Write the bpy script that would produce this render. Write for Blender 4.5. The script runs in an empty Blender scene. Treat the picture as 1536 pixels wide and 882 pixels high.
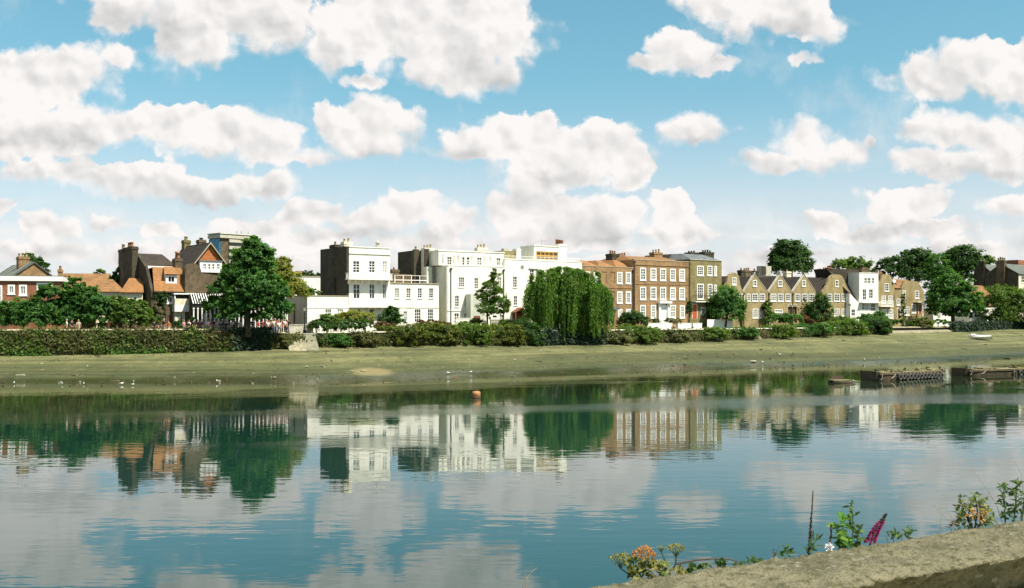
import bpy, bmesh, math, random
import numpy as np
from mathutils import Vector, Matrix
from mathutils.geometry import tessellate_polygon

SC = bpy.context.scene
COL = SC.collection
R = math.radians
F = 1600.0          # focal length in photo pixels (1536 wide)
CX, HZ = 768.0, 476.0   # principal column, horizon row
CAM = 6.3           # eye height above the low-tide water
ZG = 4.3            # riverside path level
SUN_AZ = (0.85, -0.53)
SUN_EL = 56.0

# ------------------------------------------------------------------ helpers
def world_pt(px, D, z=None, py=None):
    x = (px - CX) / F * D
    if z is None:
        z = CAM - (py - HZ) / F * D
    return Vector((x, D, z))

def zof(py, D):
    return CAM - (py - HZ) / F * D

def lerp(a, b, t):
    return a + (b - a) * t

def new_obj(name, mesh, parent=None):
    o = bpy.data.objects.new(name, mesh)
    COL.objects.link(o)
    if parent is not None:
        o.parent = parent
    return o

def mesh_obj(name, verts, faces, mats, parent=None, mi=None, smooth=False):
    me = bpy.data.meshes.new(name)
    me.from_pydata([tuple(v) for v in verts], [], faces)
    if not isinstance(mats, (list, tuple)):
        mats = [mats]
    for m in mats:
        me.materials.append(m)
    if mi is not None:
        me.polygons.foreach_set('material_index', mi)
    if smooth:
        me.polygons.foreach_set('use_smooth', [True] * len(me.polygons))
    me.update()
    return new_obj(name, me, parent)

def tag(o, label=None, cat=None, group=None, kind=None):
    if label: o['label'] = label
    if cat: o['category'] = cat
    if group: o['group'] = group
    if kind: o['kind'] = kind
    return o

def empty(name, loc, rz=0.0, label=None, cat=None, group=None):
    o = bpy.data.objects.new(name, None)
    COL.objects.link(o)
    o.empty_display_size = 0.5
    o.location = loc
    o.rotation_euler = (0, 0, rz)
    return tag(o, label, cat, group)

class MB:
    """collects primitive shapes for one mesh"""
    def __init__(s):
        s.v = []; s.f = []; s.m = []
        s.cur = 0
    def add(s, verts, faces):
        b = len(s.v)
        s.v.extend([tuple(v) for v in verts])
        for f in faces:
            s.f.append(tuple(i + b for i in f)); s.m.append(s.cur)
    def box(s, x0, x1, y0, y1, z0, z1):
        s.add([(x0,y0,z0),(x1,y0,z0),(x1,y1,z0),(x0,y1,z0),(x0,y0,z1),(x1,y0,z1),(x1,y1,z1),(x0,y1,z1)],
              [(0,3,2,1),(4,5,6,7),(0,1,5,4),(1,2,6,5),(2,3,7,6),(3,0,4,7)])
    def frustum(s, cx, cy, z0, z1, hx0, hy0, hx1, hy1):
        s.add([(cx-hx0,cy-hy0,z0),(cx+hx0,cy-hy0,z0),(cx+hx0,cy+hy0,z0),(cx-hx0,cy+hy0,z0),
               (cx-hx1,cy-hy1,z1),(cx+hx1,cy-hy1,z1),(cx+hx1,cy+hy1,z1),(cx-hx1,cy+hy1,z1)],
              [(0,3,2,1),(4,5,6,7),(0,1,5,4),(1,2,6,5),(2,3,7,6),(3,0,4,7)])
    def lathe(s, cx, cy, prof, n=12):
        """prof: list of (r, z)"""
        b = []
        vs = []
        for r, z in prof:
            for k in range(n):
                a = 2*math.pi*k/n
                vs.append((cx + r*math.cos(a), cy + r*math.sin(a), z))
        fs = []
        for i in range(len(prof)-1):
            for k in range(n):
                k2 = (k+1) % n
                fs.append((i*n+k, i*n+k2, (i+1)*n+k2, (i+1)*n+k))
        fs.append(tuple(range(n-1, -1, -1)))
        fs.append(tuple((len(prof)-1)*n + k for k in range(n)))
        s.add(vs, fs)
    def tube(s, pts, rad, n=6):
        pts = [Vector(p) for p in pts]
        if not isinstance(rad, (list, tuple)):
            rad = [rad]*len(pts)
        vs = []
        for i, p in enumerate(pts):
            t = (pts[min(i+1, len(pts)-1)] - pts[max(i-1, 0)])
            if t.length < 1e-9: t = Vector((0,0,1))
            t.normalize()
            up = Vector((0,0,1)) if abs(t.z) < 0.9 else Vector((1,0,0))
            u = t.cross(up).normalized(); w = t.cross(u).normalized()
            for k in range(n):
                a = 2*math.pi*k/n
                vs.append(p + (u*math.cos(a) + w*math.sin(a))*rad[i])
        fs = []
        for i in range(len(pts)-1):
            for k in range(n):
                k2 = (k+1) % n
                fs.append((i*n+k, i*n+k2, (i+1)*n+k2, (i+1)*n+k))
        fs.append(tuple(range(n-1, -1, -1)))
        fs.append(tuple((len(pts)-1)*n + k for k in range(n)))
        s.add(vs, fs)
    def ball(s, c, rx, ry=None, rz=None, n=10, m=7):
        ry = rx if ry is None else ry; rz = rx if rz is None else rz
        c = Vector(c)
        vs = [c + Vector((0,0,-rz))]
        for i in range(1, m):
            t = -math.pi/2 + math.pi*i/m
            for k in range(n):
                a = 2*math.pi*k/n
                vs.append(c + Vector((rx*math.cos(t)*math.cos(a), ry*math.cos(t)*math.sin(a), rz*math.sin(t))))
        vs.append(c + Vector((0,0,rz)))
        fs = []
        for k in range(n):
            fs.append((0, 1+(k+1)%n, 1+k))
        for i in range(m-2):
            for k in range(n):
                k2 = (k+1)%n
                fs.append((1+i*n+k, 1+i*n+k2, 1+(i+1)*n+k2, 1+(i+1)*n+k))
        last = len(vs)-1
        for k in range(n):
            fs.append((last, 1+(m-2)*n+k, 1+(m-2)*n+(k+1)%n))
        s.add(vs, fs)
    def build(s, name, mats, parent=None, smooth=False):
        return mesh_obj(name, s.v, s.f, mats, parent, s.m, smooth)

# ------------------------------------------------------------------ materials
class NT:
    def __init__(s, tree):
        s.t = tree; s.n = tree.nodes; s.l = tree.links
    def add(s, typ, **kw):
        nd = s.n.new(typ)
        for k, v in kw.items():
            setattr(nd, k, v)
        return nd
    def inp(s, sock, val):
        if hasattr(val, 'is_output') or isinstance(val, bpy.types.NodeSocket):
            s.l.new(val, sock)
        elif val is not None:
            sock.default_value = val
    def math(s, op, a, b=None, c=None, clamp=False):
        nd = s.add('ShaderNodeMath', operation=op, use_clamp=clamp)
        s.inp(nd.inputs[0], a); s.inp(nd.inputs[1], b); s.inp(nd.inputs[2], c)
        return nd.outputs[0]
    def vmath(s, op, a, b=None, c=None):
        nd = s.add('ShaderNodeVectorMath', operation=op)
        s.inp(nd.inputs[0], a); s.inp(nd.inputs[1], b); s.inp(nd.inputs[2], c)
        return nd.outputs['Value'] if op in ('LENGTH', 'DOT_PRODUCT', 'DISTANCE') else nd.outputs[0]
    def mix(s, fac, a, b, blend='MIX'):
        nd = s.add('ShaderNodeMix', data_type='RGBA', blend_type=blend)
        s.inp(nd.inputs[0], fac); s.inp(nd.inputs[6], a); s.inp(nd.inputs[7], b)
        return nd.outputs[2]
    def ramp(s, fac, lo, hi, a=0.0, b=1.0, smooth=True):
        nd = s.add('ShaderNodeMapRange', interpolation_type='SMOOTHSTEP' if smooth else 'LINEAR')
        s.inp(nd.inputs[0], fac); s.inp(nd.inputs[1], lo); s.inp(nd.inputs[2], hi)
        s.inp(nd.inputs[3], a); s.inp(nd.inputs[4], b)
        return nd.outputs[0]
    def noise(s, vec, scale, detail=4.0, rough=0.55, dim='3D', dist=0.0):
        nd = s.add('ShaderNodeTexNoise', noise_dimensions=dim)
        s.inp(nd.inputs['Vector'], vec)
        nd.inputs['Scale'].default_value = scale
        nd.inputs['Detail'].default_value = detail
        nd.inputs['Roughness'].default_value = rough
        nd.inputs['Distortion'].default_value = dist
        return nd.outputs['Fac']

def rgba(c):
    return (c[0], c[1], c[2], 1.0)

def base_mat(name):
    m = bpy.data.materials.new(name)
    m.use_nodes = True
    t = NT(m.node_tree)
    bs = t.n['Principled BSDF']
    return m, t, bs

def coords(t):
    return t.add('ShaderNodeTexCoord').outputs['Object']

def M(name, c1, c2=None, scale=0.8, rough=0.85, detail=5, fine=None, spec=0.3, bump=0.0, stretch=None, metal=0.0, amp=.26):
    """two-tone weathered material: broad patches plus a finer grain"""
    m, t, bs = base_mat(name)
    c2 = c2 or tuple(x*0.75 for x in c1)
    co = coords(t)
    if stretch:
        co = t.vmath('MULTIPLY', co, stretch)
    n1 = t.noise(co, scale, detail, 0.6)
    f = t.ramp(n1, 0.32, 0.68)
    col = t.mix(f, rgba(c1), rgba(c2))
    if fine:
        n2 = t.noise(co, fine, 3, 0.6)
        g = t.ramp(n2, 0.3, 0.7, 1-amp, 1+amp*.9)
        cb = t.add('ShaderNodeCombineColor'); 
        for i in range(3): t.l.new(g, cb.inputs[i])
        col = t.mix(1.0, col, cb.outputs[0], 'MULTIPLY')
        if bump:
            b = t.add('ShaderNodeBump'); b.inputs['Strength'].default_value = bump; b.inputs['Distance'].default_value = 0.03
            t.l.new(n2, b.inputs['Height']); t.l.new(b.outputs[0], bs.inputs['Normal'])
    t.l.new(col, bs.inputs['Base Color'])
    bs.inputs['Roughness'].default_value = rough
    bs.inputs['Specular IOR Level'].default_value = spec
    bs.inputs['Metallic'].default_value = metal
    return m

def brick_mat(name, c1, c2, mortar, stain=0.3):
    m, t, bs = base_mat(name)
    co = coords(t)
    sep = t.add('ShaderNodeSeparateXYZ'); t.l.new(co, sep.inputs[0])
    xy = t.math('ADD', sep.outputs[0], sep.outputs[1])
    cmb = t.add('ShaderNodeCombineXYZ'); t.l.new(xy, cmb.inputs[0]); t.l.new(sep.outputs[2], cmb.inputs[1])
    b = t.add('ShaderNodeTexBrick')
    t.l.new(cmb.outputs[0], b.inputs['Vector'])
    b.inputs['Scale'].default_value = 1.0
    b.inputs['Brick Width'].default_value = 0.235
    b.inputs['Row Height'].default_value = 0.078
    b.inputs['Mortar Size'].default_value = 0.008
    b.inputs['Color1'].default_value = rgba(c1); b.inputs['Color2'].default_value = rgba(c2)
    b.inputs['Mortar'].default_value = rgba(mortar)
    n1 = t.noise(co, 0.45, 6, 0.65)
    n2 = t.noise(co, 3.2, 4, 0.6)
    f = t.ramp(n1, 0.35, 0.7, 1.0 + stain*0.6, 1.0 - stain)
    f2 = t.ramp(n2, 0.25, 0.75, 0.75, 1.28)
    ff = t.math('MULTIPLY', f, f2)
    cb = t.add('ShaderNodeCombineColor')
    for i in range(3): t.l.new(ff, cb.inputs[i])
    col = t.mix(1.0, b.outputs['Color'], cb.outputs[0], 'MULTIPLY')
    t.l.new(col, bs.inputs['Base Color'])
    bs.inputs['Roughness'].default_value = 0.9
    bs.inputs['Specular IOR Level'].default_value = 0.2
    return m

def tile_mat(name, c1, c2, row=0.32):
    m, t, bs = base_mat(name)
    co = coords(t)
    sep = t.add('ShaderNodeSeparateXYZ'); t.l.new(co, sep.inputs[0])
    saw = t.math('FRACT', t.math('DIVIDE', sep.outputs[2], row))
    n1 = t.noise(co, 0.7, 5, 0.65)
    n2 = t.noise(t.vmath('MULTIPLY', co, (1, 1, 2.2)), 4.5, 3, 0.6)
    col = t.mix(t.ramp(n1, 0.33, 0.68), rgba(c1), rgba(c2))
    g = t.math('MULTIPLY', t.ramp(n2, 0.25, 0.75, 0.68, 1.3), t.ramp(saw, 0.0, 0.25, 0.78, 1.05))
    cb = t.add('ShaderNodeCombineColor')
    for i in range(3): t.l.new(g, cb.inputs[i])
    col = t.mix(1.0, col, cb.outputs[0], 'MULTIPLY')
    b = t.add('ShaderNodeBump'); b.inputs['Strength'].default_value = 0.6; b.inputs['Distance'].default_value = 0.04
    t.l.new(g, b.inputs['Height']); t.l.new(b.outputs[0], bs.inputs['Normal'])
    t.l.new(col, bs.inputs['Base Color'])
    bs.inputs['Roughness'].default_value = 0.85
    bs.inputs['Specular IOR Level'].default_value = 0.25
    return m

def leaf_mat(name, c1, c2, c3=None, trans=0.5, patch=0.35):
    """foliage: each leaf its own tone, broad patches of a second tone"""
    m, t, bs = base_mat(name)
    c3 = c3 or tuple(x*1.5 for x in c2)
    geo = t.add('ShaderNodeNewGeometry')
    rnd = geo.outputs['Random Per Island']
    n1 = t.noise(coords(t), patch, 3, 0.6)
    col = t.mix(t.ramp(n1, 0.35, 0.65), rgba(c1), rgba(c2))
    col = t.mix(t.ramp(rnd, 0.72, 1.0), col, rgba(c3))
    g = t.ramp(t.math('FRACT', t.math('MULTIPLY', rnd, 17.3)), 0.0, 1.0, 0.6, 1.35, False)
    cb = t.add('ShaderNodeCombineColor')
    for i in range(3): t.l.new(g, cb.inputs[i])
    col = t.mix(1.0, col, cb.outputs[0], 'MULTIPLY')
    t.l.new(col, bs.inputs['Base Color'])
    bs.inputs['Roughness'].default_value = 0.6
    bs.inputs['Specular IOR Level'].default_value = 0.25
    tr = t.add('ShaderNodeBsdfTranslucent')
    tc = t.mix(1.0, col, (1.5, 1.6, 0.55, 1), 'MULTIPLY')
    t.l.new(tc, tr.inputs['Color'])
    mx = t.add('ShaderNodeMixShader'); mx.inputs[0].default_value = trans
    t.l.new(bs.outputs[0], mx.inputs[1]); t.l.new(tr.outputs[0], mx.inputs[2])
    t.l.new(mx.outputs[0], t.n['Material Output'].inputs['Surface'])
    return m

def glass_mat(name, c, rough=0.06, spec=0.5):
    m, t, bs = base_mat(name)
    n = t.noise(coords(t), 0.9, 2)
    col = t.mix(t.ramp(n, 0.35, 0.65), rgba(c), rgba(tuple(x*1.9 for x in c)))
    t.l.new(col, bs.inputs['Base Color'])
    bs.inputs['Roughness'].default_value = rough
    bs.inputs['Specular IOR Level'].default_value = spec
    return m

MAT = dict(
    white=M('white_stucco', (.83,.80,.71), (.77,.74,.64), .35, .8, fine=1.3, stretch=(1,1,.3), amp=.085),
    white_aged_shade=M('aged_and_shaded_white_render', (.62,.62,.52), (.50,.51,.42), .4, .85, fine=2.5, stretch=(1,1,.4), amp=.1),  # aged white; on the end walls its grey holds their shade
    paint=M('white_paint', (.86,.85,.80), (.78,.77,.72), 1.2, .5),
    cream=M('cream_paint', (.74,.68,.50), (.62,.56,.40), .8, .7, fine=4),
    stone=M('pale_stone', (.52,.49,.40), (.40,.38,.29), .8, .85, fine=5),
    coping=M('tan_coping', (.42,.36,.25), (.33,.29,.20), 1.5, .9),
    stock=brick_mat('yellow_stock_brick', (.33,.205,.075), (.26,.155,.06), (.31,.26,.15)),
    stockolive=brick_mat('olive_stock_brick', (.215,.18,.072), (.17,.14,.057), (.25,.22,.12)),
    brown=brick_mat('brown_brick', (.29,.165,.072), (.225,.125,.056), (.33,.26,.15)),
    cottage=brick_mat('cottage_brick', (.31,.235,.105), (.245,.18,.08), (.32,.28,.17)),
    redbrick=brick_mat('red_brick', (.30,.105,.05), (.24,.08,.04), (.27,.20,.13)),
    darkbrick=brick_mat('sooty_brick', (.065,.055,.035), (.045,.038,.026), (.075,.065,.045), .35),
    oldbrick=brick_mat('old_brown_brick', (.13,.09,.05), (.09,.065,.038), (.13,.11,.075), .35),
    orange=tile_mat('orange_clay_tile', (.32,.145,.055), (.21,.115,.045)),
    brownroof=tile_mat('brown_clay_tile', (.27,.14,.06), (.18,.10,.045)),
    tilehang=tile_mat('red_hung_tile', (.42,.15,.05), (.33,.115,.04)),
    darktile=tile_mat('dark_roof_tile', (.055,.042,.03), (.037,.03,.025)),
    slate=tile_mat('grey_slate', (.13,.14,.12), (.09,.10,.085)),
    lead=M('lead_sheet', (.16,.17,.17), (.11,.12,.12), 1.0, .5),
    glass=glass_mat('window_glass', (.012,.016,.016)),
    glasswarm=glass_mat('window_glass_warm', (.06,.042,.02)),
    glasscurtain=glass_mat('curtained_glass', (.30,.29,.25), .15),
    glassblue=glass_mat('blue_curtain_wall', (.03,.15,.23), .25, .2),
    iron=M('black_iron', (.02,.022,.02), (.03,.03,.028), 2, .5),
    wood=M('weathered_wood', (.12,.085,.05), (.075,.055,.035), 2.5, .85, fine=8, stretch=(.3,1,1)),
    pot=M('clay_chimney_pot', (.40,.20,.10), (.30,.15,.08), 3, .8),
    potpale=M('buff_chimney_pot', (.48,.38,.22), (.36,.28,.16), 3, .8),
    orangedoor=M('orange_painted_door', (.52,.11,.03), (.45,.09,.025), 2, .45),
    browndoor=M('brown_timber', (.20,.07,.03), (.14,.05,.025), 3, .6),
    timber=M('golden_timber', (.55,.33,.09), (.45,.26,.07), 3, .55),
    concrete=M('weathered_concrete', (.36,.34,.24), (.26,.25,.17), .7, .9, fine=5),
    bark=M('bark', (.06,.048,.03), (.035,.03,.02), 3, .95, fine=9),
    leaf_blue=leaf_mat('leaf_bluegreen', (.046,.140,.030), (.075,.178,.036), (.16,.265,.06)),
    leaf_dark=leaf_mat('leaf_dark', (.036,.092,.022), (.054,.12,.026), (.105,.18,.04)),
    leaf_mid=leaf_mat('leaf_mid', (.078,.155,.024), (.115,.185,.030), (.19,.245,.05)),
    leaf_bright=leaf_mat('leaf_bright', (.075,.18,.034), (.11,.215,.036), (.17,.27,.05)),
    leaf_yellow=leaf_mat('leaf_yellowgreen', (.19,.22,.035), (.24,.25,.045), (.32,.31,.07)),
    leaf_willow=leaf_mat('leaf_willow', (.068,.165,.024), (.115,.21,.03), (.20,.27,.055), .4, .5),
    leaf_olive=leaf_mat('leaf_olive', (.085,.10,.03), (.13,.13,.045), (.21,.20,.08)),
    leaf_flower=leaf_mat('leaf_pale_flowers', (.07,.11,.03), (.12,.13,.045), (.50,.47,.30)),
    leaf_gold=leaf_mat('leaf_gold_flowers', (.06,.115,.02), (.10,.13,.025), (.42,.35,.06)),
    leaf_ivy_shade=leaf_mat('leaf_ivy_tree_shade', (.012,.030,.013), (.018,.040,.015), (.03,.06,.022), .2),  # near-black leaves: the trees' shade on the walls is put in this colour
    leaf_copper=leaf_mat('leaf_copper', (.14,.055,.03), (.10,.07,.025), (.22,.11,.05)),
)

def glass_for(kind):
    return {'g': MAT['glass'], 'w': MAT['glasswarm'], 'c': MAT['glasscurtain'], 'b': MAT['glassblue']}[kind]

# ------------------------------------------------------------------ camera
cam_d = bpy.data.cameras.new('Camera')
cam_d.sensor_width = 36.0
cam_d.lens = F / 1536.0 * 36.0
cam_d.shift_y = (HZ - 441.0) / 1536.0
cam_d.clip_start = 0.1
cam_d.clip_end = 12000.0
cam_d.dof.use_dof = True
cam_d.dof.focus_distance = 130.0
cam_d.dof.aperture_fstop = 13.0
cam = bpy.data.objects.new('Camera', cam_d)
COL.objects.link(cam)
cam.location = (0, 0, CAM)
cam.rotation_euler = (R(90), 0, 0)
SC.camera = cam

# ------------------------------------------------------------------ sun
sun_d = bpy.data.lights.new('sun', 'SUN')
sun_d.energy = 5.0
sun_d.angle = R(0.53)
sun_d.color = (1.0, 0.94, 0.82)
sun = bpy.data.objects.new('sun', sun_d)
COL.objects.link(sun)
_sd = Vector((SUN_AZ[0]*math.cos(R(SUN_EL)), SUN_AZ[1]*math.cos(R(SUN_EL)), math.sin(R(SUN_EL))))
sun.rotation_euler = _sd.to_track_quat('Z', 'Y').to_euler()
sun.location = (60, 40, 90)

# ------------------------------------------------------------------ sky
def build_world():
    w = bpy.data.worlds.new('World')
    SC.world = w
    w.use_nodes = True
    t = NT(w.node_tree)
    for n in list(t.n): t.n.remove(n)
    out = t.add('ShaderNodeOutputWorld')
    bg = t.add('ShaderNodeBackground'); bg.inputs['Strength'].default_value = 0.086
    t.l.new(bg.outputs[0], out.inputs['Surface'])
    sky = t.add('ShaderNodeTexSky', sky_type='NISHITA')
    sky.sun_disc = False
    sky.sun_elevation = R(SUN_EL)
    sky.sun_rotation = math.atan2(SUN_AZ[0], SUN_AZ[1])
    sky.air_density = 1.0; sky.dust_density = 0.6; sky.ozone_density = 1.5
    d = t.add('ShaderNodeTexCoord').outputs['Generated']
    sep = t.add('ShaderNodeSeparateXYZ'); t.l.new(d, sep.inputs[0])
    dx, dy, dz = sep.outputs
    yy = t.math('MAXIMUM', dy, 0.12)
    u = t.math('DIVIDE', dx, yy)       # tangent of azimuth
    v = t.math('DIVIDE', dz, yy)       # tangent of elevation
    P0 = t.add('ShaderNodeCombineXYZ'); t.l.new(u, P0.inputs[0]); t.l.new(v, P0.inputs[1])
    P0 = P0.outputs[0]
    # billowing edges: two octaves of domain warp
    wn = t.add('ShaderNodeTexNoise', noise_dimensions='2D'); t.l.new(P0, wn.inputs['Vector'])
    wn.inputs['Scale'].default_value = 26; wn.inputs['Detail'].default_value = 5; wn.inputs['Roughness'].default_value = 0.58
    warp = t.vmath('MULTIPLY', t.vmath('SUBTRACT', wn.outputs['Color'], (0.5, 0.5, 0.5)), (0.036, 0.028, 0))
    P = t.vmath('ADD', P0, warp)
    # packed (u, v, -v) so every cloud can have a rounded top and a flat base
    s2 = t.add('ShaderNodeSeparateXYZ'); t.l.new(P, s2.inputs[0])
    pk = t.add('ShaderNodeCombineXYZ'); t.l.new(s2.outputs[0], pk.inputs[0]); t.l.new(s2.outputs[1], pk.inputs[1])
    t.l.new(t.math('MULTIPLY', s2.outputs[1], -1.0), pk.inputs[2])
    pk = pk.outputs[0]
    def field(blobs, k=0.25):
        acc = None
        for (cx, cy, rx, ru, rd) in blobs:
            bx, by = (cx - CX)/F, (HZ - cy)/F
            ax, au, ad = F/rx, F/ru, F/rd
            q = t.vmath('MULTIPLY_ADD', pk, (ax, au, ad), (-bx*ax, -by*au, by*ad))
            q = t.vmath('MAXIMUM', q, (-1e6, 0, 0))
            L = t.vmath('LENGTH', q)
            acc = L if acc is None else t.math('SMOOTH_MIN', acc, L, k)
        return acc
    blobs = [
        # top left bank
        (300,-10,160,90,100),(205,-15,75,60,55),(425,15,75,70,65),(290,60,75,40,38),(175,25,40,30,18),
        # top centre bank
        (650,20,160,130,80),(550,50,90,100,52),(745,50,62,120,72),(690,100,110,60,48),(500,85,35,40,30),(545,120,28,16,14),
        # left bank
        (45,125,95,50,70),(120,105,55,40,55),(40,95,55,22,40),(175,88,42,26,22),(85,190,110,50,48),(-20,200,100,60,45),(180,190,45,28,34),
        # second row
        (330,195,100,48,48),(265,190,70,38,44),(400,212,75,38,34),(462,236,42,18,12),(222,182,45,30,34),
        (492,182,34,32,42),(572,188,62,48,44),(540,214,50,30,26),
        # third row left
        (210,268,85,34,36),(395,282,56,30,24),(290,290,80,26,22),(50,258,90,22,22),(130,262,60,22,24),(8,312,26,16,12),
        # big centre cloud
        (780,212,72,44,40),(898,222,72,50,62),(700,222,54,36,22),(835,258,125,44,32),(950,265,36,46,26),
        # centre right singles
        (1046,196,58,38,22),(1215,226,60,48,38),(1160,246,62,26,20),(1268,226,38,22,26),(1300,215,16,12,10),
        # top right
        (1130,-8,118,60,72),(1205,32,66,30,34),(1025,78,58,36,32),(1075,98,38,16,12),(975,96,40,16,12),(1204,86,24,12,10),
        (1462,100,84,54,58),(1395,122,76,40,34),(1525,120,60,70,64),
        # right stack
        (1418,196,70,32,28),(1505,208,68,44,34),(1420,246,92,24,26),(1520,254,70,30,28),
        (1352,306,70,32,40),(1232,332,48,20,20),(1400,342,62,18,18),(1520,310,44,20,16),(1310,350,60,18,18),
        # centre low
        (790,312,70,32,40),(890,322,90,30,42),(1005,312,42,32,42),(1022,345,60,30,30),(850,360,120,26,26),
        # left low
        (612,312,58,28,34),(555,332,70,24,26),(462,322,56,20,24),(684,328,42,24,28),(372,342,78,20,20),(640,364,100,22,22),(478,362,80,20,20),
        (70,338,48,22,26),(168,334,38,14,14),(240,346,40,14,12),(60,376,110,20,22),(220,380,90,16,18),(1450,372,90,16,18),(1180,382,110,14,16),(960,392,120,16,18),(400,392,120,16,16),
    ]
    Fd = field(blobs)
    fine = t.noise(P0, 95, 4, 0.62, '2D')
    def vor(vec, sc, sm=0.6):
        nd = t.add('ShaderNodeTexVoronoi', voronoi_dimensions='2D', feature='SMOOTH_F1')
        t.l.new(vec, nd.inputs['Vector']); nd.inputs['Scale'].default_value = sc; nd.inputs['Smoothness'].default_value = sm
        return nd.outputs['Distance']
    PV = t.vmath('ADD', P0, t.vmath('MULTIPLY', warp, (.6, .6, 0)))
    off = (0.0050, 0.0075, 0)
    v1, v2 = vor(PV, 30), vor(PV, 68)
    v1b, v2b = vor(t.vmath('ADD', PV, off), 30), vor(t.vmath('ADD', PV, (0.003, 0.0045, 0)), 68)
    Fe = t.math('MULTIPLY_ADD', t.math('SUBTRACT', fine, 0.5), 0.26, Fd)
    Fe = t.math('MULTIPLY_ADD', t.math('SUBTRACT', v1, 0.40), 0.62, Fe)
    Fe = t.math('MULTIPLY_ADD', t.math('SUBTRACT', v2, 0.40), 0.30, Fe)
    # underside: how far the cloud reaches below this point
    pk_keep = pk
    pk = t.vmath('ADD', pk, (0.0, -0.014, 0.014))
    Fb = field(blobs)
    pk = pk_keep
    under = t.ramp(t.math('MULTIPLY_ADD', t.math('SUBTRACT', fine, 0.5), 0.5, Fb), 0.55, 1.35)
    # crisp sunlit tops, soft dissolving undersides
    soft = t.ramp(t.noise(P0, 9, 2, 0.5, '2D'), 0.38, 0.66)
    soft = t.math('MAXIMUM', under, t.math('MULTIPLY', soft, 0.75))
    dens = t.ramp(Fe, t.math('MULTIPLY_ADD', soft, 0.16, 1.03), t.math('MULTIPLY_ADD', soft, -0.36, 0.88))
    # wisps and low cloud rows that thicken towards the horizon
    lowv = t.vmath('MULTIPLY', P0, (1.0, 3.2, 1.0))
    ln = t.noise(lowv, 11, 6, 0.6, '2D')
    lowmask = t.ramp(v, 0.135, 0.03, 0.0, 1.0)
    low = t.math('MULTIPLY', t.ramp(ln, 0.33, 0.57), t.math('MULTIPLY', lowmask, 0.85))
    wisp = t.math('MULTIPLY', t.ramp(t.noise(P0, 7, 6, 0.65, '2D'), 0.56, 0.80), 0.30)
    # clouds over the rest of the sky, outside the view
    zz = t.math('ADD', t.math('MAXIMUM', dz, 0.0), 0.16)
    gx = t.math('DIVIDE', dx, zz); gy = t.math('DIVIDE', dy, zz)
    G = t.add('ShaderNodeCombineXYZ'); t.l.new(gx, G.inputs[0]); t.l.new(gy, G.inputs[1])
    gn = t.noise(G.outputs[0], 1.3, 7, 0.55, '2D')
    outside = t.math('MAXIMUM', t.ramp(t.math('ABSOLUTE', u), 0.50, 0.62), t.math('MAXIMUM', t.ramp(v, 0.33, 0.40), t.ramp(dy, 0.5, 0.3)))
    rest = t.math('MULTIPLY', t.ramp(gn, 0.48, 0.60), outside)
    dens = t.math('MAXIMUM', t.math('MULTIPLY', dens, 0.98), t.math('MAXIMUM', t.math('MAXIMUM', low, wisp), rest))
    dens = t.math('MULTIPLY', dens, t.ramp(dz, -0.01, 0.004))
    # relief: thickness towards the sun against thickness away from it
    sA = t.noise(P0, 17, 3, 0.5, '2D', 0.2)
    sB = t.noise(t.vmath('ADD', P0, (0.008, 0.014, 0)), 17, 3, 0.5, '2D', 0.2)
    relief = t.math('ADD', t.math('MULTIPLY', t.math('SUBTRACT', sA, sB), 1.0), t.math('ADD', t.math('MULTIPLY', t.math('SUBTRACT', v1b, v1), 0.62), t.math('MULTIPLY', t.math('SUBTRACT', v2b, v2), 0.30)))
    shade = [(700,118,85,50,34),(55,212,110,26,30),(210,60,100,40,30),(400,60,90,40,34),(1150,50,90,30,24),(1240,250,70,20,22),(820,285,150,26,20),
             (330,245,140,22,18),(1470,150,90,30,26),(1440,272,110,20,18),(300,310,140,14,14),(570,235,60,16,14),(1050,214,50,12,10),(120,245,110,16,14),(900,350,150,18,18),(1350,345,110,16,14),(560,350,180,14,14)]
    S = field(shade, 0.4)
    sh = t.ramp(t.math('ADD', S, t.math('MULTIPLY', t.math('SUBTRACT', sA, 0.5), 0.9)), 1.25, 0.2)
    bright = t.math('ADD', relief, t.math('MULTIPLY_ADD', sh, -0.28, 0.86))
    bright = t.math('MULTIPLY_ADD', under, -0.20, bright)
    core = t.ramp(Fe, 0.25, 0.95)
    bright = t.math('MULTIPLY_ADD', core, 0.16, bright)
    bright = t.math('MINIMUM', t.math('MAXIMUM', bright, 0.25), 1.10)
    cc = t.mix(bright, (3.3, 3.4, 3.45, 1), (7.4,7.1,6.9,1))
    tint = t.mix(t.ramp(dz, 0.0, 0.28), (0.9,0.93,0.96,1), (0.80, 1.22, 1.06, 1))
    skyc = t.mix(1.0, sky.outputs[0], tint, 'MULTIPLY')
    haze = t.mix(t.ramp(dz, 0.22, 0.0, 0.0, 0.75), skyc, (6.5, 6.5, 6.9, 1))
    col = t.mix(dens, haze, cc)
    t.l.new(col, bg.inputs['Color'])
    w.cycles.sampling_method = 'MANUAL'
    w.cycles.sample_map_resolution = 512
build_world()

vs = SC.view_settings
vs.view_transform = 'Standard'; vs.look = 'None'; vs.gamma = 1.0; vs.use_curve_mapping = False
vs.exposure = 0.64
SC.render.engine = 'CYCLES'
SC.cycles.max_bounces = 5
SC.cycles.diffuse_bounces = 3
SC.cycles.glossy_bounces = 3
SC.cycles.transmission_bounces = 3
SC.cycles.caustics_reflective = False
SC.cycles.caustics_refractive = False
SC.cycles.sample_clamp_indirect = 8.0
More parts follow.
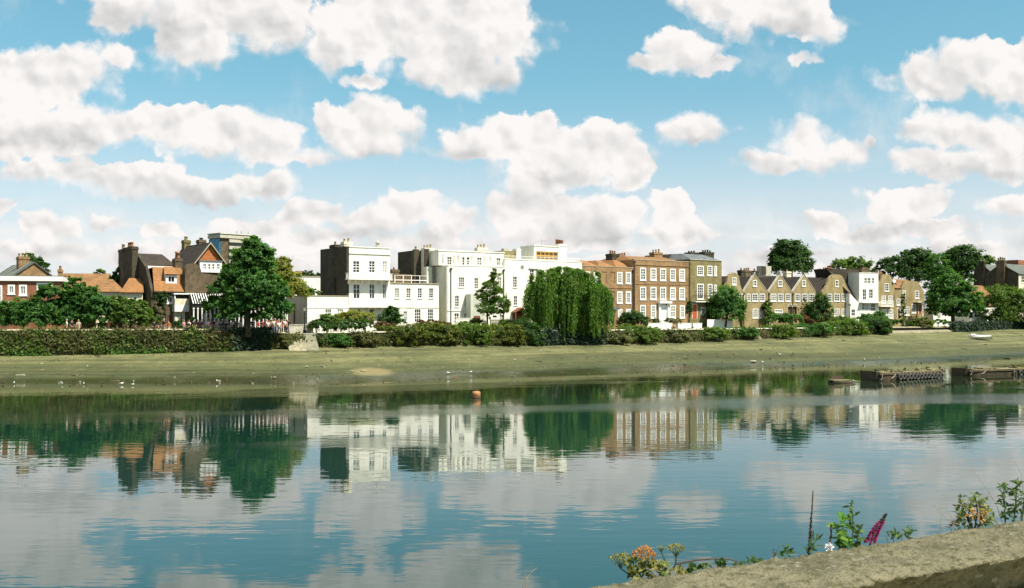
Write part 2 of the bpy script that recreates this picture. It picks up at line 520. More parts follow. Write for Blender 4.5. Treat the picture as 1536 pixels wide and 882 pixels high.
# ------------------------------------------------------------------ the river bank
# (column, distance of the bank foot, row of the bank foot, row of the waterline)
_BK = np.array([
    (-2600,  80, 560, 600), (-1200, 100, 546, 584), (-300, 113, 536, 575), (0, 116, 533, 574.5), (170, 119, 530.5, 575),
    (340, 122, 528, 575), (430, 125, 522, 577), (500, 128.5, 518.5, 577), (700, 138, 518.5, 568), (880, 150, 517, 563),
    (1030, 162, 512, 557), (1140, 173, 508, 552), (1330, 197, 500.5, 548), (1450, 214, 497, 542.5), (1536, 228, 492, 537),
    (1800, 290, 487, 526), (2300, 400, 483, 512), (3200, 640, 480, 498)], dtype=float)

def bank(px):
    """distance and foot level of the bank, and distance of the waterline, along a sight line"""
    D = np.interp(px, _BK[:,0], _BK[:,1])
    yb = np.interp(px, _BK[:,0], _BK[:,2])
    yw = np.interp(px, _BK[:,0], _BK[:,3])
    return D, CAM - (yb - HZ)/F*D, CAM*F/(yw - HZ)

def bank_xy(px, back=0.0):
    D = float(np.interp(px, _BK[:,0], _BK[:,1])) + back
    return ((px - CX)/F*D, D)

def shore(t):
    """profile of the foreshore: nearly flat at the water's edge"""
    return np.where(t > 0, np.abs(t)**1.35, t*.45)

def mud_z(px, D):
    Db, zb, Dw = bank(px)
    t = (D - Dw)/(Db - Dw)
    return float(zb*shore(t))

# --- water: one sheet, mirror-calm with breeze streaks
def build_water():
    m, t, bs = base_mat('river_water')
    bs.inputs['IOR'].default_value = 1.38
    bs.inputs['Specular IOR Level'].default_value = 0.75
    co = coords(t)
    sep = t.add('ShaderNodeSeparateXYZ'); t.l.new(co, sep.inputs[0])
    n0 = t.noise(t.vmath('MULTIPLY', co, (.01, .02, 0)), 1.0, 2)
    col = t.mix(t.ramp(n0, .35, .65), (.005, .030, .022, 1), (.008, .036, .026, 1))
    shal = t.ramp(t.math('MULTIPLY_ADD', sep.outputs[0], -.35, sep.outputs[1]), 62, 104)
    col = t.mix(shal, col, (.018, .028, .008, 1))
    t.l.new(col, bs.inputs['Base Color'])
    bs.inputs['Roughness'].default_value = 0.015
    # ripples: long low swell, short wavelets, fine chop
    w1 = t.noise(t.vmath('MULTIPLY', co, (.10, .36, 1)), 1.0, 1, 0.4)
    w2 = t.noise(t.vmath('MULTIPLY', co, (.60, 1.5, 1)), 1.0, 2, 0.5)
    w3 = t.noise(t.vmath('MULTIPLY', co, (5.5, 9.0, 1)), 1.0, 3, 0.6)
    # breeze patches: drawn-out streaks along the stream
    rot = t.add('ShaderNodeVectorRotate', rotation_type='Z_AXIS'); t.l.new(co, rot.inputs['Vector']); rot.inputs['Angle'].default_value = R(-17)
    pn = t.noise(t.vmath('MULTIPLY', rot.outputs[0], (.018, .085, 0)), 1.0, 4, 0.6, dist=0.6)
    # a long breeze band lying off the foreshore, across the middle of the stream
    rs = t.add('ShaderNodeSeparateXYZ'); t.l.new(rot.outputs[0], rs.inputs[0])
    wob = t.math('MULTIPLY', t.math('SUBTRACT', t.noise(t.vmath('MULTIPLY', co, (.03, .05, 0)), 1.0, 3, .6), .5), 20.0)
    by = t.math('ADD', sep.outputs[1], wob)
    line = t.math('MULTIPLY_ADD', sep.outputs[0], 0.30, 74.0)
    off = t.math('ABSOLUTE', t.math('SUBTRACT', by, line))
    wid = t.ramp(sep.outputs[0], -45, 45, 2.0, 11.0, False)
    band = t.math('MULTIPLY', t.ramp(t.math('DIVIDE', off, wid), 1.15, 0.1), t.math('MULTIPLY', t.ramp(sep.outputs[0], -42, -20, .4, .9), t.ramp(pn, .36, .60, .15, 1.0)))
    patch = t.math('MAXIMUM', t.math('MULTIPLY', t.ramp(pn, .56, .68), .7), band)
    h = t.math('MULTIPLY', w1, 0.0075)
    h = t.math('MULTIPLY_ADD', w2, 0.0050, h)
    fine = t.math('MULTIPLY', w3, t.math('MULTIPLY_ADD', patch, 0.0125, 0.00012))
    h = t.math('ADD', h, fine)
    b = t.add('ShaderNodeBump'); b.inputs['Strength'].default_value = 1.0; b.inputs['Distance'].default_value = 1.0
    t.l.new(h, b.inputs['Height']); t.l.new(b.outputs[0], bs.inputs['Normal'])
    o = mesh_obj('water', [(-3000,-800,0),(3000,-800,0),(3000,5000,0),(-3000,5000,0)], [(0,1,2,3)], m)
    tag(o, kind='structure')
build_water()

# --- foreshore: tidal mud from under the water up to the foot of the bank
def build_mud():
    m, t, bs = base_mat('tidal_mud')
    co = coords(t)
    sep = t.add('ShaderNodeSeparateXYZ'); t.l.new(co, sep.inputs[0])
    n1 = t.noise(t.vmath('MULTIPLY', co, (.07, .05, .3)), 1.0, 6, .68)
    n2 = t.noise(t.vmath('MULTIPLY', co, (.8, .36, 1)), 1.0, 5, .68)
    n3 = t.noise(t.vmath('MULTIPLY', co, (.20, .14, .3)), 1.0, 6, .7)
    n4 = t.noise(t.vmath('MULTIPLY', co, (1.6, .62, 1)), 1.0, 4, .65)
    zz = t.math('MULTIPLY_ADD', t.math('SUBTRACT', n1, .5), 2.2, sep.outputs[2])
    dry = t.mix(t.ramp(n3, .3, .7), (.158, .154, .064, 1), (.080, .088, .034, 1))
    weed = t.mix(t.ramp(n2, .3, .7), (.046, .055, .018, 1), (.078, .082, .030, 1))
    wet = t.ramp(zz, 1.9, .6)
    col = t.mix(wet, dry, weed)
    sp = t.ramp(n2, .54, .68)
    col = t.mix(t.math('MULTIPLY', sp, .7), col, (.052, .056, .02, 1))
    pale = t.ramp(n4, .62, .72)
    col = t.mix(t.math('MULTIPLY', pale, .6), col, (.27, .24, .13, 1))
    # tide lines: faint bands following the level, and the soaked margin
    tb = t.add('ShaderNodeCombineXYZ'); t.l.new(t.math('MULTIPLY', sep.outputs[0], .012), tb.inputs[0]); t.l.new(t.math('MULTIPLY_ADD', t.math('SUBTRACT', n3, .5), .9, t.math('MULTIPLY', sep.outputs[2], 3.2)), tb.inputs[2])
    tn = t.noise(tb.outputs[0], 1.6, 3, .6)
    bandm = t.ramp(tn, .36, .64, .74, 1.24)
    cbm = t.add('ShaderNodeCombineColor')
    for i in range(3): t.l.new(bandm, cbm.inputs[i])
    col = t.mix(1.0, col, cbm.outputs[0], 'MULTIPLY')
    soak = t.ramp(t.math('MULTIPLY_ADD', t.math('SUBTRACT', n1, .5), 1.1, sep.outputs[2]), .55, .08)
    col = t.mix(t.math('MULTIPLY', soak, .8), col, (.034, .040, .014, 1))
    # a low bank of pale dry silt left of the buoy
    ce = t.vmath('LENGTH', t.vmath('MULTIPLY', t.vmath('ADD', co, (14.6, -111.5, 0)), (.42, .30, 0)))
    ce = t.math('ADD', ce, t.math('MULTIPLY', t.math('SUBTRACT', n2, .5), .8))
    col = t.mix(t.math('MULTIPLY', t.ramp(ce, 1.2, .5), .75), col, (.235, .195, .088, 1))
    t.l.new(col, bs.inputs['Base Color'])
    ro = t.math('MULTIPLY', t.ramp(zz, .0, .9, .35, .95), t.math('MULTIPLY_ADD', soak, -.72, 1.0))
    t.l.new(ro, bs.inputs['Roughness'])
    bs.inputs['Specular IOR Level'].default_value = .3
    b = t.add('ShaderNodeBump'); b.inputs['Strength'].default_value = .8; b.inputs['Distance'].default_value = .12
    t.l.new(t.math('ADD', n2, t.math('MULTIPLY', n4, .4)), b.inputs['Height']); t.l.new(b.outputs[0], bs.inputs['Normal'])
    cols = list(range(-2600, 3201, 10)); rows = np.linspace(-.5, 1.06, 46)
    rng = np.random.default_rng(3)
    vs, fs = [], []
    import mathutils.noise as mn
    for c in cols:
        Db, zb, Dw = bank(c)
        for r in rows:
            D = Dw + r*(Db-Dw); x = (c-CX)/F*D
            und = mn.noise(Vector((x*.07, D*.12, 2.0)))*.16 + mn.noise(Vector((x*.3, D*.5, 7.0)))*.05
            z = zb*float(shore(r)) + und*min(1, max(.15, r+.3)) + mn.noise(Vector((x*.045, D*.10, 11.0)))*.07*max(0, 1-abs(r-.05)*3)
            vs.append((x, D, z))
    nr = len(rows)
    for i in range(len(cols)-1):
        for j in range(nr-1):
            a = i*nr+j
            fs.append((a, a+nr, a+nr+1, a+1))
    o = mesh_obj('foreshore', vs, fs, m, smooth=True)
    tag(o, kind='structure')
build_mud()

# --- the land behind the bank, to the horizon
def build_ground():
    m = M('ground_earth', (.13,.12,.06), (.07,.085,.03), .12, .95, fine=2.0)
    front = [bank_xy(c, .35) for c in range(-2600, 3201, 40)]
    vs = [(x, y, ZG) for x, y in front] + [(x*1.0 + (0 if abs(x) < 400 else math.copysign(2500, x)), 4800, ZG) for x, y in front]
    n = len(front)
    fs = [(i, i+1, n+i+1, n+i) for i in range(n-1)]
    tag(mesh_obj('ground', vs, fs, m), kind='structure')
    # riverside path: a sheet just above the ground
    pm = M('path_gravel', (.34,.29,.19), (.27,.235,.15), .5, .95, fine=3)
    a = [bank_xy(c, .5) for c in range(-600, 1700, 20)]; b = [bank_xy(c, 3.6) for c in range(-600, 1700, 20)]
    vs = [(x, y, ZG+.02) for x, y in a] + [(x, y, ZG+.02) for x, y in b]
    n = len(a)
    tag(mesh_obj('path', vs, [(i, i+1, n+i+1, n+i) for i in range(n-1)], pm), kind='structure')
build_ground()

# --- river walls along the bank
def strip_wall(name, label, c0, c1, top, thick, mats, cop=.14, step=10, batter=0.0, drop=1.2, z_lo=None):
    """a wall following the bank line: masonry body and a separate coping course"""
    xs0, ys0 = bank_xy((c0+c1)/2)
    root = empty(name, (xs0, ys0, ZG), 0, label, 'wall')
    cs = list(np.arange(c0, c1+.1, step))
    if cs[-1] < c1: cs.append(c1)
    def sweep(off0, off1, zl, zh):
        vs, fs = [], []
        for c in cs:
            Db, zb, _ = bank(c)
            zt = top(c) if callable(top) else top
            lo = (zb - drop) if zl is None else zt + zl
            hi = zt + zh
            for (off, z) in ((off0 + 0, lo), (off1, lo), (off1, hi), (off0 + batter*(1 if zl is None else 1), hi)):
                x, y = bank_xy(c, off)
                vs.append((x - xs0, y - ys0, z - ZG))
        n = len(cs)
        for i in range(n-1):
            for k in range(4):
                k2 = (k+1) % 4
                fs.append((i*4+k, i*4+k2, (i+1)*4+k2, (i+1)*4+k))
        fs.append((0,1,2,3)); fs.append(((n-1)*4+3,(n-1)*4+2,(n-1)*4+1,(n-1)*4))
        return vs, fs
    v, f = sweep(0, thick, None, 0)
    mesh_obj('wall_face', v, f, mats[0], root)
    if cop:
        v, f = sweep(-.05, thick+.05, .004, cop)
        mesh_obj('coping', v, f, mats[1], root)
    return root

MAT['riverwall'] = M('river_wall_stone', (.16,.145,.085), (.085,.085,.045), .5, .95, fine=2.4, stretch=(1,1,1.8), bump=.6)
MAT['ramp'] = M('ramp_concrete', (.30,.265,.175), (.22,.20,.13), .35, .95, fine=2.2)
strip_wall('river_wall', 'long weedy river wall with a parapet in front of the pub terrace', -700, 428, lambda c: 4.86 if c < 392 else 4.45, .5, (MAT['riverwall'], MAT['coping']), batter=.25)
strip_wall('river_wall', 'low overgrown river wall below the white houses and the weeping willow', 476, 905, 4.42, .45, (MAT['riverwall'], MAT['stone']), batter=.3)
strip_wall('river_wall', 'hedged river wall below the brick houses and gabled cottages', 905.5, 1330, 4.42, .45, (MAT['riverwall'], MAT['stone']), batter=.3)
strip_wall('river_wall', 'dark shaded river wall under the trees beside the stranded dinghy', 1430, 1900, 5.0, .5, (MAT['riverwall'], MAT['riverwall']), batter=.2)

# sloping concrete apron between the hedge and the shaded wall
def build_apron():
    vs, fs = [], []
    cs = list(range(1331, 1430, 8))
    for c in cs:
        Db, zb, _ = bank(c)
        for off, z in ((-.6, zb-.3), (-.4, zb+.15), (3.2, 4.5), (5.0, 4.55), (5.0, 3.0)):
            x, y = bank_xy(c, off); vs.append((x, y, z))
    n = len(cs)
    for i in range(n-1):
        for k in range(4):
            fs.append((i*5+k, (i+1)*5+k, (i+1)*5+k+1, i*5+k+1))
    tag(mesh_obj('river_apron', vs, fs, MAT['ramp']), 'bare sloping concrete apron between the hedge and the dark wall', 'slope')
build_apron()

# stone river stairs at the end of the pub wall
def build_stairs():
    x, y = bank_xy(452)
    root = empty('river_stairs', (x, y, ZG), R(24), 'worn stone steps going down to the mud beside the white house', 'stairs')
    st = MB()
    for k in range(11):
        st.box(.15, 1.75, -2.1+k*.24, -1.86+k*.24+.02, -2.6, -2.05+k*.2)
    st.build('steps', MAT['concrete'], root)
    ra = MB()
    ra.add([(-1.9,-2.6,-2.6),(.12,-2.6,-2.6),(.12,1.0,-2.6),(-1.9,1.0,-2.6),(-1.9,-2.5,-2.0),(.12,-2.3,-2.0),(.12,.6,.12),(-1.9,.6,.12)],
           [(0,1,2,3),(4,5,6,7),(0,1,5,4),(1,2,6,5),(2,3,7,6),(3,0,4,7)])
    ra.build('ramp', MAT['ramp'], root)
    wl = MB(); wl.box(-2.6, 2.1, .62, 1.1, -2.6, .1)
    wl.build('landing', MAT['stone'], root)
build_stairs()
# ------------------------------------------------------------------ houses
GR = random.Random(8)
class House:
    """local frame: x along the front (to the right), y into the building, z up from the path"""
    def __init__(s, name, label, cat, pxa, Da, ang, pxb=None, group=None, zg=ZG):
        s.ang = R(ang)
        s.A = Vector(((pxa-CX)/F*Da, Da, zg))
        s.d = Vector((math.cos(s.ang), math.sin(s.ang), 0)); s.n = Vector((-math.sin(s.ang), math.cos(s.ang), 0))
        s.root = empty(name, s.A, s.ang, label, cat, group)
        s.zg = zg
        s.W = s.x(pxb) if pxb is not None else None
    # sight line through a photo pixel, met with the plane y = const (or x = const)
    def p(s, px, py, y=0.0):
        r = Vector(((px-CX)/F, 1, 0)); o = -s.A.copy(); o.z = 0
        k = (y - o.dot(s.n)) / r.dot(s.n)
        hit = r*k
        return (hit + o).dot(s.d), CAM - (py-HZ)/F*k - s.zg
    def x(s, px, y=0.0): return s.p(px, HZ, y)[0]
    def z(s, px, py, y=0.0): return s.p(px, py, y)[1]
    def side(s, px, x=0.0):
        """depth at which the plane x = const is seen in photo column px"""
        r = Vector(((px-CX)/F, 1, 0)); o = -s.A.copy(); o.z = 0
        k = (x - o.dot(s.d)) / r.dot(s.d)
        return (r*k + o).dot(s.n)
    def rect(s, q, y=0.0):
        x0, z1 = s.p(q[0], q[1], y); x1, z0 = s.p(q[2], q[3], y)
        return (x0, x1, z0, z1)
    def mb(s, name, mb, mat, parent=None, smooth=False):
        return mb.build(name, mat, parent or s.root, smooth)
    def box(s, name, x0, x1, y0, y1, z0, z1, mat, parent=None):
        b = MB(); b.box(x0, x1, y0, y1, z0, z1); return b.build(name, mat, parent or s.root)
    def prism(s, name, outline, y0, y1, mat, holes=(), reveal=.14):
        """extrude an (x, z) outline into the house, with real openings in the front face"""
        vs, fs = [], []
        n = len(outline)
        vs += [(x, y0, z) for x, z in outline]; vs += [(x, y1, z) for x, z in outline]
        for i in range(n):
            j = (i+1) % n
            fs.append((i, n+i, n+j, j))
        fs.append(tuple(range(n, 2*n)))
        loops = [[Vector((x, z, 0)) for x, z in outline]]
        idx = list(range(n))
        for (x0, x1, z0, z1) in holes:
            b = len(vs)
            q = [(x0, z0), (x0, z1), (x1, z1), (x1, z0)]
            vs += [(x, y0, z) for x, z in q]; vs += [(x, y0+reveal, z) for x, z in q]
            for i in range(4):
                j = (i+1) % 4
                fs.append((b+i, b+j, b+4+j, b+4+i))
            loops.append([Vector((x, z, 0)) for x, z in q]); idx += [b, b+1, b+2, b+3]
        for tri in tessellate_polygon(loops):
            fs.append(tuple(idx[i] for i in tri))
        return mesh_obj(name, vs, fs, mat, s.root)
    def slab(s, name, quad, th, mat, parent=None):
        """a roof plane given by four corners, thickened downwards"""
        q = [Vector(v) for v in quad]
        nrm = (q[1]-q[0]).cross(q[2]-q[0]).normalized()
        if nrm.z < 0: nrm = -nrm
        vs = q + [v - nrm*th for v in q]
        n = len(q)
        fs = [tuple(range(n)), tuple(range(2*n-1, n-1, -1))] + [(i, (i+1) % n, n+(i+1) % n, n+i) for i in range(n)]
        return mesh_obj(name, vs, fs, mat, parent or s.root)
    def window(s, r, y=0.0, cols=2, rows=3, mat=None, glass='g', fw=.10, bar=.05, proud=0.0, depth=.10, sill=True, name='window', reveal=.14, arch=False):
        x0, x1, z0, z1 = r
        mat = mat or MAT['paint']
        fy0 = y + reveal - depth - proud; fy1 = y + reveal - .02
        b = MB()
        b.box(x0, x0+fw, fy0, fy1, z0, z1); b.box(x1-fw, x1, fy0, fy1, z0, z1)
        b.box(x0+fw, x1-fw, fy0, fy1, z0, z0+fw); b.box(x0+fw, x1-fw, fy0, fy1, z1-fw, z1)
        ix0, ix1, iz0, iz1 = x0+fw, x1-fw, z0+fw, z1-fw
        by0, by1 = fy0+.02, fy1-.01
        for k in range(1, cols):
            xc = lerp(ix0, ix1, k/cols); b.box(xc-bar/2, xc+bar/2, by0, by1, iz0, iz1)
        for k in range(1, rows):
            zc = lerp(iz0, iz1, k/rows); bb = bar*1.5 if (rows % 2 == 0 and k == rows//2) else bar
            b.box(ix0, ix1, by0+.004, by1-.004, zc-bb/2, zc+bb/2)
        w = b.build(name, mat, s.root)
        pb = MB(); pb.box(x0+.01, x1-.01, fy1+.004, y+reveal+.03, z0+.01, z1-.01)
        pb.build('pane', glass_for(glass), w)
        if sill:
            sb = MB(); sb.box(x0-.06, x1+.06, y-.09, y+.02, z0-.11, z0-.004)
            sb.build('sill', mat, w)
        return w
    def surround(s, r, y, w, mat, d=.04):
        x0, x1, z0, z1 = r
        b = MB(); b.box(x0-w, x0-.003, y-d, y+.03, z0, z1+w); b.box(x1+.003, x1+w, y-d, y+.03, z0, z1+w); b.box(x0-.003, x1+.003, y-d, y+.03, z1+.003, z1+w)
        return b.build('window_surround', mat, s.root)
    def facade(s, outline, y0, y1, mat, wins, name='wall', **kw):
        """wins: (px0, py0, px1, py1, cols, rows, glass)"""
        rs = [s.rect(w[:4], y0) for w in wins]
        o = s.prism(name, outline, y0, y1, mat, rs, kw.get('reveal', .14))
        for w, r in zip(wins, rs):
            if w[4] == 0: continue
            k = dict(kw)
            g_ = w[6] if len(w) > 6 else 'g'
            if g_ != 'c' and GR.random() < .22: g_ = GR.choice('cwg')
            s.window(r, y0, w[4], w[5], glass=g_, **k)
        return o
    def chimney(s, x0, x1, y0, y1, z0, z1, mat, pots=2, potmat=None, cap=True, pot_h=.55, pot_r=.16):
        b = MB(); b.box(x0, x1, y0, y1, z0, z1-.35)
        b.box(x0-.07, x1+.07, y0-.07, y1+.07, z1-.347, z1-.18); b.box(x0-.02, x1+.02, y0-.02, y1+.02, z1-.177, z1)
        c = b.build('chimney', mat, s.root)
        for k in range(pots):
            pb = MB(); t = (k+.5)/pots
            lx = x1-x0; ly = y1-y0
            cx, cy = (lerp(x0, x1, t), (y0+y1)/2) if lx >= ly else ((x0+x1)/2, lerp(y0, y1, t))
            hh = pot_h*(.85 + .3*((k*7) % 3)/2)
            pb.lathe(cx, cy, [(pot_r*1.1, z1+.002), (pot_r, z1+hh*.2), (pot_r*.82, z1+hh*.8), (pot_r*1.05, z1+hh*.82), (pot_r*1.05, z1+hh)], 8)
            pb.build('chimney_pot', potmat or MAT['pot'], c, True)
        return c
    def flat_cap(s, x0, x1, y0, y1, z, mat, h=.14, over=.08, name='coping'):
        b = MB(); b.box(x0-over, x1+over, y0-over, y1+over, z+.003, z+h); return b.build(name, mat, s.root)
    def pipe(s, x, y, z0, z1, mat=None, r=.06):
        b = MB(); b.tube([(x, y, z0), (x, y, z1)], r, 6); b.box(x-.14, x+.14, y-.14, y+.1, z1+.002, z1+.28)
        return b.build('drainpipe', mat or MAT['iron'], s.root)
    def rail(s, x0, x1, y, z, h, mat, n=12, name='railing', posts=True, ends=None, bars=.018):
        b = MB()
        b.box(x0, x1, y-.025, y+.025, z+h-.05, z+h); b.box(x0, x1, y-.02, y+.02, z+.06, z+.1)
        for k in range(n+1):
            xc = lerp(x0+.02, x1-.02, k/n); b.box(xc-bars, xc+bars, y-bars, y+bars, z+.1, z+h-.05)
        if ends:
            for xe in (x0, x1):
                b.box(xe-.025, xe+.025, y+.03, ends, z+h-.049, z+h-.001)
                m = max(2, int(abs(ends-y)/.2))
                for k in range(1, m): 
                    yc = lerp(y, ends, k/m); b.box(xe-bars, xe+bars, yc-bars, yc+bars, z, z+h-.05)
        return b.build(name, mat, s.root)
    def door(s, r, y, mat, frame=None, fw=.1, reveal=.14):
        x0, x1, z0, z1 = r
        f = MB(); f.box(x0, x0+fw, y-.02, y+reveal, z0, z1); f.box(x1-fw, x1, y-.02, y+reveal, z0, z1); f.box(x0+fw, x1-fw, y-.02, y+reveal, z1-fw*1.4, z1)
        fr = f.build('door_frame', frame or MAT['paint'], s.root)
        d = MB(); dx0, dx1, dz1 = x0+fw+.004, x1-fw-.004, z1-fw*1.4-.004
        d.box(dx0, dx1, y+.05, y+.1, z0, dz1)
        w = dx1-dx0; h = dz1-z0
        for a, bb in ((.12,.44),(.56,.88)):
            for c, e in ((.08,.42),(.5,.92)):
                d.box(dx0+w*a, dx0+w*bb, y+.035, y+.0495, z0+h*c, z0+h*e)
        do = d.build('door', mat, s.root)
        hb = MB(); hb.ball((dx1-.1, y+.02, z0+h*.47), .04, n=6, m=5); hb.build('handle', MAT['iron'], do)
        return do

def rect_outline(x0, x1, z0, z1): return [(x0, z0), (x1, z0), (x1, z1), (x0, z1)]
ROWANG = 38.0
def Drow(px): return 156.9/(1-.0004875*(px-768))

# ---- far left: flat-fronted red brick house with a white fascia
h = House('brick_house', 'flat roofed red brick house with a deep white fascia at the left edge', 'house', -44, 126, 16, 91)
W = h.W; zt = h.z(40, 414.5); zf = h.z(40, 421.5)
h.facade(rect_outline(0, W, -.3, zf), 0, 7, MAT['redbrick'],
         [(-26,428,-14,456,2,2),(-4,428,3.5,458,1,2),(11.5,427,22.5,441,2,1,'c'),(28.5,427,40.5,443,2,1,'c'),(55,424,79,440,3,1),(12,452,24,474,2,2),(30,452,42,474,2,2)], fw=.2, proud=.06)
b = MB(); b.box(-.25, W+.25, -.25, 7.2, zf+.004, zt); h.mb('fascia', b, MAT['paint'])
b = MB(); b.box(-.15, W+.15, -.15, 7.1, zt+.003, zt+.1); h.mb('roof', b, MAT['lead'])

# ---- gabled house behind it
h = House('gabled_house', 'buff brick gabled house rising behind the flat roofed red house', 'house', 19, 139, 38, 80)
W = h.W; ze = h.z(19, 415); za = h.z(50, 394)
yb = 12
h.prism('wall', [(0,-.3),(W,-.3),(W,ze),(W*.52,za),(0,ze)], 0, yb, MAT['brown'])
xm = W*.52
h.slab('roof', [(-.35,-.2,ze-.1),(xm,-.2,za+.12),(xm,yb,za+.12),(-.35,yb,ze-.1)], .12, MAT['slate'])
h.slab('roof', [(xm+.004,-.2,za+.12),(W+.35,-.2,ze-.1),(W+.35,yb,ze-.1),(xm+.004,yb,za+.12)], .12, MAT['slate'])
ridge = MB()
for k in range(5):
    yy = 1+k*2.3
    ridge.add([(-.3,yy,ze),(xm-.1,yy,za+.22),(xm-.1,yy+.25,za+.22),(-.3,yy+.25,ze)], [(0,1,2,3)])
h.mb('roof_batten', ridge, MAT['white_aged_shade'])
h.chimney(h.x(28, 3), h.x(44, 3), 3, 4.2, ze, h.z(36, 385, 3), MAT['brown'], 3, MAT['potpale'])

# ---- long low house with an orange-brown roof
h = House('tiled_house', 'long low house with a plain orange brown tiled roof behind the dark hedge trees', 'house', 82, 134, 8, 148)
W = h.W; ze = h.z(82, 441); zr = h.z(82, 410, 5)
h.prism('wall', rect_outline(0, W, -.3, ze), 0, 9, MAT['oldbrick'])
h.slab('roof', [(-.3,-.3,ze-.05),(W+.3,-.3,ze-.05),(W+.3,5,zr),(-.3,5,zr)], .12, MAT['brownroof'])
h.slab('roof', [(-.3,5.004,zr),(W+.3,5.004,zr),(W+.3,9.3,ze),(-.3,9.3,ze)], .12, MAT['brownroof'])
h.prism('gable_wall', [(0.02,ze+.003),(.3,ze+.003),(.3,zr-.3),(.02,zr-.3)], 4.2, 5.6, MAT['oldbrick'])
h.chimney(h.x(88,5), h.x(93,5), 4.6, 5.4, zr-.4, h.z(90,404,5), MAT['brown'], 1)

# ---- small hipped cottage + orange-roofed annexe
h = House('hipped_cottage', 'small cottage with a low hipped brown roof left of the tall sooty chimneys', 'cottage', 144, 128, 20, 184)
W = h.W; ze = h.z(144, 437.5); za = h.z(166, 419, 3)
h.facade(rect_outline(0, W, -.3, ze), 0, 6, MAT['cream'], [(150,448,160,462,2,2)])
o = .35
base = [(-o,-o,ze),(W+o,-o,ze),(W+o,6+o,ze),(-o,6+o,ze)]
top = [(W*.42,2.9,za),(W*.62,2.9,za)]
mesh_obj('roof', base+top, [(0,1,5,4),(1,2,5),(2,3,4,5),(3,0,4),(3,2,1,0)], MAT['brownroof'], h.root)
h = House('cottage_annexe', 'narrow cream annexe with a bright orange tiled roof beside the chimney wall', 'house', 182, 126.5, 20, 214)
W = h.W; ze = h.z(184, 438); zr = h.z(190, 417, 4)
h.facade(rect_outline(0, W, -.3, ze), 0, 7, MAT['cream'], [(200,444,206,455,1,2)])
h.slab('roof', [(-.15,-.35,ze-.02),(W+.1,-.35,ze-.02),(W+.1,4,zr),(.9,4,zr)], .12, MAT['orange'])
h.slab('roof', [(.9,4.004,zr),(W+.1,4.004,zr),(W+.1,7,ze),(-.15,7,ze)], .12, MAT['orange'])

# ---- the riverside pub: sooty gable end with tall stacks, orange mansard, dark main roof
h = House('riverside_pub', 'rambling riverside pub with a sooty chimney wall and a mossy orange mansard roof', 'pub', 231, 127.5, 36, 291)
W = h.W; D1 = h.side(207); ze = h.z(231, 437); zm = h.z(250, 401, 1.6)
h.facade(rect_outline(0, W, -.3, ze), 0, D1, MAT['oldbrick'], [(250,443.5,259.5,455,2,1),(250.5,472,257.5,490,0,0)], fw=.16, proud=.05)
h.door(h.rect((250.5,472,257.5,490)), 0, MAT['browndoor'], MAT['wood'])
h.slab('roof', [(-.1,-.4,ze),(W+.2,-.4,ze),(W-1.1,1.7,zm),(.35,1.7,zm)], .14, MAT['orange'])
h.slab('roof', [(.35,1.704,zm),(W-1.1,1.704,zm),(W-.6,D1,zm-.6),(0,D1,zm-.6)], .12, MAT['orange'])
h.slab('roof', [(W-1.1,1.7,zm),(W+.2,-.4,ze),(W+.2,D1,ze),(W-.6,D1,zm-.6)], .12, MAT['orange'])
gt = MB(); gt.box(-.15, W+.2, -.52, -.405, ze-.16, ze-.02); h.mb('gutter', gt, MAT['iron'])
# gable end: dark wall in the plane x = 0, rising in steps to the stacks
zs1 = h.z(231, 437); 
def yz_wall(h, name, pts, x0, x1, mat):
    n = len(pts)
    vs = [(x0, y, z) for y, z in pts] + [(x1, y, z) for y, z in pts]
    fs = [tuple(range(n)), tuple(range(2*n-1, n-1, -1))] + [(i, (i+1) % n, n+(i+1) % n, n+i) for i in range(n)]
    return mesh_obj(name, vs, fs, mat, h.root)
def sd(px, py, x=-.02):
    y = h.side(px, x)
    P = h.A + h.d*x + h.n*y
    return (y, CAM-(py-HZ)/F*P.y-h.zg)
pts = [(0,-.3),(0,sd(231,437)[1]), sd(222,400), sd(216,392), sd(211,383), sd(205,384), sd(196,400), sd(191,440), (sd(191,440)[0],-.3)]
yz_wall(h, 'gable_wall', pts, -.34, -.004, MAT['darkbrick'])
ya, yb2 = h.side(208,-.3), h.side(194.5,-.3)
zc = sd(200, 372)[1]
c = h.chimney(-1.1, -.36, ya, yb2, -.3, zc, MAT['darkbrick'], 0)
pb = MB(); ym = (ya+yb2)/2
for dy in (-.45, .45):
    pb.lathe(-.73, ym+dy, [(.24,zc+.002),(.22,zc+.2),(.19,zc+.5),(.25,zc+.52),(.25,zc+.62)], 8)
pb.build('chimney_pot', MAT['pot'], c, True)
ya3, yb3 = h.side(193.5,-.3), h.side(186,-.3)
zc2 = sd(189, 375)[1]
c = h.chimney(-1.0, -.36, ya3, yb3, -.3, zc2, MAT['oldbrick'], 1, MAT['potpale'], pot_h=.8, pot_r=.22)
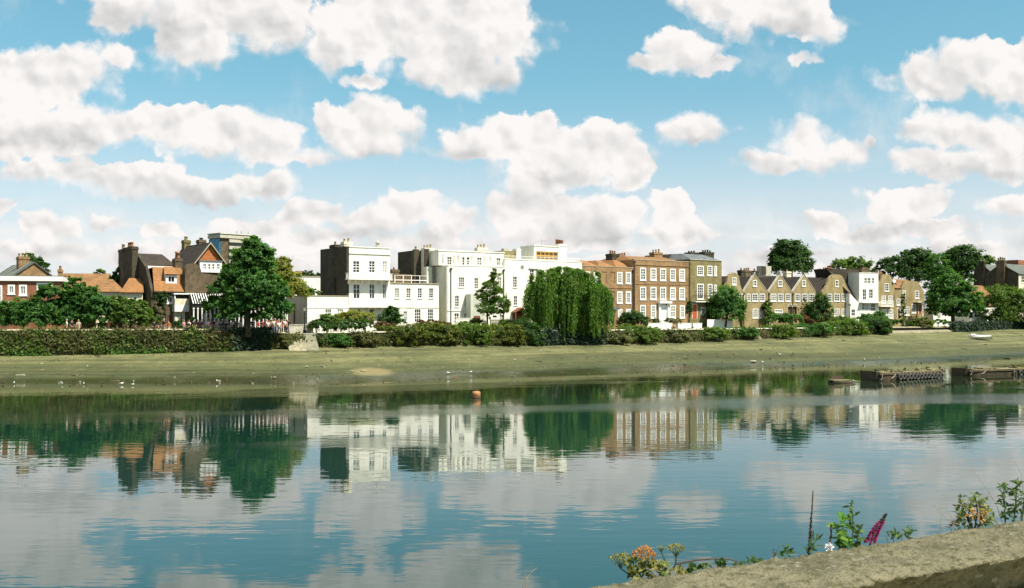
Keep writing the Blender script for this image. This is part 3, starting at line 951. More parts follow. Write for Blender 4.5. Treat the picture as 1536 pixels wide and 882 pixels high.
# dark main roof behind with a white fascia band
yr0 = 4.5
x0, zr0 = h.p(216, 397.5, yr0); x1, _ = h.p(263, 397.5, yr0)
_, zrt = h.p(240, 381, yr0+2)
h.prism('upper_wall', rect_outline(x0, x1, ze+.005, zr0-.35), yr0, yr0+5, MAT['oldbrick'])
b = MB(); b.box(x0-.1, x1+.1, yr0-.15, yr0-.004, zr0-.75, zr0-.05); h.mb('fascia', b, MAT['paint'])
h.slab('upper_roof', [(x0-.1,yr0-.2,zr0),(x1+.1,yr0-.2,zr0),(x1-.9,yr0+2.4,zrt),(x0-.1,yr0+2.4,zrt)], .14, MAT['darktile'])
h.slab('upper_roof', [(x0-.1,yr0+2.404,zrt),(x1-.9,yr0+2.404,zrt),(x1+.1,yr0+5.2,zr0),(x0-.1,yr0+5.2,zr0)], .14, MAT['darktile'])
b = MB(); q=h.rect((243,386,252,392), yr0-.1); b.add([(q[0],yr0+.9,q[2]+.1),(q[1],yr0+.9,q[2]+.1),(q[1]-.1,yr0+1.7,q[3]+.1),(q[0]-.1,yr0+1.7,q[3]+.1),(q[0],yr0+1.0,q[2]-.1),(q[1],yr0+1.0,q[2]-.1),(q[1]-.1,yr0+1.8,q[3]-.1),(q[0]-.1,yr0+1.8,q[3]-.1)],
      [(0,1,2,3),(4,5,6,7),(0,1,5,4),(1,2,6,5),(2,3,7,6),(3,0,4,7)])
h.mb('skylight', b, MAT['paint'])
# dormer
r = h.rect((250.5,413,263.5,425), .3)
h.prism('dormer', rect_outline(r[0]-.15, r[1]+.15, r[2]-.2, r[3]+.15), .3, 2.2, MAT['paint'], [r])
h.window(r, .3, 2, 1, fw=.18, sill=False, proud=.05)
zd = r[3]+.15
h.slab('dormer_roof', [(r[0]-.45,-.02,zd),(r[1]+.45,-.02,zd),(r[1]+.1,1.5,zd+.95),(r[0]-.0,1.5,zd+.95)], .1, MAT['orange'])
# chimney rising through the roof
xa, _ = h.p(263,400,1.9); xb, zb_ = h.p(274,388,1.9)
h.chimney(xa, xb, 1.9, 3.0, ze, zb_, MAT['oldbrick'], 2, MAT['pot'], pot_h=.9, pot_r=.22)
# white bay: dark upper opening, tan panel, white box, glazed doors below
x0, z0 = h.p(262,490,-.9); x1, z1 = h.p(291,437,-.9)
zz1 = h.z(270,448,-.9); zz2 = h.z(270,457.5,-.9); zz3 = h.z(270,467.5,-.9)
b = MB(); b.box(x0, x1, -.9, -.004, zz3, zz2); h.mb('bay', b, MAT['paint'])
b = MB(); b.box(x0+.05, x1-.05, -.85, -.004, zz2+.004, zz1); h.mb('bay_panel', b, MAT['cream'])
b = MB(); b.box(x0+.05, x1-.05, -.6, -.004, zz1+.004, z1-.4); h.mb('bay_window', b, MAT['glass'])
b = MB(); b.box(x0, x0+.14, -.8, -.61, zz1+.004, z1-.4); b.box(x1-.14, x1, -.8, -.61, zz1+.004, z1-.4); b.box(x0-.1,x1+.1,-.95,-.004,z1-.396,z1-.25); h.mb('bay_post', b, MAT['paint'])
wins = [(266,472,268.6,486,1,2),(271.2,472,274,486,1,2),(278.5,472,281.5,486,1,2),(284,472,287,486,1,2)]
x0b, x1b = h.x(262,-.5), h.x(291,-.5)
h.facade(rect_outline(x0b, x1b, -.3, zz3-.02), -.5, -.01, MAT['cream'], wins, name='porch', fw=.05)

# ---- taller pub wing: tile-hung gable with a white oriel
h = House('pub_wing', 'tall pub wing with a red tile hung gable and a white bay window', 'pub', 291, 131, 36, 338)
W = h.W; ze = h.z(291, 397); za = h.z(314, 365)
Dp = 9.5
h.facade(rect_outline(0, W, -.3, ze), 0, Dp, MAT['oldbrick'], [(302,415,326,421,4,1,'c'),(304,427,314,436,2,2)], fw=.1)
xm = h.x(314.5)
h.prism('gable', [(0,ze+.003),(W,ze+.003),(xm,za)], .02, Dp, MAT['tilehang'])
h.slab('roof', [(-.5,-.35,ze-.35),(xm,-.35,za+.12),(xm,Dp,za+.12),(-.5,Dp,ze-.35)], .14, MAT['darktile'])
h.slab('roof', [(xm+.004,-.35,za+.12),(W+.5,-.35,ze-.35),(W+.5,Dp,ze-.35),(xm+.004,Dp,za+.12)], .14, MAT['darktile'])
b = MB()
b.add([(-.5,-.4,ze-.52),(xm,-.4,za-.08),(xm,-.4,za+.14),(-.5,-.4,ze-.33),(-.5,-.355,ze-.52),(xm,-.355,za-.08),(xm,-.355,za+.14),(-.5,-.355,ze-.33)], [(0,1,2,3),(4,5,6,7),(0,1,5,4),(2,3,7,6)])
b.add([(W+.5,-.4,ze-.52),(xm,-.4,za-.08),(xm,-.4,za+.14),(W+.5,-.4,ze-.33),(W+.5,-.355,ze-.52),(xm,-.355,za-.08),(xm,-.355,za+.14),(W+.5,-.355,ze-.33)], [(0,1,2,3),(4,5,6,7),(0,1,5,4),(2,3,7,6)])
h.mb('bargeboard', b, MAT['coping'])
x0, z1 = h.p(300,391.5,-.7); x1, z0 = h.p(333,409,-.7)
wins = [(304.5,396,309.5,404,2,2),(312,396,316,404,1,2),(318,396,322,404,1,2),(325,396,330,404,2,2)]
h.facade(rect_outline(x0, x1, z0, z1), -.7, -.004, MAT['paint'], wins, name='bay', fw=.06, sill=False)
h.flat_cap(x0, x1, -.7, -.05, z1, MAT['lead'], .12, .12, 'bay_roof')
x0, z1 = h.p(306,413,-.15); x1, z0 = h.p(334,424,-.15)
b = MB(); b.box(x0, x1, -.3, -.004, z0+.1, z0+.35); b.box(x0, x1, -.25, -.004, z1-.2, z1); h.mb('balcony_rail', b, MAT['paint'])
xa, zb_ = h.p(297,362,5); xb, _ = h.p(310,362,5)
h.chimney(h.x(299,4.5), h.x(309,4.5), 4.5, 5.6, za-1, h.z(304,359.5,4.5), MAT['oldbrick'], 2, MAT['darkbrick'], pot_h=.3)
ya, _ = h.side(266, xm), 0
h.chimney(xm-.35, xm+.5, Dp-1.2, Dp-.2, ze, za+.9, MAT['stockolive'], 2, MAT['potpale'])
# curved brick shaped gable beside it and glass-roofed verandah
x0, z0 = h.p(283,440,-1.2); 
pts = []
for k in range(13):
    a = math.pi*k/12
    pts.append((h.x(290,-1.2)+ -math.cos(a)*1.0, h.z(288,409,-1.2) + math.sin(a)*1.15))
pts = [(pts[0][0],-.3)] + pts + [(pts[-1][0]+1.9, h.z(300,412,-1.2)), (pts[-1][0]+1.9,-.3)]
h.prism('shaped_gable', pts[::-1], -1.2, -.1, MAT['oldbrick'])

h = House('verandah', 'glass roofed verandah on white posts along the pub terrace', 'verandah', 290, 125, 22, 432)
W = h.W; zb_ = h.z(292, 461.5); zr = h.z(300, 441, 3.2)
b = MB(); b.box(-.1, W, 0, .18, zb_, zb_+.42); h.mb('beam', b, MAT['iron'])
for k in range(24):
    xc = lerp(.05, W-.1, k/23)
    b = MB(); b.box(xc-.07, xc+.07, .02, .16, .02, zb_-.004); b.box(xc-.1, xc+.1, -.01, .19, zb_-.2, zb_-.006)
    h.mb('post', b, MAT['paint'])
h.slab('glass_roof', [(-.1,-.1,zb_+.44),(W,-.1,zb_+.44),(W,3.2,zr),(-.1,3.2,zr)], .05, MAT['glass'])
b = MB()
for k in range(40):
    xc = lerp(0, W-.1, k/39)
    b.add([(xc-.045,-.12,zb_+.46),(xc+.045,-.12,zb_+.46),(xc+.045,3.2,zr+.03),(xc-.045,3.2,zr+.03),(xc-.045,-.12,zb_+.52),(xc+.045,-.12,zb_+.52),(xc+.045,3.2,zr+.09),(xc-.045,3.2,zr+.09)],
          [(0,1,2,3),(4,5,6,7),(0,1,5,4),(1,2,6,5),(2,3,7,6),(3,0,4,7)])
h.mb('glazing_bar', b, MAT['paint'])
b = MB(); b.box(-.1, W, 3.3, 7.5, -.3, zr-.02); h.mb('back_wall', b, MAT['oldbrick'])
for k in range(7):
    xc = lerp(1.5, W-2.2, k/6)
    h.window((xc, xc+.95, .8, 2.5), 3.17, 2, 3, glass='w', fw=.12, proud=.0, sill=False, reveal=.12)

# ---- distant office tower
h = House('office_tower', 'distant office tower with a blue glass side and a pale crown behind the pub', 'tower block', 331, 520, 48, 384)
W = h.W; D1 = h.side(314); zt = h.z(335, 357); zc = h.z(335, 350)
h.box('core', .2, W-.2, .2, D1-.2, -1, zt, MAT['oldbrick'])
h.box('glass_side', -.3, .18, .5, D1, -1, zt-.2, MAT['glassblue'])
x0 = h.x(343)
for k in range(9):
    z = zt - 3.4*k
    h.box('floor_band', x0, W, -.6, .18, z-1.9, z-.3, MAT['stone'])
h.box('window_band', x0+.2, W-.2, -.2, .17, zt-33, zt-.25, MAT['glass'])
h.box('crown', -.8, W+.6, -.9, D1+.3, zt+.02, zc-.8, MAT['stone'])
h.box('crown_band', -.5, W+.3, -.6, D1, zc-.78, zc-.3, MAT['glass'])
h.box('roof', -1.0, W+.8, -1.1, D1+.4, zc-.28, zc+.2, MAT['white_aged_shade'])
b = MB()
for q in ((355,-1),(362,.4),(372,-.5)): b.tube([(h.x(q[0],5),5,zc+.2),(h.x(q[0],5)+.1,5,zc+2.2)], .12, 4)
h.mb('roof_mast', b, MAT['iron'])

# ---- low distant white building and its chimney
h = House('white_building', 'far off low white building showing above the white wing', 'building', 440, 180, 20, 486)
W = h.W; zt = h.z(440, 415)
h.facade(rect_outline(0, W, -.3, zt), 0, 8, MAT['white'], [(458,428,464,436,2,2)])
h.flat_cap(0, W, 0, 8, zt, MAT['coping'], .15)
h.chimney(h.x(446), h.x(454), 1, 2, zt, h.z(450,406), MAT['brown'], 0)

# ---- the low white wing
h = House('white_wing', 'low single storey white wing with a grey shaded end wall and two small windows', 'house', 461, 133, 36, 523)
W = h.W; D1 = h.side(429); zt = h.z(461, 444)
h.facade(rect_outline(0, W, -.3, zt), 0, D1, MAT['white'], [(488,464,497,479,3,3,'w'),(506,464,515,480,3,3,'w')], fw=.05, bar=.07)
h.flat_cap(0, W, 0, D1, zt, MAT['coping'], .1, .06)
b = MB(); b.box(-.04, W, -.05, -.003, h.z(480,461.5)-.05, h.z(480,461.5)+.08); h.mb('string_course', b, MAT['white'])
yp = h.side(442); b = MB(); b.tube([(-.08,yp,h.z(461,487)),(-.08,yp,h.z(461,458))], .07, 6); b.box(-.2,-.01,yp-.12,yp+.12,h.z(461,458)+.002,h.z(461,458)+.25); h.mb('drainpipe', b, MAT['iron'])
b = MB(); b.box(-.12, -.004, .2, D1-.2, -.3, h.z(461,485)); h.mb('plinth', b, MAT['white'])

# ---- tall white villa with balconies
h = House('balcony_villa', 'tall white villa with two balconies, a ball finial and a sooty side wall', 'house', 520, 140, 34, 585)
W = h.W; D1 = h.side(480.5); zt = h.z(520, 370.5); zcor = h.z(520, 379.5)
wins = [(529.5,391.5,539.5,409,2,4,'g'),(553.5,391.5,562.5,409,2,4,'g'),(574,392,580.5,409,2,4,'g'),
        (530,426,540,448,2,3,'g'),(554,426,562,448,2,3,'g'),(574,426,579.5,448,2,3,'g'),
        (530.5,464,541,482,2,2),(554,464,562,488,1,2),(573,466,581,484,2,2)]
h.facade(rect_outline(.34, W, -.3, zt), 0, D1, MAT['white'], wins, fw=.06, bar=.06, sill=False)
h.box('party_wall', 0, .337, .02, D1, -.3, zt+.1, MAT['darkbrick'])
h.box('party_wall_pier', -.14, -.003, D1*.42, D1*.72, -.3, h.z(520,415), MAT['darkbrick'])
b = MB(); b.box(.3, W+.05, -.12, -.003, zcor-.06, zcor+.16); b.box(.3, W+.05, -.08, D1, zt+.004, zt+.14); h.mb('cornice', b, MAT['white'])
xf, zf = h.p(567.5, 366)
b = MB(); b.frustum(xf, .2, zt+.145, zt+.45, .28,.22,.18,.16); b.ball((xf,.2,zt+.72), .3); h.mb('ball_finial', b, MAT['stone'], smooth=False)
for k, (q, hgt) in enumerate(((494,2),(510,5),(514,3))):
    pass
c = h.chimney(.02, .9, h.side(502,.0), h.side(497,0)+.6, zt, zt+.55, MAT['darkbrick'], 1, MAT['pot'])
h.chimney(.05, 1.2, .9, 1.9, zt+.15, zt+.75, MAT['cream'], 2, MAT['potpale'])
for (zpy, pyr, nm) in ((417.5, 409.5, 0), (459.5, 448.5, 1)):
    x0, zf = h.p(523, zpy, -1.05); x1 = h.x(589, -1.05); hh = h.z(550, pyr, -1.05)-zf
    b = MB(); b.box(x0, x1, -1.1, -.003, zf-.14, zf)
    for k in range(7): 
        xc = lerp(x0+.4, x1-.4, k/6); b.add([(xc-.06,-.003,zf-.7),(xc+.06,-.003,zf-.7),(xc+.06,-.003,zf-.144),(xc-.06,-.003,zf-.144),(xc-.06,-.8,zf-.144),(xc+.06,-.8,zf-.144)], [(0,1,2,3),(0,1,5,4),(3,2,5,4),(0,4,3),(1,2,5)])
    bal = h.mb('balcony', b, MAT['white'])
    rl = h.rail(x0+.05, x1-.05, -1.05, zf, hh, MAT['paint'], 44, ends=-.01, bars=.016); rl.parent = bal
# ---- two-storey wing to its right
zw = h.z(587, 425); x0 = W+.005; x1 = h.x(660)
wins = [(592,432.5,599,447,2,4,'w'),(609.5,432.5,616,447,2,4,'w'),(626.5,432.5,633,447,2,4,'w'),(643.5,432.5,650,447,2,4,'w'),
        (588,464,596,482,2,3),(605,467,611,482,1,2,'c'),(622,464,631,483,3,4),(641.5,464,650,483,3,4)]
h.facade(rect_outline(x0, x1, -.3, zw), .35, 7, MAT['white'], wins, name='garden_wing', fw=.05, bar=.05)
b = MB(); b.box(x0+.05, x1+.06, .25, 7.05, zw+.003, zw+.13); h.mb('coping', b, MAT['coping'])
b = MB(); b.box(x0, x1, .28, .347, h.z(620,461,.3)-.05, h.z(620,461,.3)+.06); h.mb('string_course', b, MAT['white'])
x2, x3 = h.x(592,3), h.x(642,3)
h.rail(x2, x3, 3.0, zw+.13, h.z(615,413,3)-zw-.13, MAT['paint'], 4, bars=.04)
b = MB(); b.box(x2, x3, 2.98, 3.04, zw+.55, zw+.65); h.mb('rail_bar', b, MAT['paint'])
h.chimney(h.x(588,7.5), h.x(599,7.5), 7.5, 8.6, zw-1, h.z(592,404,7.5), MAT['oldbrick'], 1, MAT['pot'], pot_h=.35)
h.box('back_range', h.x(586,7.2), h.x(640,7.2), 7.2, 11, -.3, h.z(600,411,7.2), MAT['oldbrick'])

# ---- second white house: dark stack, grey end wall, set-back roof storey
h = House('attic_house', 'white house with a set back attic storey of shuttered windows and grey end wall', 'house', 672, 150, 30, 757)
W = h.W; D1 = h.side(648); zt = h.z(672, 398.5)
wins = [(688,416,696.5,430.5,3,4,'w'),(711.5,417,717.5,433.5,2,4,'w'),(746,416,752,431,2,3,'c'),
        (682.5,443.5,688.5,460,2,4,'g'),(697,443.5,703,460,2,4,'g'),(723,452,730,466,2,3,'g'),
        (681.5,470,688.5,480,2,2),(696.5,470,703.5,479,2,2),(750,472,756,482,2,2)]
h.facade(rect_outline(0, W, -.3, zt), 0, D1, MAT['white'], wins, fw=.05, bar=.055)
h.box('end_wall', -.2, -.003, .03, D1, -.3, zt-.05, MAT['white_aged_shade'])  # side turned from the sun: its shade is put into the grey
h.flat_cap(0, W, 0, D1, zt, MAT['white'], .12, .05)
b = MB(); b.box(-.02, W, -.07, -.003, h.z(690,466)-.05, h.z(690,466)+.1); h.mb('string_course', b, MAT['white'])
h.pipe(h.x(676.5,-.08), -.08, 0, h.z(676,405)); h.pipe(h.x(757,-.08)-.15, -.08, 0, h.z(756,407))
x0, x1 = h.x(706,-1.6), h.x(728,-1.6)
h.box('porch', x0, x1, -1.6, -.004, -.3, h.z(712,441,-1.6), MAT['white_aged_shade'])
b = MB(); b.box(x0+.5, x0+1.5, -1.65, -1.604, .1, 2.2); h.mb('porch_door', b, MAT['browndoor'])
ys = 1.6
zt2 = h.z(690, 377.5, ys); x0, x1 = h.x(658, ys), h.x(756, ys)
wins = [(670.5,385,678,397.5,2,3,'w'),(693,385.5,697.5,398,1,3,'w'),(699.5,385.5,705,398,1,3,'w'),(715.5,386,723,398,2,3,'w'),(744.5,387,751,398,2,3,'w')]
h.facade(rect_outline(x0, x1, zt+.13, zt2), ys, D1, MAT['white'], wins, name='attic', fw=.06, sill=False)
h.flat_cap(x0, x1, ys, D1, zt2, MAT['white'], .16, .1, 'attic_roof')
for q in (665, 681, 688, 708, 727, 736):
    b = MB(); b.box(h.x(q,ys-.05)-.16, h.x(q,ys-.05)+.16, ys-.07, ys-.004, zt+.5, zt2-.5)
    h.mb('shutter', b, MAT['stone'])
h.rail(h.x(700), W-.1, .25, zt+.12, .75, MAT['paint'], 30, bars=.012)
h.chimney(h.x(717,5), h.x(731,5), 5, 6, zt2, h.z(724,371.5,5), MAT['cream'], 3, MAT['potpale'])
h.box('dark_party_wall', h.x(621,D1+.3), h.x(640,D1+.3), D1+.3, D1+6, -.3, h.z(625,375.5,D1+.3), MAT['darkbrick'])
xa, xb = h.x(637,D1-.9), h.x(651,D1-.9)
c = h.chimney(xa, xb, D1-.9, D1+.28, -.3, h.z(640,372,D1-.9), MAT['white_aged_shade'], 3, MAT['potpale'])
h.box('dark_stack', h.x(636,D1-.95), h.x(643.5,D1-.95), D1-1.0, D1-.905, h.z(640,402,D1), h.z(640,373.5,D1-.9), MAT['darkbrick'])
h.box('parapet_pier', h.x(640,D1-2), h.x(648,D1-2), D1-2, D1-1.1, -.3, h.z(640,400,D1-2), MAT['white_aged_shade'])
h.chimney(h.x(622.5,D1+1), h.x(628,D1+1), D1+1, D1+1.8, 9, h.z(625,374,D1+1), MAT['darkbrick'], 1, MAT['potpale'])

# ---- third white house with the penthouse
h = House('penthouse_house', 'white house with a timber windowed penthouse and tall white chimney behind the willow', 'house', 757.5, 156, 36, 873)
W = h.W; zt = h.z(760, 389.5); D1 = 9
wins = [(769.5,415,775.5,431,2,4,'w'),(794.5,404,801,421,2,4,'w'),(857,405.5,863,410.5,3,1,'c'),(770.5,444,776,458,2,3,'w'),(794,440,802,456,2,4,'w'),(768.5,466,785,490,0,0)]
h.facade(rect_outline(0, W, -.3, zt), 0, D1, MAT['white'], wins, fw=.05, bar=.055)
h.flat_cap(0, W, 0, D1, zt, MAT['white'], .1, .05)
h.box('end_wall', -.12, -.003, .02, D1, -.3, zt-.03, MAT['white_aged_shade'])  # grey slab paints the shade of the left-facing end
r = h.rect((768.5,466,785,490)); xm = (r[0]+r[1])/2
h.door((xm-.65, xm+.65, .3, 2.55), -.1, MAT['browndoor'], MAT['browndoor'])
b = MB(); b.box(r[0], xm-.66, .0, .12, -.3, r[3]); b.box(xm+.66, r[1], .0, .12, -.3, r[3]); b.box(xm-.655, xm+.655, .0, .12, 2.56, r[3]); b.box(xm-.65, xm+.65, -.25, .1, -.3, .29); h.mb('door_surround', b, MAT['redbrick'])
zc = h.z(770, 468, -1.1); za = h.z(775, 461, -1.1)
x0, x1 = r[0]-.25, r[1]+.25
b = MB(); b.add([(x0,-1.1,zc),(xm,-1.1,za),(x1,-1.1,zc),(x0,-.003,zc),(xm,-.003,za),(x1,-.003,zc),(x0,-1.1,zc-.12),(xm,-1.1,za-.14),(x1,-1.1,zc-.12),(x0,-.003,zc-.12),(xm,-.003,za-.14),(x1,-.003,zc-.12)],
    [(0,1,4,3),(1,2,5,4),(6,7,10,9),(7,8,11,10),(0,1,7,6),(1,2,8,7),(3,4,10,9),(4,5,11,10),(0,3,9,6),(2,5,11,8)]); h.mb('door_canopy', b, MAT['browndoor'])
b = MB(); b.box(x0+.05, x0+.2, -1.05, -.93, -.3, zc-.13); b.box(x1-.2, x1-.05, -1.05, -.93, -.3, zc-.13); h.mb('canopy_post', b, MAT['browndoor'])
xp, zp = h.p(783.5, 400); b = MB()
b.lathe(0,0,[(.34,0),(.36,.03),(.30,.06)],20)
pl = h.mb('wall_plaque', b, MAT['stone']); pl.location = (xp, -.003, zp); pl.rotation_euler = (R(90),0,0)
b = MB(); b.lathe(0,0,[(.17,0),(.17,.02)],14); pc = b.build('plaque_centre', MAT['lead'], pl); pc.location = (0,0,.062)
b = MB(); b.box(h.x(793,-.05), h.x(808,-.05), -.2, -.003, h.z(795,402.5)-.02, h.z(795,402.5)+.06); h.mb('window_hood', b, MAT['white'])
h.box('roof_box', h.x(753,2.5), h.x(775,2.5), 2.5, 6.5, zt-1.2, h.z(765,376.5,2.5), MAT['stockolive'])
h.chimney(h.x(775.2,2.2), h.x(781,2.2), 2.2, 3.2, zt, h.z(778,373,2.2), MAT['white'], 0)
h.box('roof_box', h.x(768,4.5), h.x(775,4.5), 6.6, 7.3, zt, h.z(770,372,5), MAT['stone'])
yp = 1.6
x0, x1 = h.x(801.5,yp), h.x(838.5,yp); zp = h.z(815,369.5,yp); yb_ = h.side(781, x0)
w = (804,376.5,837.5,388)
h.facade(rect_outline(x0, x1, zt+.105, zp), yp, yb_, MAT['white'], [w+(5,2,'w')], name='penthouse', mat=None) if False else None
rr = h.rect(w, yp); rr = (rr[0], rr[1], zt+.25, rr[3])
h.prism('penthouse', rect_outline(x0, x1, zt+.105, zp), yp, yb_, MAT['white'], [rr])
h.window(rr, yp, 5, 2, MAT['timber'], 'w', fw=.16, bar=.14, sill=False)
h.box('penthouse_side', x0-.1, x0-.003, yp+.02, yb_, zt+.105, zp-.02, MAT['white_aged_shade'])  # shaded side of the white penthouse, painted in grey
h.flat_cap(x0, x1, yp, yb_, zp, MAT['white'], .14, .1, 'penthouse_roof')
h.chimney(h.x(838.8,yp+.4), h.x(850,yp+.4), yp+.4, yp+2.2, zt, h.z(845,366,yp+.4), MAT['white'], 3, MAT['redbrick'], pot_h=.7, pot_r=.24)
h.rail(.1, W-.1, .3, zt+.1, h.z(800,385,.3)-zt-.1, MAT['paint'], 60, bars=.012)
b = MB(); xa = h.x(812,4); za = zp+.14
b.tube([(xa,4,za),(xa,4,za+1.2)], .025, 5); b.tube([(xa-.9,4,za+.75),(xa+.9,4,za+.95)], .02, 5)
for k in range(6): b.tube([(xa-.8+.3*k,3.6,za+.77+.03*k),(xa-.8+.3*k,4.4,za+.77+.03*k)], .012, 4)
h.mb('roof_aerial', b, MAT['lead'])

# ---- brown brick house with hipped red roofs behind a parapet
h = House('brick_townhouse', 'brown brick house with red hipped roofs and two bricked up windows beside the willow', 'house', 872.5, 165.5, 37, 950)
W = h.W; zt = h.z(874, 399); D1 = 9
sash = []
for (a, b_, c, e) in ((877.5,407,885,425),(890.5,407,898,425),(925.5,408,933.5,425.5),(938.5,408,946.5,425.5),(925.5,437,933.5,455),(938.5,437,946.5,455),(927,463.5,933.5,476),(939,463.5,946,476),(877.5,437,885,455),(890.5,437,898,455)):
    sash.append((a,b_,c,e,3,4,'g'))
blind = [(903,407.5,910,425,0,0),(915.5,407.5,922.5,425,0,0),(903,437,910,454,0,0),(915.5,437,922.5,454,0,0)]
h.facade(rect_outline(0, W, -.3, zt), 0, D1, MAT['brown'], sash+blind+[(913.5,465.5,921,487,0,0)], fw=.2, bar=.06, proud=.07)
b = MB()
for q in blind: 
    r = h.rect(q[:4]); b.box(r[0], r[1], .08, .16, r[2], r[3])
h.mb('blind_window', b, MAT['brown'])
h.door(h.rect((913.5,465.5,921,487)), 0, MAT['paint'])
b = MB(); r = h.rect((911,461,924,464.5)); b.box(r[0], r[1], -.9, -.003, r[2], r[3]); h.mb('door_hood', b, MAT['lead'])
h.flat_cap(0, W, 0, .4, zt, MAT['coping'], .1, .05)
b = MB(); b.box(0, W, -.06, -.003, h.z(900,431)-.08, h.z(900,431)+.06); h.mb('string_course', b, MAT['brown'])
for (pa, pb_, pt) in ((876,900,391.5),(897,924,391.5),(922,950,391)):
    x0, x1 = h.x(pa,1.0), h.x(pb_,1.0); zr = h.z((pa+pb_)/2, pt, 3.5)
    xm0, xm1 = lerp(x0,x1,.4), lerp(x0,x1,.6)
    mesh_obj('roof', [(x0,.6,zt-.1),(x1,.6,zt-.1),(x1,8.5,zt-.1),(x0,8.5,zt-.1),(xm0,3.2,zr),(xm1,3.2,zr),(xm1,6.5,zr),(xm0,6.5,zr)], [(0,1,5,4),(1,2,6,5),(2,3,7,6),(3,0,4,7),(4,5,6,7)], MAT['orange'], h.root)
h.chimney(h.x(918.5,5), h.x(928.5,5), 5, 6.6, zt-.5, h.z(923,380.5,5), MAT['darkbrick'], 3, MAT['pot'])
h.chimney(h.x(932,7), h.x(942,7), 7, 8.2, zt-.5, h.z(936,384,7), MAT['orange'], 3, MAT['pot'])
h.pipe(W-.15, -.08, 0, zt-.6)

# ---- five bay mansion
h = House('brick_mansion', 'five bay brown brick mansion with tall white sash windows and a white front door', 'house', 950.5, 172.2, 37, 1033)
W = h.W; zt = h.z(951, 389.5); D1 = 10
cx5 = (964.5, 980, 994.5, 1009.2, 1023)
wins = []
for i, c in enumerate(cx5):
    k = 4.5 if i < 3 else 4.2
    wins.append((c-k, 401.5+i*.5, c+k, 420.5+i*.25, 3, 4, 'g' if i < 4 else 'c'))
    wins.append((c-k, 430+i*.35, c+k, 449.5, 3, 4, 'g' if i < 3 else 'c'))
wins += [(976,457.5,984,477,3,4,'c'),(1005,457.5,1013.5,477,3,4,'c'),(1019.5,458,1027,477,3,4,'c'),(988.5,455,1001,484,0,0),(960,457.5,968.5,477,3,4,'g')]
h.facade(rect_outline(0, W, -.3, zt), 0, D1, MAT['brown'], wins, fw=.2, bar=.06, proud=.08)
r = h.rect((988.5,455,1001,484)); h.door((r[0]+.15, r[1]-.15, r[2], r[3]-.4), -.05, MAT['paint'], fw=.16)
b = MB(); b.box(r[0]-.25, r[0]+.148, -.28, -.003, r[2], r[3]); b.box(r[1]-.148, r[1]+.25, -.28, -.003, r[2], r[3]); b.box(r[0]-.45, r[1]+.45, -.7, -.003, r[3]+.003, r[3]+.35); b.box(r[0]+.15, r[1]-.15, .1, .2, r[2], r[3]); h.mb('door_surround', b, MAT['paint'])
b = MB(); 
for k in range(3): b.box(r[0]-.5, r[1]+.5, -.35-.35*(3-k), -.3, r[2]-.2*(3-k)-.001*k, r[2]-.2*(2-k)-.004)
h.mb('door_step', b, MAT['stone'])
b = MB(); b.box(-.02, W, -.1, -.003, h.z(990,398)-.08, h.z(990,398)+.08); b.box(-.02, W, -.06, -.003, h.z(990,426)-.12, h.z(990,426)+.06); h.mb('string_course', b, MAT['brown'])
h.flat_cap(0, W, 0, .45, zt, MAT['coping'], .12, .05)
zr = h.z(975, 385.5, 4)
mesh_obj('roof', [(.2,.6,zt-.1),(W-.2,.6,zt-.1),(W-.2,D1,zt-.1),(.2,D1,zt-.1),(1.5,4,zr),(W-1.5,4,zr),(W-1.5,7,zr),(1.5,7,zr)], [(0,1,5,4),(1,2,6,5),(2,3,7,6),(3,0,4,7),(4,5,6,7)], MAT['brownroof'], h.root)
h.chimney(h.x(981.5,5), h.x(994,5), 5, 6.2, zt, h.z(987,378.5,5), MAT['brown'], 3, MAT['potpale'])
h.pipe(.12, -.08, 0, zt-.5)

# ---- tall narrow townhouse with the dark gambrel wall beside it
h = House('corner_townhouse', 'narrow three storey olive brick townhouse with an orange door and iron balcony', 'house', 1035.5, 180, 37, 1082.5)
W = h.W; zt = h.z(1036, 389.5); D1 = 9
wins = [(1045.5,398.5,1055.5,413.5,3,4,'g'),(1061,398.5,1068.5,413.5,2,4,'g'),(1071.5,399,1075,413.5,1,4,'c'),
        (1045.5,425.5,1055.5,449,3,5,'g'),(1061.5,426,1068.5,447,2,5,'g'),(1071.5,427,1075,446,1,4,'c'),
        (1051,461,1058.5,472,2,2,'g'),(1038,455.5,1046,477.5,0,0)]
h.facade(rect_outline(0, W, -.3, zt), 0, D1, MAT['stockolive'], wins, fw=.18, bar=.06, proud=.07)
h.door(h.rect((1038,455.5,1046,477.5)), 0, MAT['orangedoor'])
h.box('side_wall', -.3, -.003, .02, D1, -.3, zt+.05, MAT['darkbrick'])
zf = h.z(1050, 452, -.9); x0, x1 = h.x(1043.5,-.9), h.x(1078,-.9)
b = MB(); b.box(x0, x1, -.95, -.003, zf-.14, zf); bal = h.mb('balcony', b, MAT['paint'])
rl = h.rail(x0+.03, x1-.03, -.9, zf, 1.0, MAT['iron'], 26, ends=-.01, bars=.014); rl.parent = bal
h.flat_cap(0, W, 0, D1, zt, MAT['stone'], .12, .1, 'cornice')
zr = h.z(1060, 383, 4)
mesh_obj('roof', [(.1,.2,zt+.12),(W-.1,.2,zt+.12),(W-.1,D1,zt+.12),(.1,D1,zt+.12),(1.2,3,zr),(W-1.6,3,zr),(W-1.6,6,zr),(1.2,6,zr)], [(0,1,5,4),(1,2,6,5),(2,3,7,6),(3,0,4,7),(4,5,6,7)], MAT['lead'], h.root)
h.chimney(h.x(1036.5,3), h.x(1048,3), 3, 4.6, zt, h.z(1042,378.5,3), MAT['darkbrick'], 3, MAT['darkbrick'], pot_h=.3)
h.chimney(h.x(1057,5), h.x(1071,5), 5, 6.4, zt, h.z(1064,378,5), MAT['darkbrick'], 4, MAT['darkbrick'], pot_h=.4)
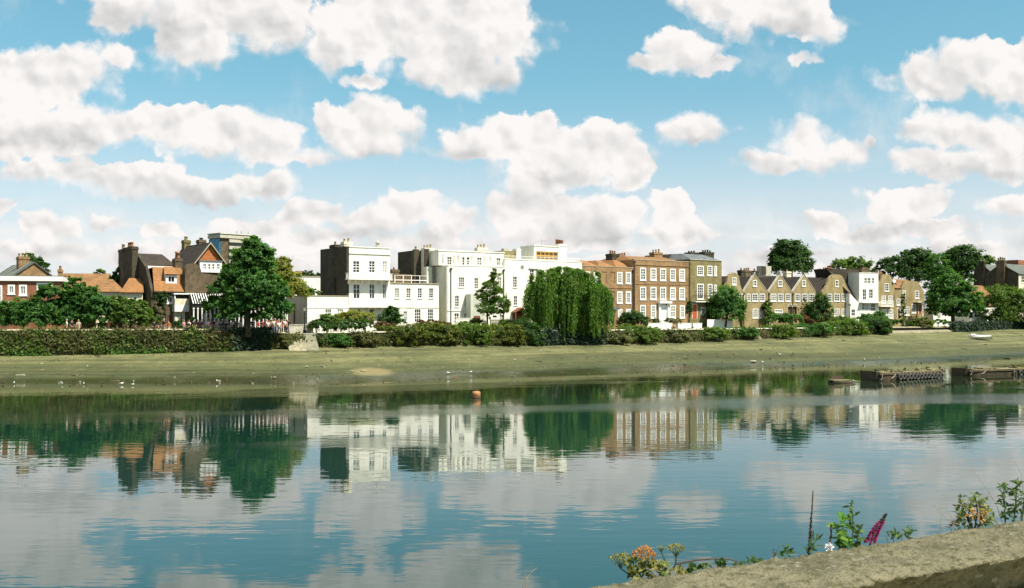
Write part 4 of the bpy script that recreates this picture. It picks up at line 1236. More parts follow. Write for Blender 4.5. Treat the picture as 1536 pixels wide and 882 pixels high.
# dark mansard bulk seen between mansion and townhouse
ym = 5.5
h.prism('rear_mansard', [(h.x(994,ym), zt-2.5), (h.x(1034,ym), zt-2.5), (h.x(1034,ym), h.z(1034,388,ym)), (h.x(1021,ym), h.z(1021,380.5,ym)), (h.x(998,ym), h.z(998,381.5,ym)), (h.x(994,ym), h.z(994,388,ym))], ym, ym+5, MAT['darktile'])

# ---- row of gabled almshouse-like cottages
def gable_pts(h, left, right, eav_l, eav_r, apex, kind, zlow=-.3):
    """front outline of one gable; kind 'v' straight, 'c' curved (shaped) gable"""
    xl, zl = h.p(left, eav_l); xr, zr = h.p(right, eav_r); xa, za = h.p(*apex)
    pts = [(xl, zlow), (xr, zlow), (xr, zr)]
    if kind == 'v':
        pts += [(xa+.12, za), (xa-.12, za)]
    else:
        n = 10
        prof = [(1.0,0),(.86,.13),(.72,.32),(.62,.55),(.54,.75),(.42,.90),(.22,.985),(0,1.0)]
        for s_, t_ in prof: pts.append((lerp(xa, xr, s_), lerp(zr, za, t_)))
        for s_, t_ in reversed(prof[:-1]): pts.append((lerp(xa, xl, s_), lerp(zl, za, t_)))
    if pts[-1] != (xl, zl): pts.append((xl, zl))
    out = []
    for p in pts:
        if not out or (abs(p[0]-out[-1][0]) + abs(p[1]-out[-1][1])) > 1e-4: out.append(p)
    return out
cot = [
    ('c', 1085.5, 1115, 430, 438, (1101, 409), [(1098.5,416,1104.5,427.5,2,2),(1108.5,440.5,1117,452,2,3)], 'first cottage with a rounded gable beside the narrow townhouse', None),
    ('v', 1115, 1152.3, 438, 438, (1131.5, 411.5), [(1129.3,420,1135,429.5,2,2),(1120.5,440.5,1125.5,452,2,3),(1128.5,440.5,1137,452,3,3),(1139.5,440.5,1147.5,452,3,3),(1129,463,1137.3,477,3,4,'c'),(1139.5,463,1147.5,477,3,4,'c')], 'pointed gable cottage with two white ground floor windows, left of the pair with arched doors', None),
    ('v', 1152.6, 1188.3, 438, 438, (1170, 412), [(1167.5,420,1173.3,429.5,2,2),(1156,440.5,1164.3,452,3,3),(1167,440.5,1175,452,3,3),(1178,440.5,1185.5,452,3,3),(1162,464,1174,474,3,2,'c'),(1182,460,1188,472,0,0)], 'middle pointed gable cottage whose dark arched doorway is on its right', 'r'),
    ('v', 1188.6, 1224, 438, 438, (1206.5, 412), [(1203.3,420,1208.5,429.5,2,2),(1192.5,440.5,1200.3,452,3,3),(1203,440.5,1211,452,3,3),(1213,440.5,1221.5,452,3,3),(1203,463,1210,474,3,3,'c'),(1213.5,463,1221.5,474,3,3,'c'),(1189.3,460,1195,472,0,0)], 'pointed gable cottage with bare climber whose arched doorway is on its left', 'l'),
    ('c', 1233, 1275, 437, 437, (1255, 411.5), [(1253,420,1257.5,430,1,2,'g'),(1240.5,440.5,1248,452,3,3),(1251.5,440.5,1259.5,452,3,3),(1262.5,440.5,1269.5,452,3,3),(1251,463,1259,474,3,3,'c'),(1262.5,463,1269.5,474,3,3,'c')], 'broad cottage with a bell shaped gable next to the white sloping wall', None),
]
h0 = House('reference', None, None, 1085.5, 189, 36)   # the common front line of the row
def on_row(px): 
    x = h0.x(px); P = h0.A + h0.d*x
    return P.y
for (kind, l, r_, el, er, apex, wins, lab, arch) in cot:
    h = House('gabled_cottage', lab, 'cottage', l, on_row(l), 36, r_, 'gabled cottages in the brick row')
    ol = gable_pts(h, l+.15, r_-.15, el, er, apex, kind)
    xl, xr = ol[0][0], ol[1][0]; ze = h.z(l, el); xa, za = h.p(*apex)
    h.facade(ol, 0, .4, MAT['cottage'], wins, fw=.13, bar=.05, proud=.06)
    for w in wins:
        if w[4] == 0:
            rr = h.rect(w[:4]); xm = (rr[0]+rr[1])/2; rad = (rr[1]-rr[0])/2
            b = MB(); b.box(rr[0]+.01, rr[1]-.01, .3, .38, -.3, rr[3]); h.mb('door', b, MAT['wood'])
            b = MB()
            for k in range(8):
                a0, a1 = math.pi*k/8, math.pi*(k+1)/8
                q = [(xm+math.cos(a)*q_, rr[3]-rad*.2+math.sin(a)*q_*.9) for a, q_ in ((a0,rad),(a1,rad),(a1,rad+.18),(a0,rad+.18))]
                b.add([(x,-.05,z) for x,z in q]+[(x,.0,z) for x,z in q], [(0,1,2,3),(4,5,6,7),(0,1,5,4),(2,3,7,6),(1,2,6,5),(3,0,4,7)])
            h.mb('door_arch', b, MAT['stone'])
    # body and roof behind the gable wall
    h.box('side_wall', xl+.02, xr-.02, .405, 8, -.3, ze-.25, MAT['cottage'])
    yr = 8
    hz_ = za - .35
    if kind == 'v':
        h.slab('roof', [(xl,.35,ze-.2),(xa,.35,hz_),(xa,yr,hz_),(xl,yr,ze-.2)], .1, MAT['darktile'])
        h.slab('roof', [(xa+.004,.35,hz_),(xr,.35,ze-.2),(xr,yr,ze-.2),(xa+.004,yr,hz_)], .1, MAT['darktile'])
        b = MB()
        for (xx0, zz0, xx1, zz1) in ((xl, ze, xa, za), (xa, za, xr, ze)):
            b.add([(xx0,-.06,zz0+.02),(xx1,-.06,zz1+.02),(xx1,-.06,zz1+.14),(xx0,-.06,zz0+.14),(xx0,.42,zz0+.02),(xx1,.42,zz1+.02),(xx1,.42,zz1+.14),(xx0,.42,zz0+.14)], [(0,1,2,3),(4,5,6,7),(0,1,5,4),(1,2,6,5),(2,3,7,6),(3,0,4,7)])
        h.mb('gable_coping', b, MAT['stone'])
        b = MB(); b.box(xa-.14, xa+.14, -.1, .45, za+.1, za+.4); h.mb('gable_finial', b, MAT['stone'])
    else:
        h.slab('roof', [(xl,.42,ze-.2),(xa,.42,hz_-.2),(xa,yr,hz_-.2),(xl,yr,ze-.2)], .1, MAT['darktile'])
        h.slab('roof', [(xa+.004,.42,hz_-.2),(xr,.42,ze-.2),(xr,yr,ze-.2),(xa+.004,yr,hz_-.2)], .1, MAT['darktile'])
    if l > 1100 and kind == 'v':
        h.pipe(xl+.1, -.06, -.2, ze-.5, r=.05)
    if l < 1100:
        h.chimney(xl-.3, xl+.5, 2, 3, ze-.5, h.z(1092,407,2), MAT['oldbrick'], 1)
bpy.data.objects.remove(h0.root)
# transverse dark roof and chimneys behind the gables: one long rear range
h = House('rear_range', 'long dark roofed range with chimneys behind the pointed gables', 'house', 1112, on_row(1115)+7, 36, 1290)
W = h.W; zr = h.z(1150, 413.5, 2.5); ze = zr-3.6
h.box('wall', .2, W-.2, 0, 6, -.3, ze, MAT['oldbrick'])
h.slab('roof', [(0,-3.2,ze-.8),(W,-3.2,ze-.8),(W,2.5,zr),(0,2.5,zr)], .12, MAT['darktile'])
h.slab('roof', [(0,2.504,zr),(W,2.504,zr),(W,6.3,ze),(0,6.3,ze)], .12, MAT['darktile'])
for (a, b_, t_, m_, np_) in ((1112,1117,405,'darkbrick',1),(1118,1127,405.5,'oldbrick',3),(1132,1137,406,'darkbrick',1),(1180,1187,407,'cream',1),(1229,1235,406,'oldbrick',2),(1237,1243,404,'oldbrick',2)):
    h.chimney(h.x(a,2), h.x(b_,2), 2, 3, zr-.8, h.z(a,t_,2), MAT[m_], np_, MAT['pot'], pot_h=.5)
h.box('roof_tank', h.x(1144,2.5), h.x(1157,2.5), 2.5, 4, zr-.5, h.z(1150,399,2.5), MAT['stone'])
h.box('roof_tank', h.x(1143.2,2.4), h.x(1149,2.4), 2.38, 2.497, zr+.2, h.z(1150,399.5,2.5), MAT['darkbrick'])
q = [h.p(1114,422,-2.9), h.p(1121,424,-2.9), h.p(1124,416,-1.5), h.p(1118,415.5,-1.5)]
def on_roof(px, py):
    # march the sight line to the front roof plane
    lo, hi = -3.2, 2.5
    for _ in range(30):
        m_ = (lo+hi)/2
        if h.z(px, py, m_) < lerp(ze-.8, zr, (m_+3.2)/5.7): hi = m_
        else: lo = m_
    return lo
vs = []
for (px, py) in ((1113.5,423),(1120.5,423.5),(1124.5,416.5),(1118,415.5)):
    y = on_roof(px, py); x, z = h.p(px, py, y); vs.append((x, y-.05, z+.06))
h.slab('skylight', vs, .05, MAT['paint'])
vs = []
for (px, py) in ((1232,427),(1237,427),(1238,421),(1233,421)):
    y = on_roof(px, py); x, z = h.p(px, py, y); vs.append((x, y-.05, z+.06))
h.slab('skylight', vs, .05, MAT['paint'])

# ---- cottage extension: dark catslide roof and white sloping wall
h = House('catslide_house', 'dark catslide roof with a white sloping side wall between the bell gable and white tower', 'house', 1274, 208.5, 33, 1289)
W = h.W
o0 = h.p(1275,440); o1 = h.p(1288,455); 
h.facade([(0,-.3),(W,-.3),(W,o1[1]),(.1,o0[1])], 0, 2.6, MAT['white'], [(1277,464,1283,474,2,2,'g')], fw=.08)
hz1 = h.z(1262, 405, 4)
h.slab('roof', [(-3.2,2.7,hz1),(-.2,.3,o0[1]+.35),(W+.1,.3,o1[1]+.15),(W+.1,4.5,hz1-.3)], .15, MAT['darktile'])
x0, z0 = h.p(1262,440,2.8); x1, z1 = h.p(1290,404.5,2.8)
h.prism('upper_wall', [(h.x(1268,2.8),z0-2),(x1,z0-2),(x1,z1),(h.x(1245,2.8),z1),(h.x(1256,2.8),z0+1.2)], 2.8, 7, MAT['darktile'])
h.window(h.rect((1281,418,1285.5,424),2.75), 2.68, 2, 1, fw=.1, reveal=.1, sill=False)
h.window(h.rect((1282.5,432,1287,443),2.75), 2.68, 1, 2, fw=.1, reveal=.1, sill=False)
h.chimney(h.x(1243,4), h.x(1250,4), 4, 5, z1-1, h.z(1246,402,4), MAT['orange'], 2)

# ---- white tower house
h = House('white_tower_house', 'tall narrow white rendered house with a flat roof among the brick cottages', 'house', 1289, 210, 30, 1317.5)
W = h.W; zt = h.z(1290, 409.5)
wins = [(1296.5,417,1300.5,425,2,2,'w'),(1301.5,417,1306,425,2,2,'w'),(1307.5,417,1311.5,425,2,2,'w'),(1294,434,1299.5,450,2,3,'g'),(1303.5,434,1309.5,447.5,2,3,'w'),
        (1293,456,1297.5,464,1,2,'w'),(1298,456,1305.5,464.5,3,2,'c'),(1306.5,455.5,1313,466.5,2,2,'g')]
h.facade(rect_outline(0, W, -.3, zt), 0, 8, MAT['white'], wins, fw=.06, bar=.06, sill=False)
h.flat_cap(0, W, 0, 8, zt, MAT['white'], .12, .06)
zf = h.z(1295,453.5,-.8); b = MB(); b.box(-.05, h.x(1324,-.8), -.9, -.003, zf-.1, zf+.04); h.mb('balcony', b, MAT['paint'])
b = MB(); b.box(.2, h.x(1305,-.02), -.06, -.003, .1, h.z(1297,475.5)); h.mb('garage_door', b, MAT['wood'])
h.chimney(h.x(1293,2.5), h.x(1304,2.5), 2.5, 4, zt, h.z(1298,402,2.5), MAT['oldbrick'], 1, MAT['orange'], pot_h=.25)
b = MB()
for q, t_ in ((1291,385),(1307,386)):
    xx = h.x(q,4); b.tube([(xx,4,zt+.1),(xx,4,h.z(q,t_,4))], .03, 4)
    zz = h.z(q,t_+2,4); b.tube([(xx-.7,4,zz),(xx+.7,4,zz)], .02, 4)
h.mb('roof_aerial', b, MAT['lead'])

# ---- brick house with white first floor balcony
h = House('balcony_cottage', 'brick house with a shaped gable and a white bow balcony beside the white tower house', 'house', 1317.5, 214, 30, 1342)
W = h.W
ol = gable_pts(h, 1317.6, 1342, 425, 425, (1330,411.5), 'c')
wins = [(1327,425,1333.5,437,2,3,'g'),(1322.5,443.5,1328.5,455,2,3,'c'),(1332.5,443.5,1338.5,455,2,3,'c'),(1323,464,1330,477.5,3,3,'c'),(1332,464,1339.5,477.5,3,3,'c')]
h.facade(ol, 0, .4, MAT['cottage'], wins, fw=.13, bar=.06, proud=.06)
h.box('side_wall', .02, W-.02, .404, 7, -.3, h.z(1320,427), MAT['cottage'])
xm = ol[1][0]/2; ze = h.z(1318,427); za = h.z(1330,413)
h.slab('roof', [(0,.42,ze),(xm,.42,za),(xm,7,za),(0,7,ze)], .1, MAT['darktile']); h.slab('roof', [(xm+.004,.42,za),(W,.42,ze),(W,7,ze),(xm+.004,7,za)], .1, MAT['darktile'])
x0, zf = h.p(1321,458.5,-.8); x1 = h.x(1340.5,-.8)
b = MB(); b.box(x0, x1, -.85, -.003, zf-.2, zf); bal = h.mb('balcony', b, MAT['paint'])
rl = h.rail(x0+.03, x1-.03, -.8, zf, 1.0, MAT['paint'], 18, ends=-.01, bars=.03); rl.parent = bal
h.rail(h.x(1322,-.6), h.x(1340,-.6), -.6, h.z(1330,478,-.6), .9, MAT['paint'], 18, bars=.03)
h.chimney(h.x(1318,3), h.x(1324,3), 3, 4.2, ze, h.z(1321,409,3), MAT['orange'], 2)
b = MB(); b.lathe(0,0,[(.05,0),(.28,.06),(.34,.16)],14); ds = h.mb('satellite_dish', b, MAT['paint']); ds.location = (h.x(1340.5,-.1), -.12, h.z(1340.5,422,-.1)); ds.rotation_euler = (R(75),0,R(-20))

# ---- narrow link house and end house
h = House('link_house', 'narrow brick link house with a round arched doorway and dark roof', 'house', 1342.5, 218, 30, 1352)
W = h.W; ze = h.z(1343, 432)
h.facade(rect_outline(0, W, -.3, ze), 0, 6, MAT['cottage'], [(1345,448,1350.5,458,2,2,'c'),(1346,462,1350.5,478,0,0)], fw=.13, proud=.05)
h.door(h.rect((1346,462,1350.5,478)), 0, MAT['wood'])
zr = h.z(1345, 421.5, 3)
h.slab('roof', [(0,-.2,ze),(W,-.2,ze),(W,3,zr),(0,3,zr)], .1, MAT['brownroof']); h.slab('roof', [(0,3.004,zr),(W,3.004,zr),(W,6,ze),(0,6,ze)], .1, MAT['brownroof'])
h = House('end_house', 'end brick house with a half hipped roof and a red door under a white porch', 'house', 1352.3, 220, 30, 1386)
W = h.W; ze = h.z(1353, 431); za = h.z(1370, 422)
ol = [(0,-.3),(W,-.3),(W,h.z(1386,438)),(h.x(1377),za),(h.x(1355.5),za),(0,ze)]
wins = [(1372.5,436,1378.5,447.5,2,3,'g'),(1354,435.5,1358.5,447,2,3,'c'),(1367.5,456,1374,469.5,3,3,'c'),(1356.5,460,1364,473,3,3,'c'),(1377.5,455.5,1382.5,471,0,0)]
h.facade(ol, 0, .35, MAT['cottage'], wins, fw=.14, bar=.06, proud=.06)
h.box('side_wall', .02, W-.02, .354, 7, -.3, h.z(1386,438), MAT['cottage'])
zr = h.z(1370, 419.5, 3.5)
h.slab('roof', [(.1,.4,ze-.1),(h.x(1377),.4,za-.1),(h.x(1377)-.5,3.5,zr),(1.2,3.5,zr)], .1, MAT['brownroof'])
h.slab('roof', [(h.x(1377),.4,za-.1),(W,.4,h.z(1386,438)-.1),(W,7,h.z(1386,438)-.1),(h.x(1377)-.5,3.5,zr)], .1, MAT['brownroof'])
h.slab('roof', [(1.2,3.504,zr),(h.x(1377)-.5,3.504,zr),(W,7.1,ze-1),(0,7.1,ze-1)], .1, MAT['brownroof'])
h.door(h.rect((1377.5,455.5,1382.5,471)), 0, MAT['orangedoor'])
zf = h.z(1382,453,-1); b = MB(); b.box(h.x(1376,-1), h.x(1391,-1), -1.1, -.003, zf-.1, zf+.05); h.mb('porch_roof', b, MAT['paint'])
b = MB(); b.box(h.x(1384,-1)-.12, h.x(1384,-1)+.12, -1.05, -.85, -.3, zf-.104); h.mb('porch_post', b, MAT['paint'])

# ---- right: sooty double-gabled house end with stacks, cream front at the frame edge
h = House('dark_gabled_house', 'soot black double gable end with chimney stacks above the right hand trees', 'house', 1528, 238, 42, 1600)
W = h.W
def sdz(px, py, x=0.0):
    y = h.side(px, x); P = h.A + h.d*x + h.n*y
    return (y, CAM-(py-HZ)/F*P.y-h.zg)
pts = [(0,-.3), (0, sdz(1528,412)[1]), sdz(1517,406), sdz(1507,396), sdz(1498,396), sdz(1490,407), sdz(1484,407), sdz(1476,396), sdz(1470,396), sdz(1462,406), sdz(1461,430), (sdz(1461,430)[0],-.3)]
yz_wall(h, 'gable_wall', pts, -.35, -.003, MAT['darkbrick'])
zt = h.z(1528, 411); D1 = sdz(1461,430)[0]
h.facade(rect_outline(0, W, -.3, zt), 0, 5, MAT['cream'], [(1532,414,1537,424,2,2,'g'),(1541,414,1546,424,2,2,'g'),(1532,440,1537,452,2,2,'g'),(1551,414,1556,424,2,2,'g')], fw=.1)
ym = sdz(1502,396)[0]; zr = sdz(1502,395)[1]
h.slab('roof', [(-.4,-.3,zt),(W,-.3,zt),(W,ym,zr),(-.4,ym,zr)], .14, MAT['slate'])
h.slab('roof', [(-.4,ym+.004,zr),(W,ym+.004,zr),(W,ym*1.9,zt),(-.4,ym*1.9,zt)], .14, MAT['slate'])
yv, zv = sdz(1487,407); ym2, zr2 = sdz(1473,396)
h.slab('roof', [(-.3,yv,zv),(W,yv,zv),(W,ym2,zr2),(-.3,ym2,zr2)], .14, MAT['slate'])
ya, za = sdz(1509,391); yb_, _ = sdz(1497,391)
h.chimney(-.9, .3, ya, yb_, zt-3, za, MAT['oldbrick'], 4, MAT['potpale'], pot_h=.8, pot_r=.2)
ya, za = sdz(1478,392); yb_, _ = sdz(1470,392)
h.chimney(-.7, .3, ya, yb_, zt-3, za, MAT['darkbrick'], 2, MAT['potpale'], pot_h=.6, pot_r=.2)
b = MB(); yp = h.side(1504,-.4); b.tube([(-.45,yp,.5),(-.45,yp,zt+.5)], .09, 6); h.mb('drainpipe', b, MAT['stone'])
h.box('roof_lantern', h.x(1527,9), h.x(1560,9), 9, 12, zt+1, h.z(1530,390,9), MAT['redbrick'])
h = House('tiled_shed', 'low building with a steep brown tiled roof between the two right hand trees', 'building', 1456, 226, 38, 1500)
W = h.W; zr = h.z(1462,428,4); ze = h.z(1456,458)
h.facade(rect_outline(0, W, -.3, ze), 0, 8, MAT['white'], [(1462,466,1470,476,2,2,'g')])
h.slab('roof', [(-.3,-.3,ze),(W,-.3,ze),(W,4,zr),(.6,4,zr)], .12, MAT['brownroof']); h.slab('roof', [(.6,4.004,zr),(W,4.004,zr),(W,8.2,ze),(-.3,8.2,ze)], .12, MAT['brownroof'])
h = House('white_summerhouse', 'small white building showing under the chestnut tree canopy', 'building', 1400, 224, 30, 1426)
h.facade(rect_outline(0, h.W, -.3, h.z(1404,464)), 0, 4, MAT['paint'], [(1406,467,1411,478,2,2)])
h.flat_cap(0, h.W, 0, 4, h.z(1404,464), MAT['lead'], .15, .3, 'roof')

# ---- garden walls in front of the brick houses
def garden_wall(label, pxa, pya, pxb, Da, mat, th=.25, ang=36, hb=None, cat='wall', name='garden_wall', boards=False):
    h = House(name, label, cat, pxa, Da, ang, pxb)
    zt = h.z(pxa, pya)
    if boards:
        b = MB(); n = int(h.W/.18)
        for k in range(n): b.box(k*h.W/n, (k+1)*h.W/n-.02, 0, .05, -.2, zt-.02*(k % 3))
        h.mb('boards', b, mat)
        b = MB(); b.box(0, h.W, .055, .12, .3, .42); b.box(0, h.W, .055, .12, zt-.45, zt-.33); h.mb('rail', b, mat)
    else:
        h.box('wall_body', 0, h.W, 0, th, -.3, zt, mat); h.flat_cap(0, h.W, 0, th, zt, mat, .1, .05)
    return h
garden_wall('white garden wall below the mansion, longest of the white walls', 970, 485.5, 1007, 167, MAT['paint'])
garden_wall('short white garden wall right of the mansion gate', 1017, 485.5, 1037, 173, MAT['paint'])
garden_wall('stubby white garden wall below the orange front door', 1039.5, 485.5, 1053, 176, MAT['paint'])
garden_wall('tall white board fence in front of the round street tree', 1061, 479, 1099, 179, MAT['paint'], name='board_fence', cat='fence', boards=True)
garden_wall('white garden wall under the two windows of the attic house', 684, 478, 705, 146, MAT['white'], ang=30)
garden_wall('pale garden wall by the brown canopied door of the white house', 736, 480, 790, 150, MAT['stone'], ang=34)
garden_wall('low pale front wall of the low white wing beside the lamp post', 432, 488, 470, 130, MAT['stone'], ang=30)
garden_wall('low brick garden wall in front of the dark hedge trees', 150, 485, 236, 122.5, MAT['oldbrick'], ang=15)
# ------------------------------------------------------------------ plants
def quads_obj(name, V, mats, parent=None, mi=None, nper=4):
    """V: (n, nper, 3) array of separate leaf faces"""
    n = V.shape[0]
    me = bpy.data.meshes.new(name)
    me.vertices.add(n*nper); me.loops.add(n*nper); me.polygons.add(n)
    me.vertices.foreach_set('co', V.reshape(-1).astype(np.float32))
    me.loops.foreach_set('vertex_index', np.arange(n*nper, dtype=np.int32))
    me.polygons.foreach_set('loop_start', np.arange(0, n*nper, nper, dtype=np.int32))
    if not isinstance(mats, (list, tuple)): mats = [mats]
    for m in mats: me.materials.append(m)
    if mi is not None: me.polygons.foreach_set('material_index', np.asarray(mi, dtype=np.int32))
    me.update(calc_edges=True)
    me.validate()
    return new_obj(name, me, parent)

def unit(a):
    return a/np.maximum(np.linalg.norm(a, axis=-1, keepdims=True), 1e-9)

def leaf_cloud(lobes, n, size, seed, clump=.29, per=42, up=.5, flat=.48, fill=.55, aspect=1.7):
    """leaf faces gathered in clumps on and inside a set of ellipsoid lobes
    lobes: (cx, cy, cz, rx, ry, rz) in metres"""
    if size > .15: n = int(n*1.9); size *= .72
    rng = np.random.default_rng(seed)
    L = np.array(lobes, dtype=float)
    w = (L[:,3]*L[:,5])**.9; w = w/w.sum()
    nc = max(6, int(n/per))
    li = rng.choice(len(L), nc, p=w)
    d = unit(rng.normal(size=(nc, 3)))
    d[:,2] = np.where(d[:,2] < -.55, -d[:,2], d[:,2])
    rad = np.where(rng.random(nc) < .80, rng.uniform(.72, 1.16, nc), rng.uniform(fill, .8, nc))
    C = L[li,:3] + d*L[li,3:6]*rad[:,None]
    cr = clump*np.min(L[li,3:6], axis=1)*rng.uniform(.45, 1.35, nc)
    ci = rng.integers(0, nc, n)
    e = rng.normal(size=(n, 3))*.55
    e[:,2] = e[:,2]*.7
    P = C[ci] + e*cr[ci][:,None]
    out = unit(d[ci] + np.array([0,0,up]) + rng.normal(size=(n,3))*flat)
    a = unit(np.cross(out, rng.normal(size=(n,3))))
    b = np.cross(out, a)
    s = size*rng.uniform(.6, 1.35, n)[:,None]
    V = np.stack([P - a*s*aspect*.5, P + b*s*.42, P + a*s*aspect*.5, P - b*s*.42], axis=1)
    # a slight fold so no face is a perfect card
    V[:,1] += out*s*.12; V[:,3] += out*s*.12
    return V

def px_lobes(D, ell, depth=1.0, rng=None, jitter=.25):
    """photo ellipses (cx, cy, rx, ry[, dD]) to lobes at distance D"""
    out = []
    for e in ell:
        dd = e[4] if len(e) > 4 else 0.0
        D2 = D + dd
        k = D2/F
        out.append(((e[0]-CX)*k, D2, CAM-(e[1]-HZ)*k, e[2]*k, max(e[2]*k*depth, .35), e[3]*k))
    return out

def limb_tubes(mb, base, top, r0, targets, rng):
    base = Vector(base); top = Vector(top)
    mid = base.lerp(top, .5) + Vector((rng.uniform(-.2,.2), rng.uniform(-.2,.2), 0))
    mb.tube([base - Vector((0,0,.3)), base + Vector((0,0,.4)), mid, top], [r0*1.35, r0, r0*.8, r0*.55], 9)
    for tg in targets:
        tg = Vector(tg); st = mid.lerp(top, rng.uniform(.2, 1.0))
        m2 = st.lerp(tg, .5) + Vector((rng.uniform(-.3,.3), rng.uniform(-.3,.3), rng.uniform(0,.5)))
        mb.tube([st, m2, tg], [r0*.42, r0*.27, r0*.08], 6)
        for _ in range(2):
            t2 = tg + Vector((rng.uniform(-1,1), rng.uniform(-1,1), rng.uniform(-.3,1)))*max(.5, (tg-st).length*.3)
            mb.tube([m2, m2.lerp(t2,.6)+Vector((0,0,.1)), t2], [r0*.2, r0*.12, r0*.04], 5)

def tree(name, label, cat, D, ell, trunk_px, mat, n, size, seed, r0=.25, base_z=ZG, depth=.85, group=None, **kw):
    rng = random.Random(seed)
    lob = px_lobes(D, ell, depth)
    bx, by = (trunk_px-CX)/F*D, D
    root = empty(name, (bx, by, base_z), 0, label, cat, group)
    cz = sum(l[2]*l[3] for l in lob)/sum(l[3] for l in lob)
    loc = [(l[0]-bx, l[1]-by, l[2]-base_z, l[3], l[4], l[5]) for l in lob]
    tb = MB()
    tz = (cz-base_z)
    limb_tubes(tb, (0,0,0), (rng.uniform(-.3,.3), 0, tz), r0, [(l[0], l[1], l[2]) for l in loc], rng)
    tb.build('trunk', MAT['bark'], root, True)
    V = leaf_cloud(loc, n, size, seed, **kw)
    quads_obj('crown', V, MAT[mat] if isinstance(mat, str) else mat, root)
    return root

def shrub(name, label, cat, D, ell, mat, n, size, seed, depth=.8, group=None, base_z=None, stems=True, **kw):
    lob = px_lobes(D, ell, depth)
    k = D/F
    cx = sum(l[0] for l in lob)/len(lob); cy = D
    bz = base_z if base_z is not None else min(l[2]-l[5] for l in lob)
    root = empty(name, (cx, cy, bz), 0, label, cat, group)
    loc = [(l[0]-cx, l[1]-cy, l[2]-bz, l[3], l[4], l[5]) for l in lob]
    rng = random.Random(seed)
    if stems:
        sb = MB()
        for l in loc:
            for q in range(3):
                sb.tube([(l[0]+rng.uniform(-.25,.25)*l[3], l[1]+rng.uniform(-.2,.2), 0), (l[0]+rng.uniform(-.4,.4)*l[3], l[1], l[2]*.6), (l[0]+rng.uniform(-.7,.7)*l[3], l[1]+rng.uniform(-.5,.5)*l[4], l[2]+.6*l[5])], [.05,.035,.012], 5)
        sb.build('stem', MAT['bark'], root)
    V = leaf_cloud(loc, n, size, seed, **kw)
    quads_obj('foliage', V, MAT[mat] if isinstance(mat, str) else mat, root)
    return root

def bD(px, back=0.0):
    return float(np.interp(px, _BK[:,0], _BK[:,1])) + back

# ---- trees, left to right
tree('tree', 'dark tree top showing behind the gabled house chimney', 'tree', 165, [(48,395,14,11),(62,405,12,12),(40,386,8,6)], 55, 'leaf_dark', 1800, .34, 11, .3)
tree('tree', 'small round tree top over the long orange tiled roof', 'tree', 160, [(150,411,8,7),(147,418,7,8)], 150, 'leaf_mid', 700, .32, 12, .2)
tree('tree', 'dark pointed conifer against the left flank of the sooty chimney wall', 'tree', 136, [(178,415,8,14),(172,427,10,12),(184,400,5,14)], 178, 'leaf_dark', 1800, .26, 13, .2)
tree('hedge_tree', 'broad glossy hedge tree hiding the red brick house at the left', 'tree', 121.5, [(32,472,34,22),(78,455,30,28),(12,476,26,20),(58,478,40,18),(100,470,30,26)], 60, 'leaf_blue', 9500, .34, 14, .2, depth=.5)
tree('hedge_tree', 'tall bushy hedge tree in front of the long orange tiled roof', 'tree', 121.5, [(112,436,20,18),(125,455,28,24),(150,466,26,22),(118,478,34,14)], 125, 'leaf_blue', 7500, .33, 15, .2, depth=.5)
tree('hedge_tree', 'lower bright hedge tree in front of the hipped cottage', 'tree', 121.5, [(180,466,24,20),(205,468,22,18),(196,478,28,14),(222,480,14,12)], 196, 'leaf_mid', 6000, .3, 16, .16, depth=.5)
shrub('climbing_shrub', 'dark climber growing up the pub wall beside the chimney breast', 'climber', 126.4, [(238,462,9,20),(246,450,7,12),(232,478,10,12)], 'leaf_dark', 2200, .24, 17, depth=.5, base_z=ZG)
tree('river_tree', 'big dark green spreading tree rising over the pub terrace', 'tree', 122.5,
     [(380,370,15,13),(392,380,16,12),(372,386,20,14),(398,398,16,12),(358,398,14,11),(372,414,26,16),(392,426,26,18),(350,424,24,12),(416,436,20,13),(332,436,20,10),(372,442,30,16),(326,458,20,12),(352,456,24,14),(396,456,24,14),(418,462,18,14),(350,472,26,8),(402,474,24,8),(345,408,12,9),(405,420,12,9)],
     372, 'leaf_blue', 22000, .33, 18, .34, depth=.8, fill=.4, clump=.36)
tree('tree', 'pale yellow green tree behind the right side of the big pub tree', 'tree', 131, [(415,408,18,16),(432,420,18,18),(440,436,20,16),(418,432,18,18),(425,396,10,9)], 424, 'leaf_yellow', 6500, .3, 19, .22)
tree('tree', 'dark clipped tree top behind the far white building', 'tree', 215, [(458,412,12,5),(470,412,12,5),(464,418,16,8)], 465, 'leaf_dark', 1500, .34, 20, .25)
tree('tree', 'small dark shrubby tree above the low white wing', 'tree', 141, [(447,436,10,9),(460,439,12,8),(472,441,9,7)], 460, 'leaf_mid', 1800, .26, 21, .15)
tree('tree', 'slender young tree with an open crown against the attic house', 'tree', 143.5,
     [(742,420,8,13),(735,436,13,13),(747,446,14,13),(724,446,11,10),(733,462,18,12),(752,464,11,9),(740,474,8,9),(762,459,7,6),(741,411,5,8)], 731, 'leaf_mid', 4200, .26, 22, .15, depth=.8, clump=.36, fill=.3)
tree('tree', 'round dense street tree covering the narrow townhouse front', 'tree', 181.5, [(1088,446,20,16),(1098,460,20,18),(1076,458,15,15),(1088,472,26,12),(1108,470,10,14)], 1088, 'leaf_blue', 6500, .32, 23, .2)
tree('tree', 'large lone round tree rising behind the gabled cottages', 'tree', 262, [(1184,378,22,17),(1168,392,14,16),(1200,392,17,18),(1184,400,30,16),(1208,402,11,12),(1162,384,8,10),(1176,368,12,9)], 1186, 'leaf_dark', 9500, .5, 24, .5, fill=.4)
tree('tree', 'low pale tree tops behind the rear roof left of the white tower house', 'tree', 300, [(1262,399,16,9),(1282,396,18,10),(1300,402,14,9),(1275,404,26,8)], 1276, 'leaf_mid', 3800, .5, 25, .4)
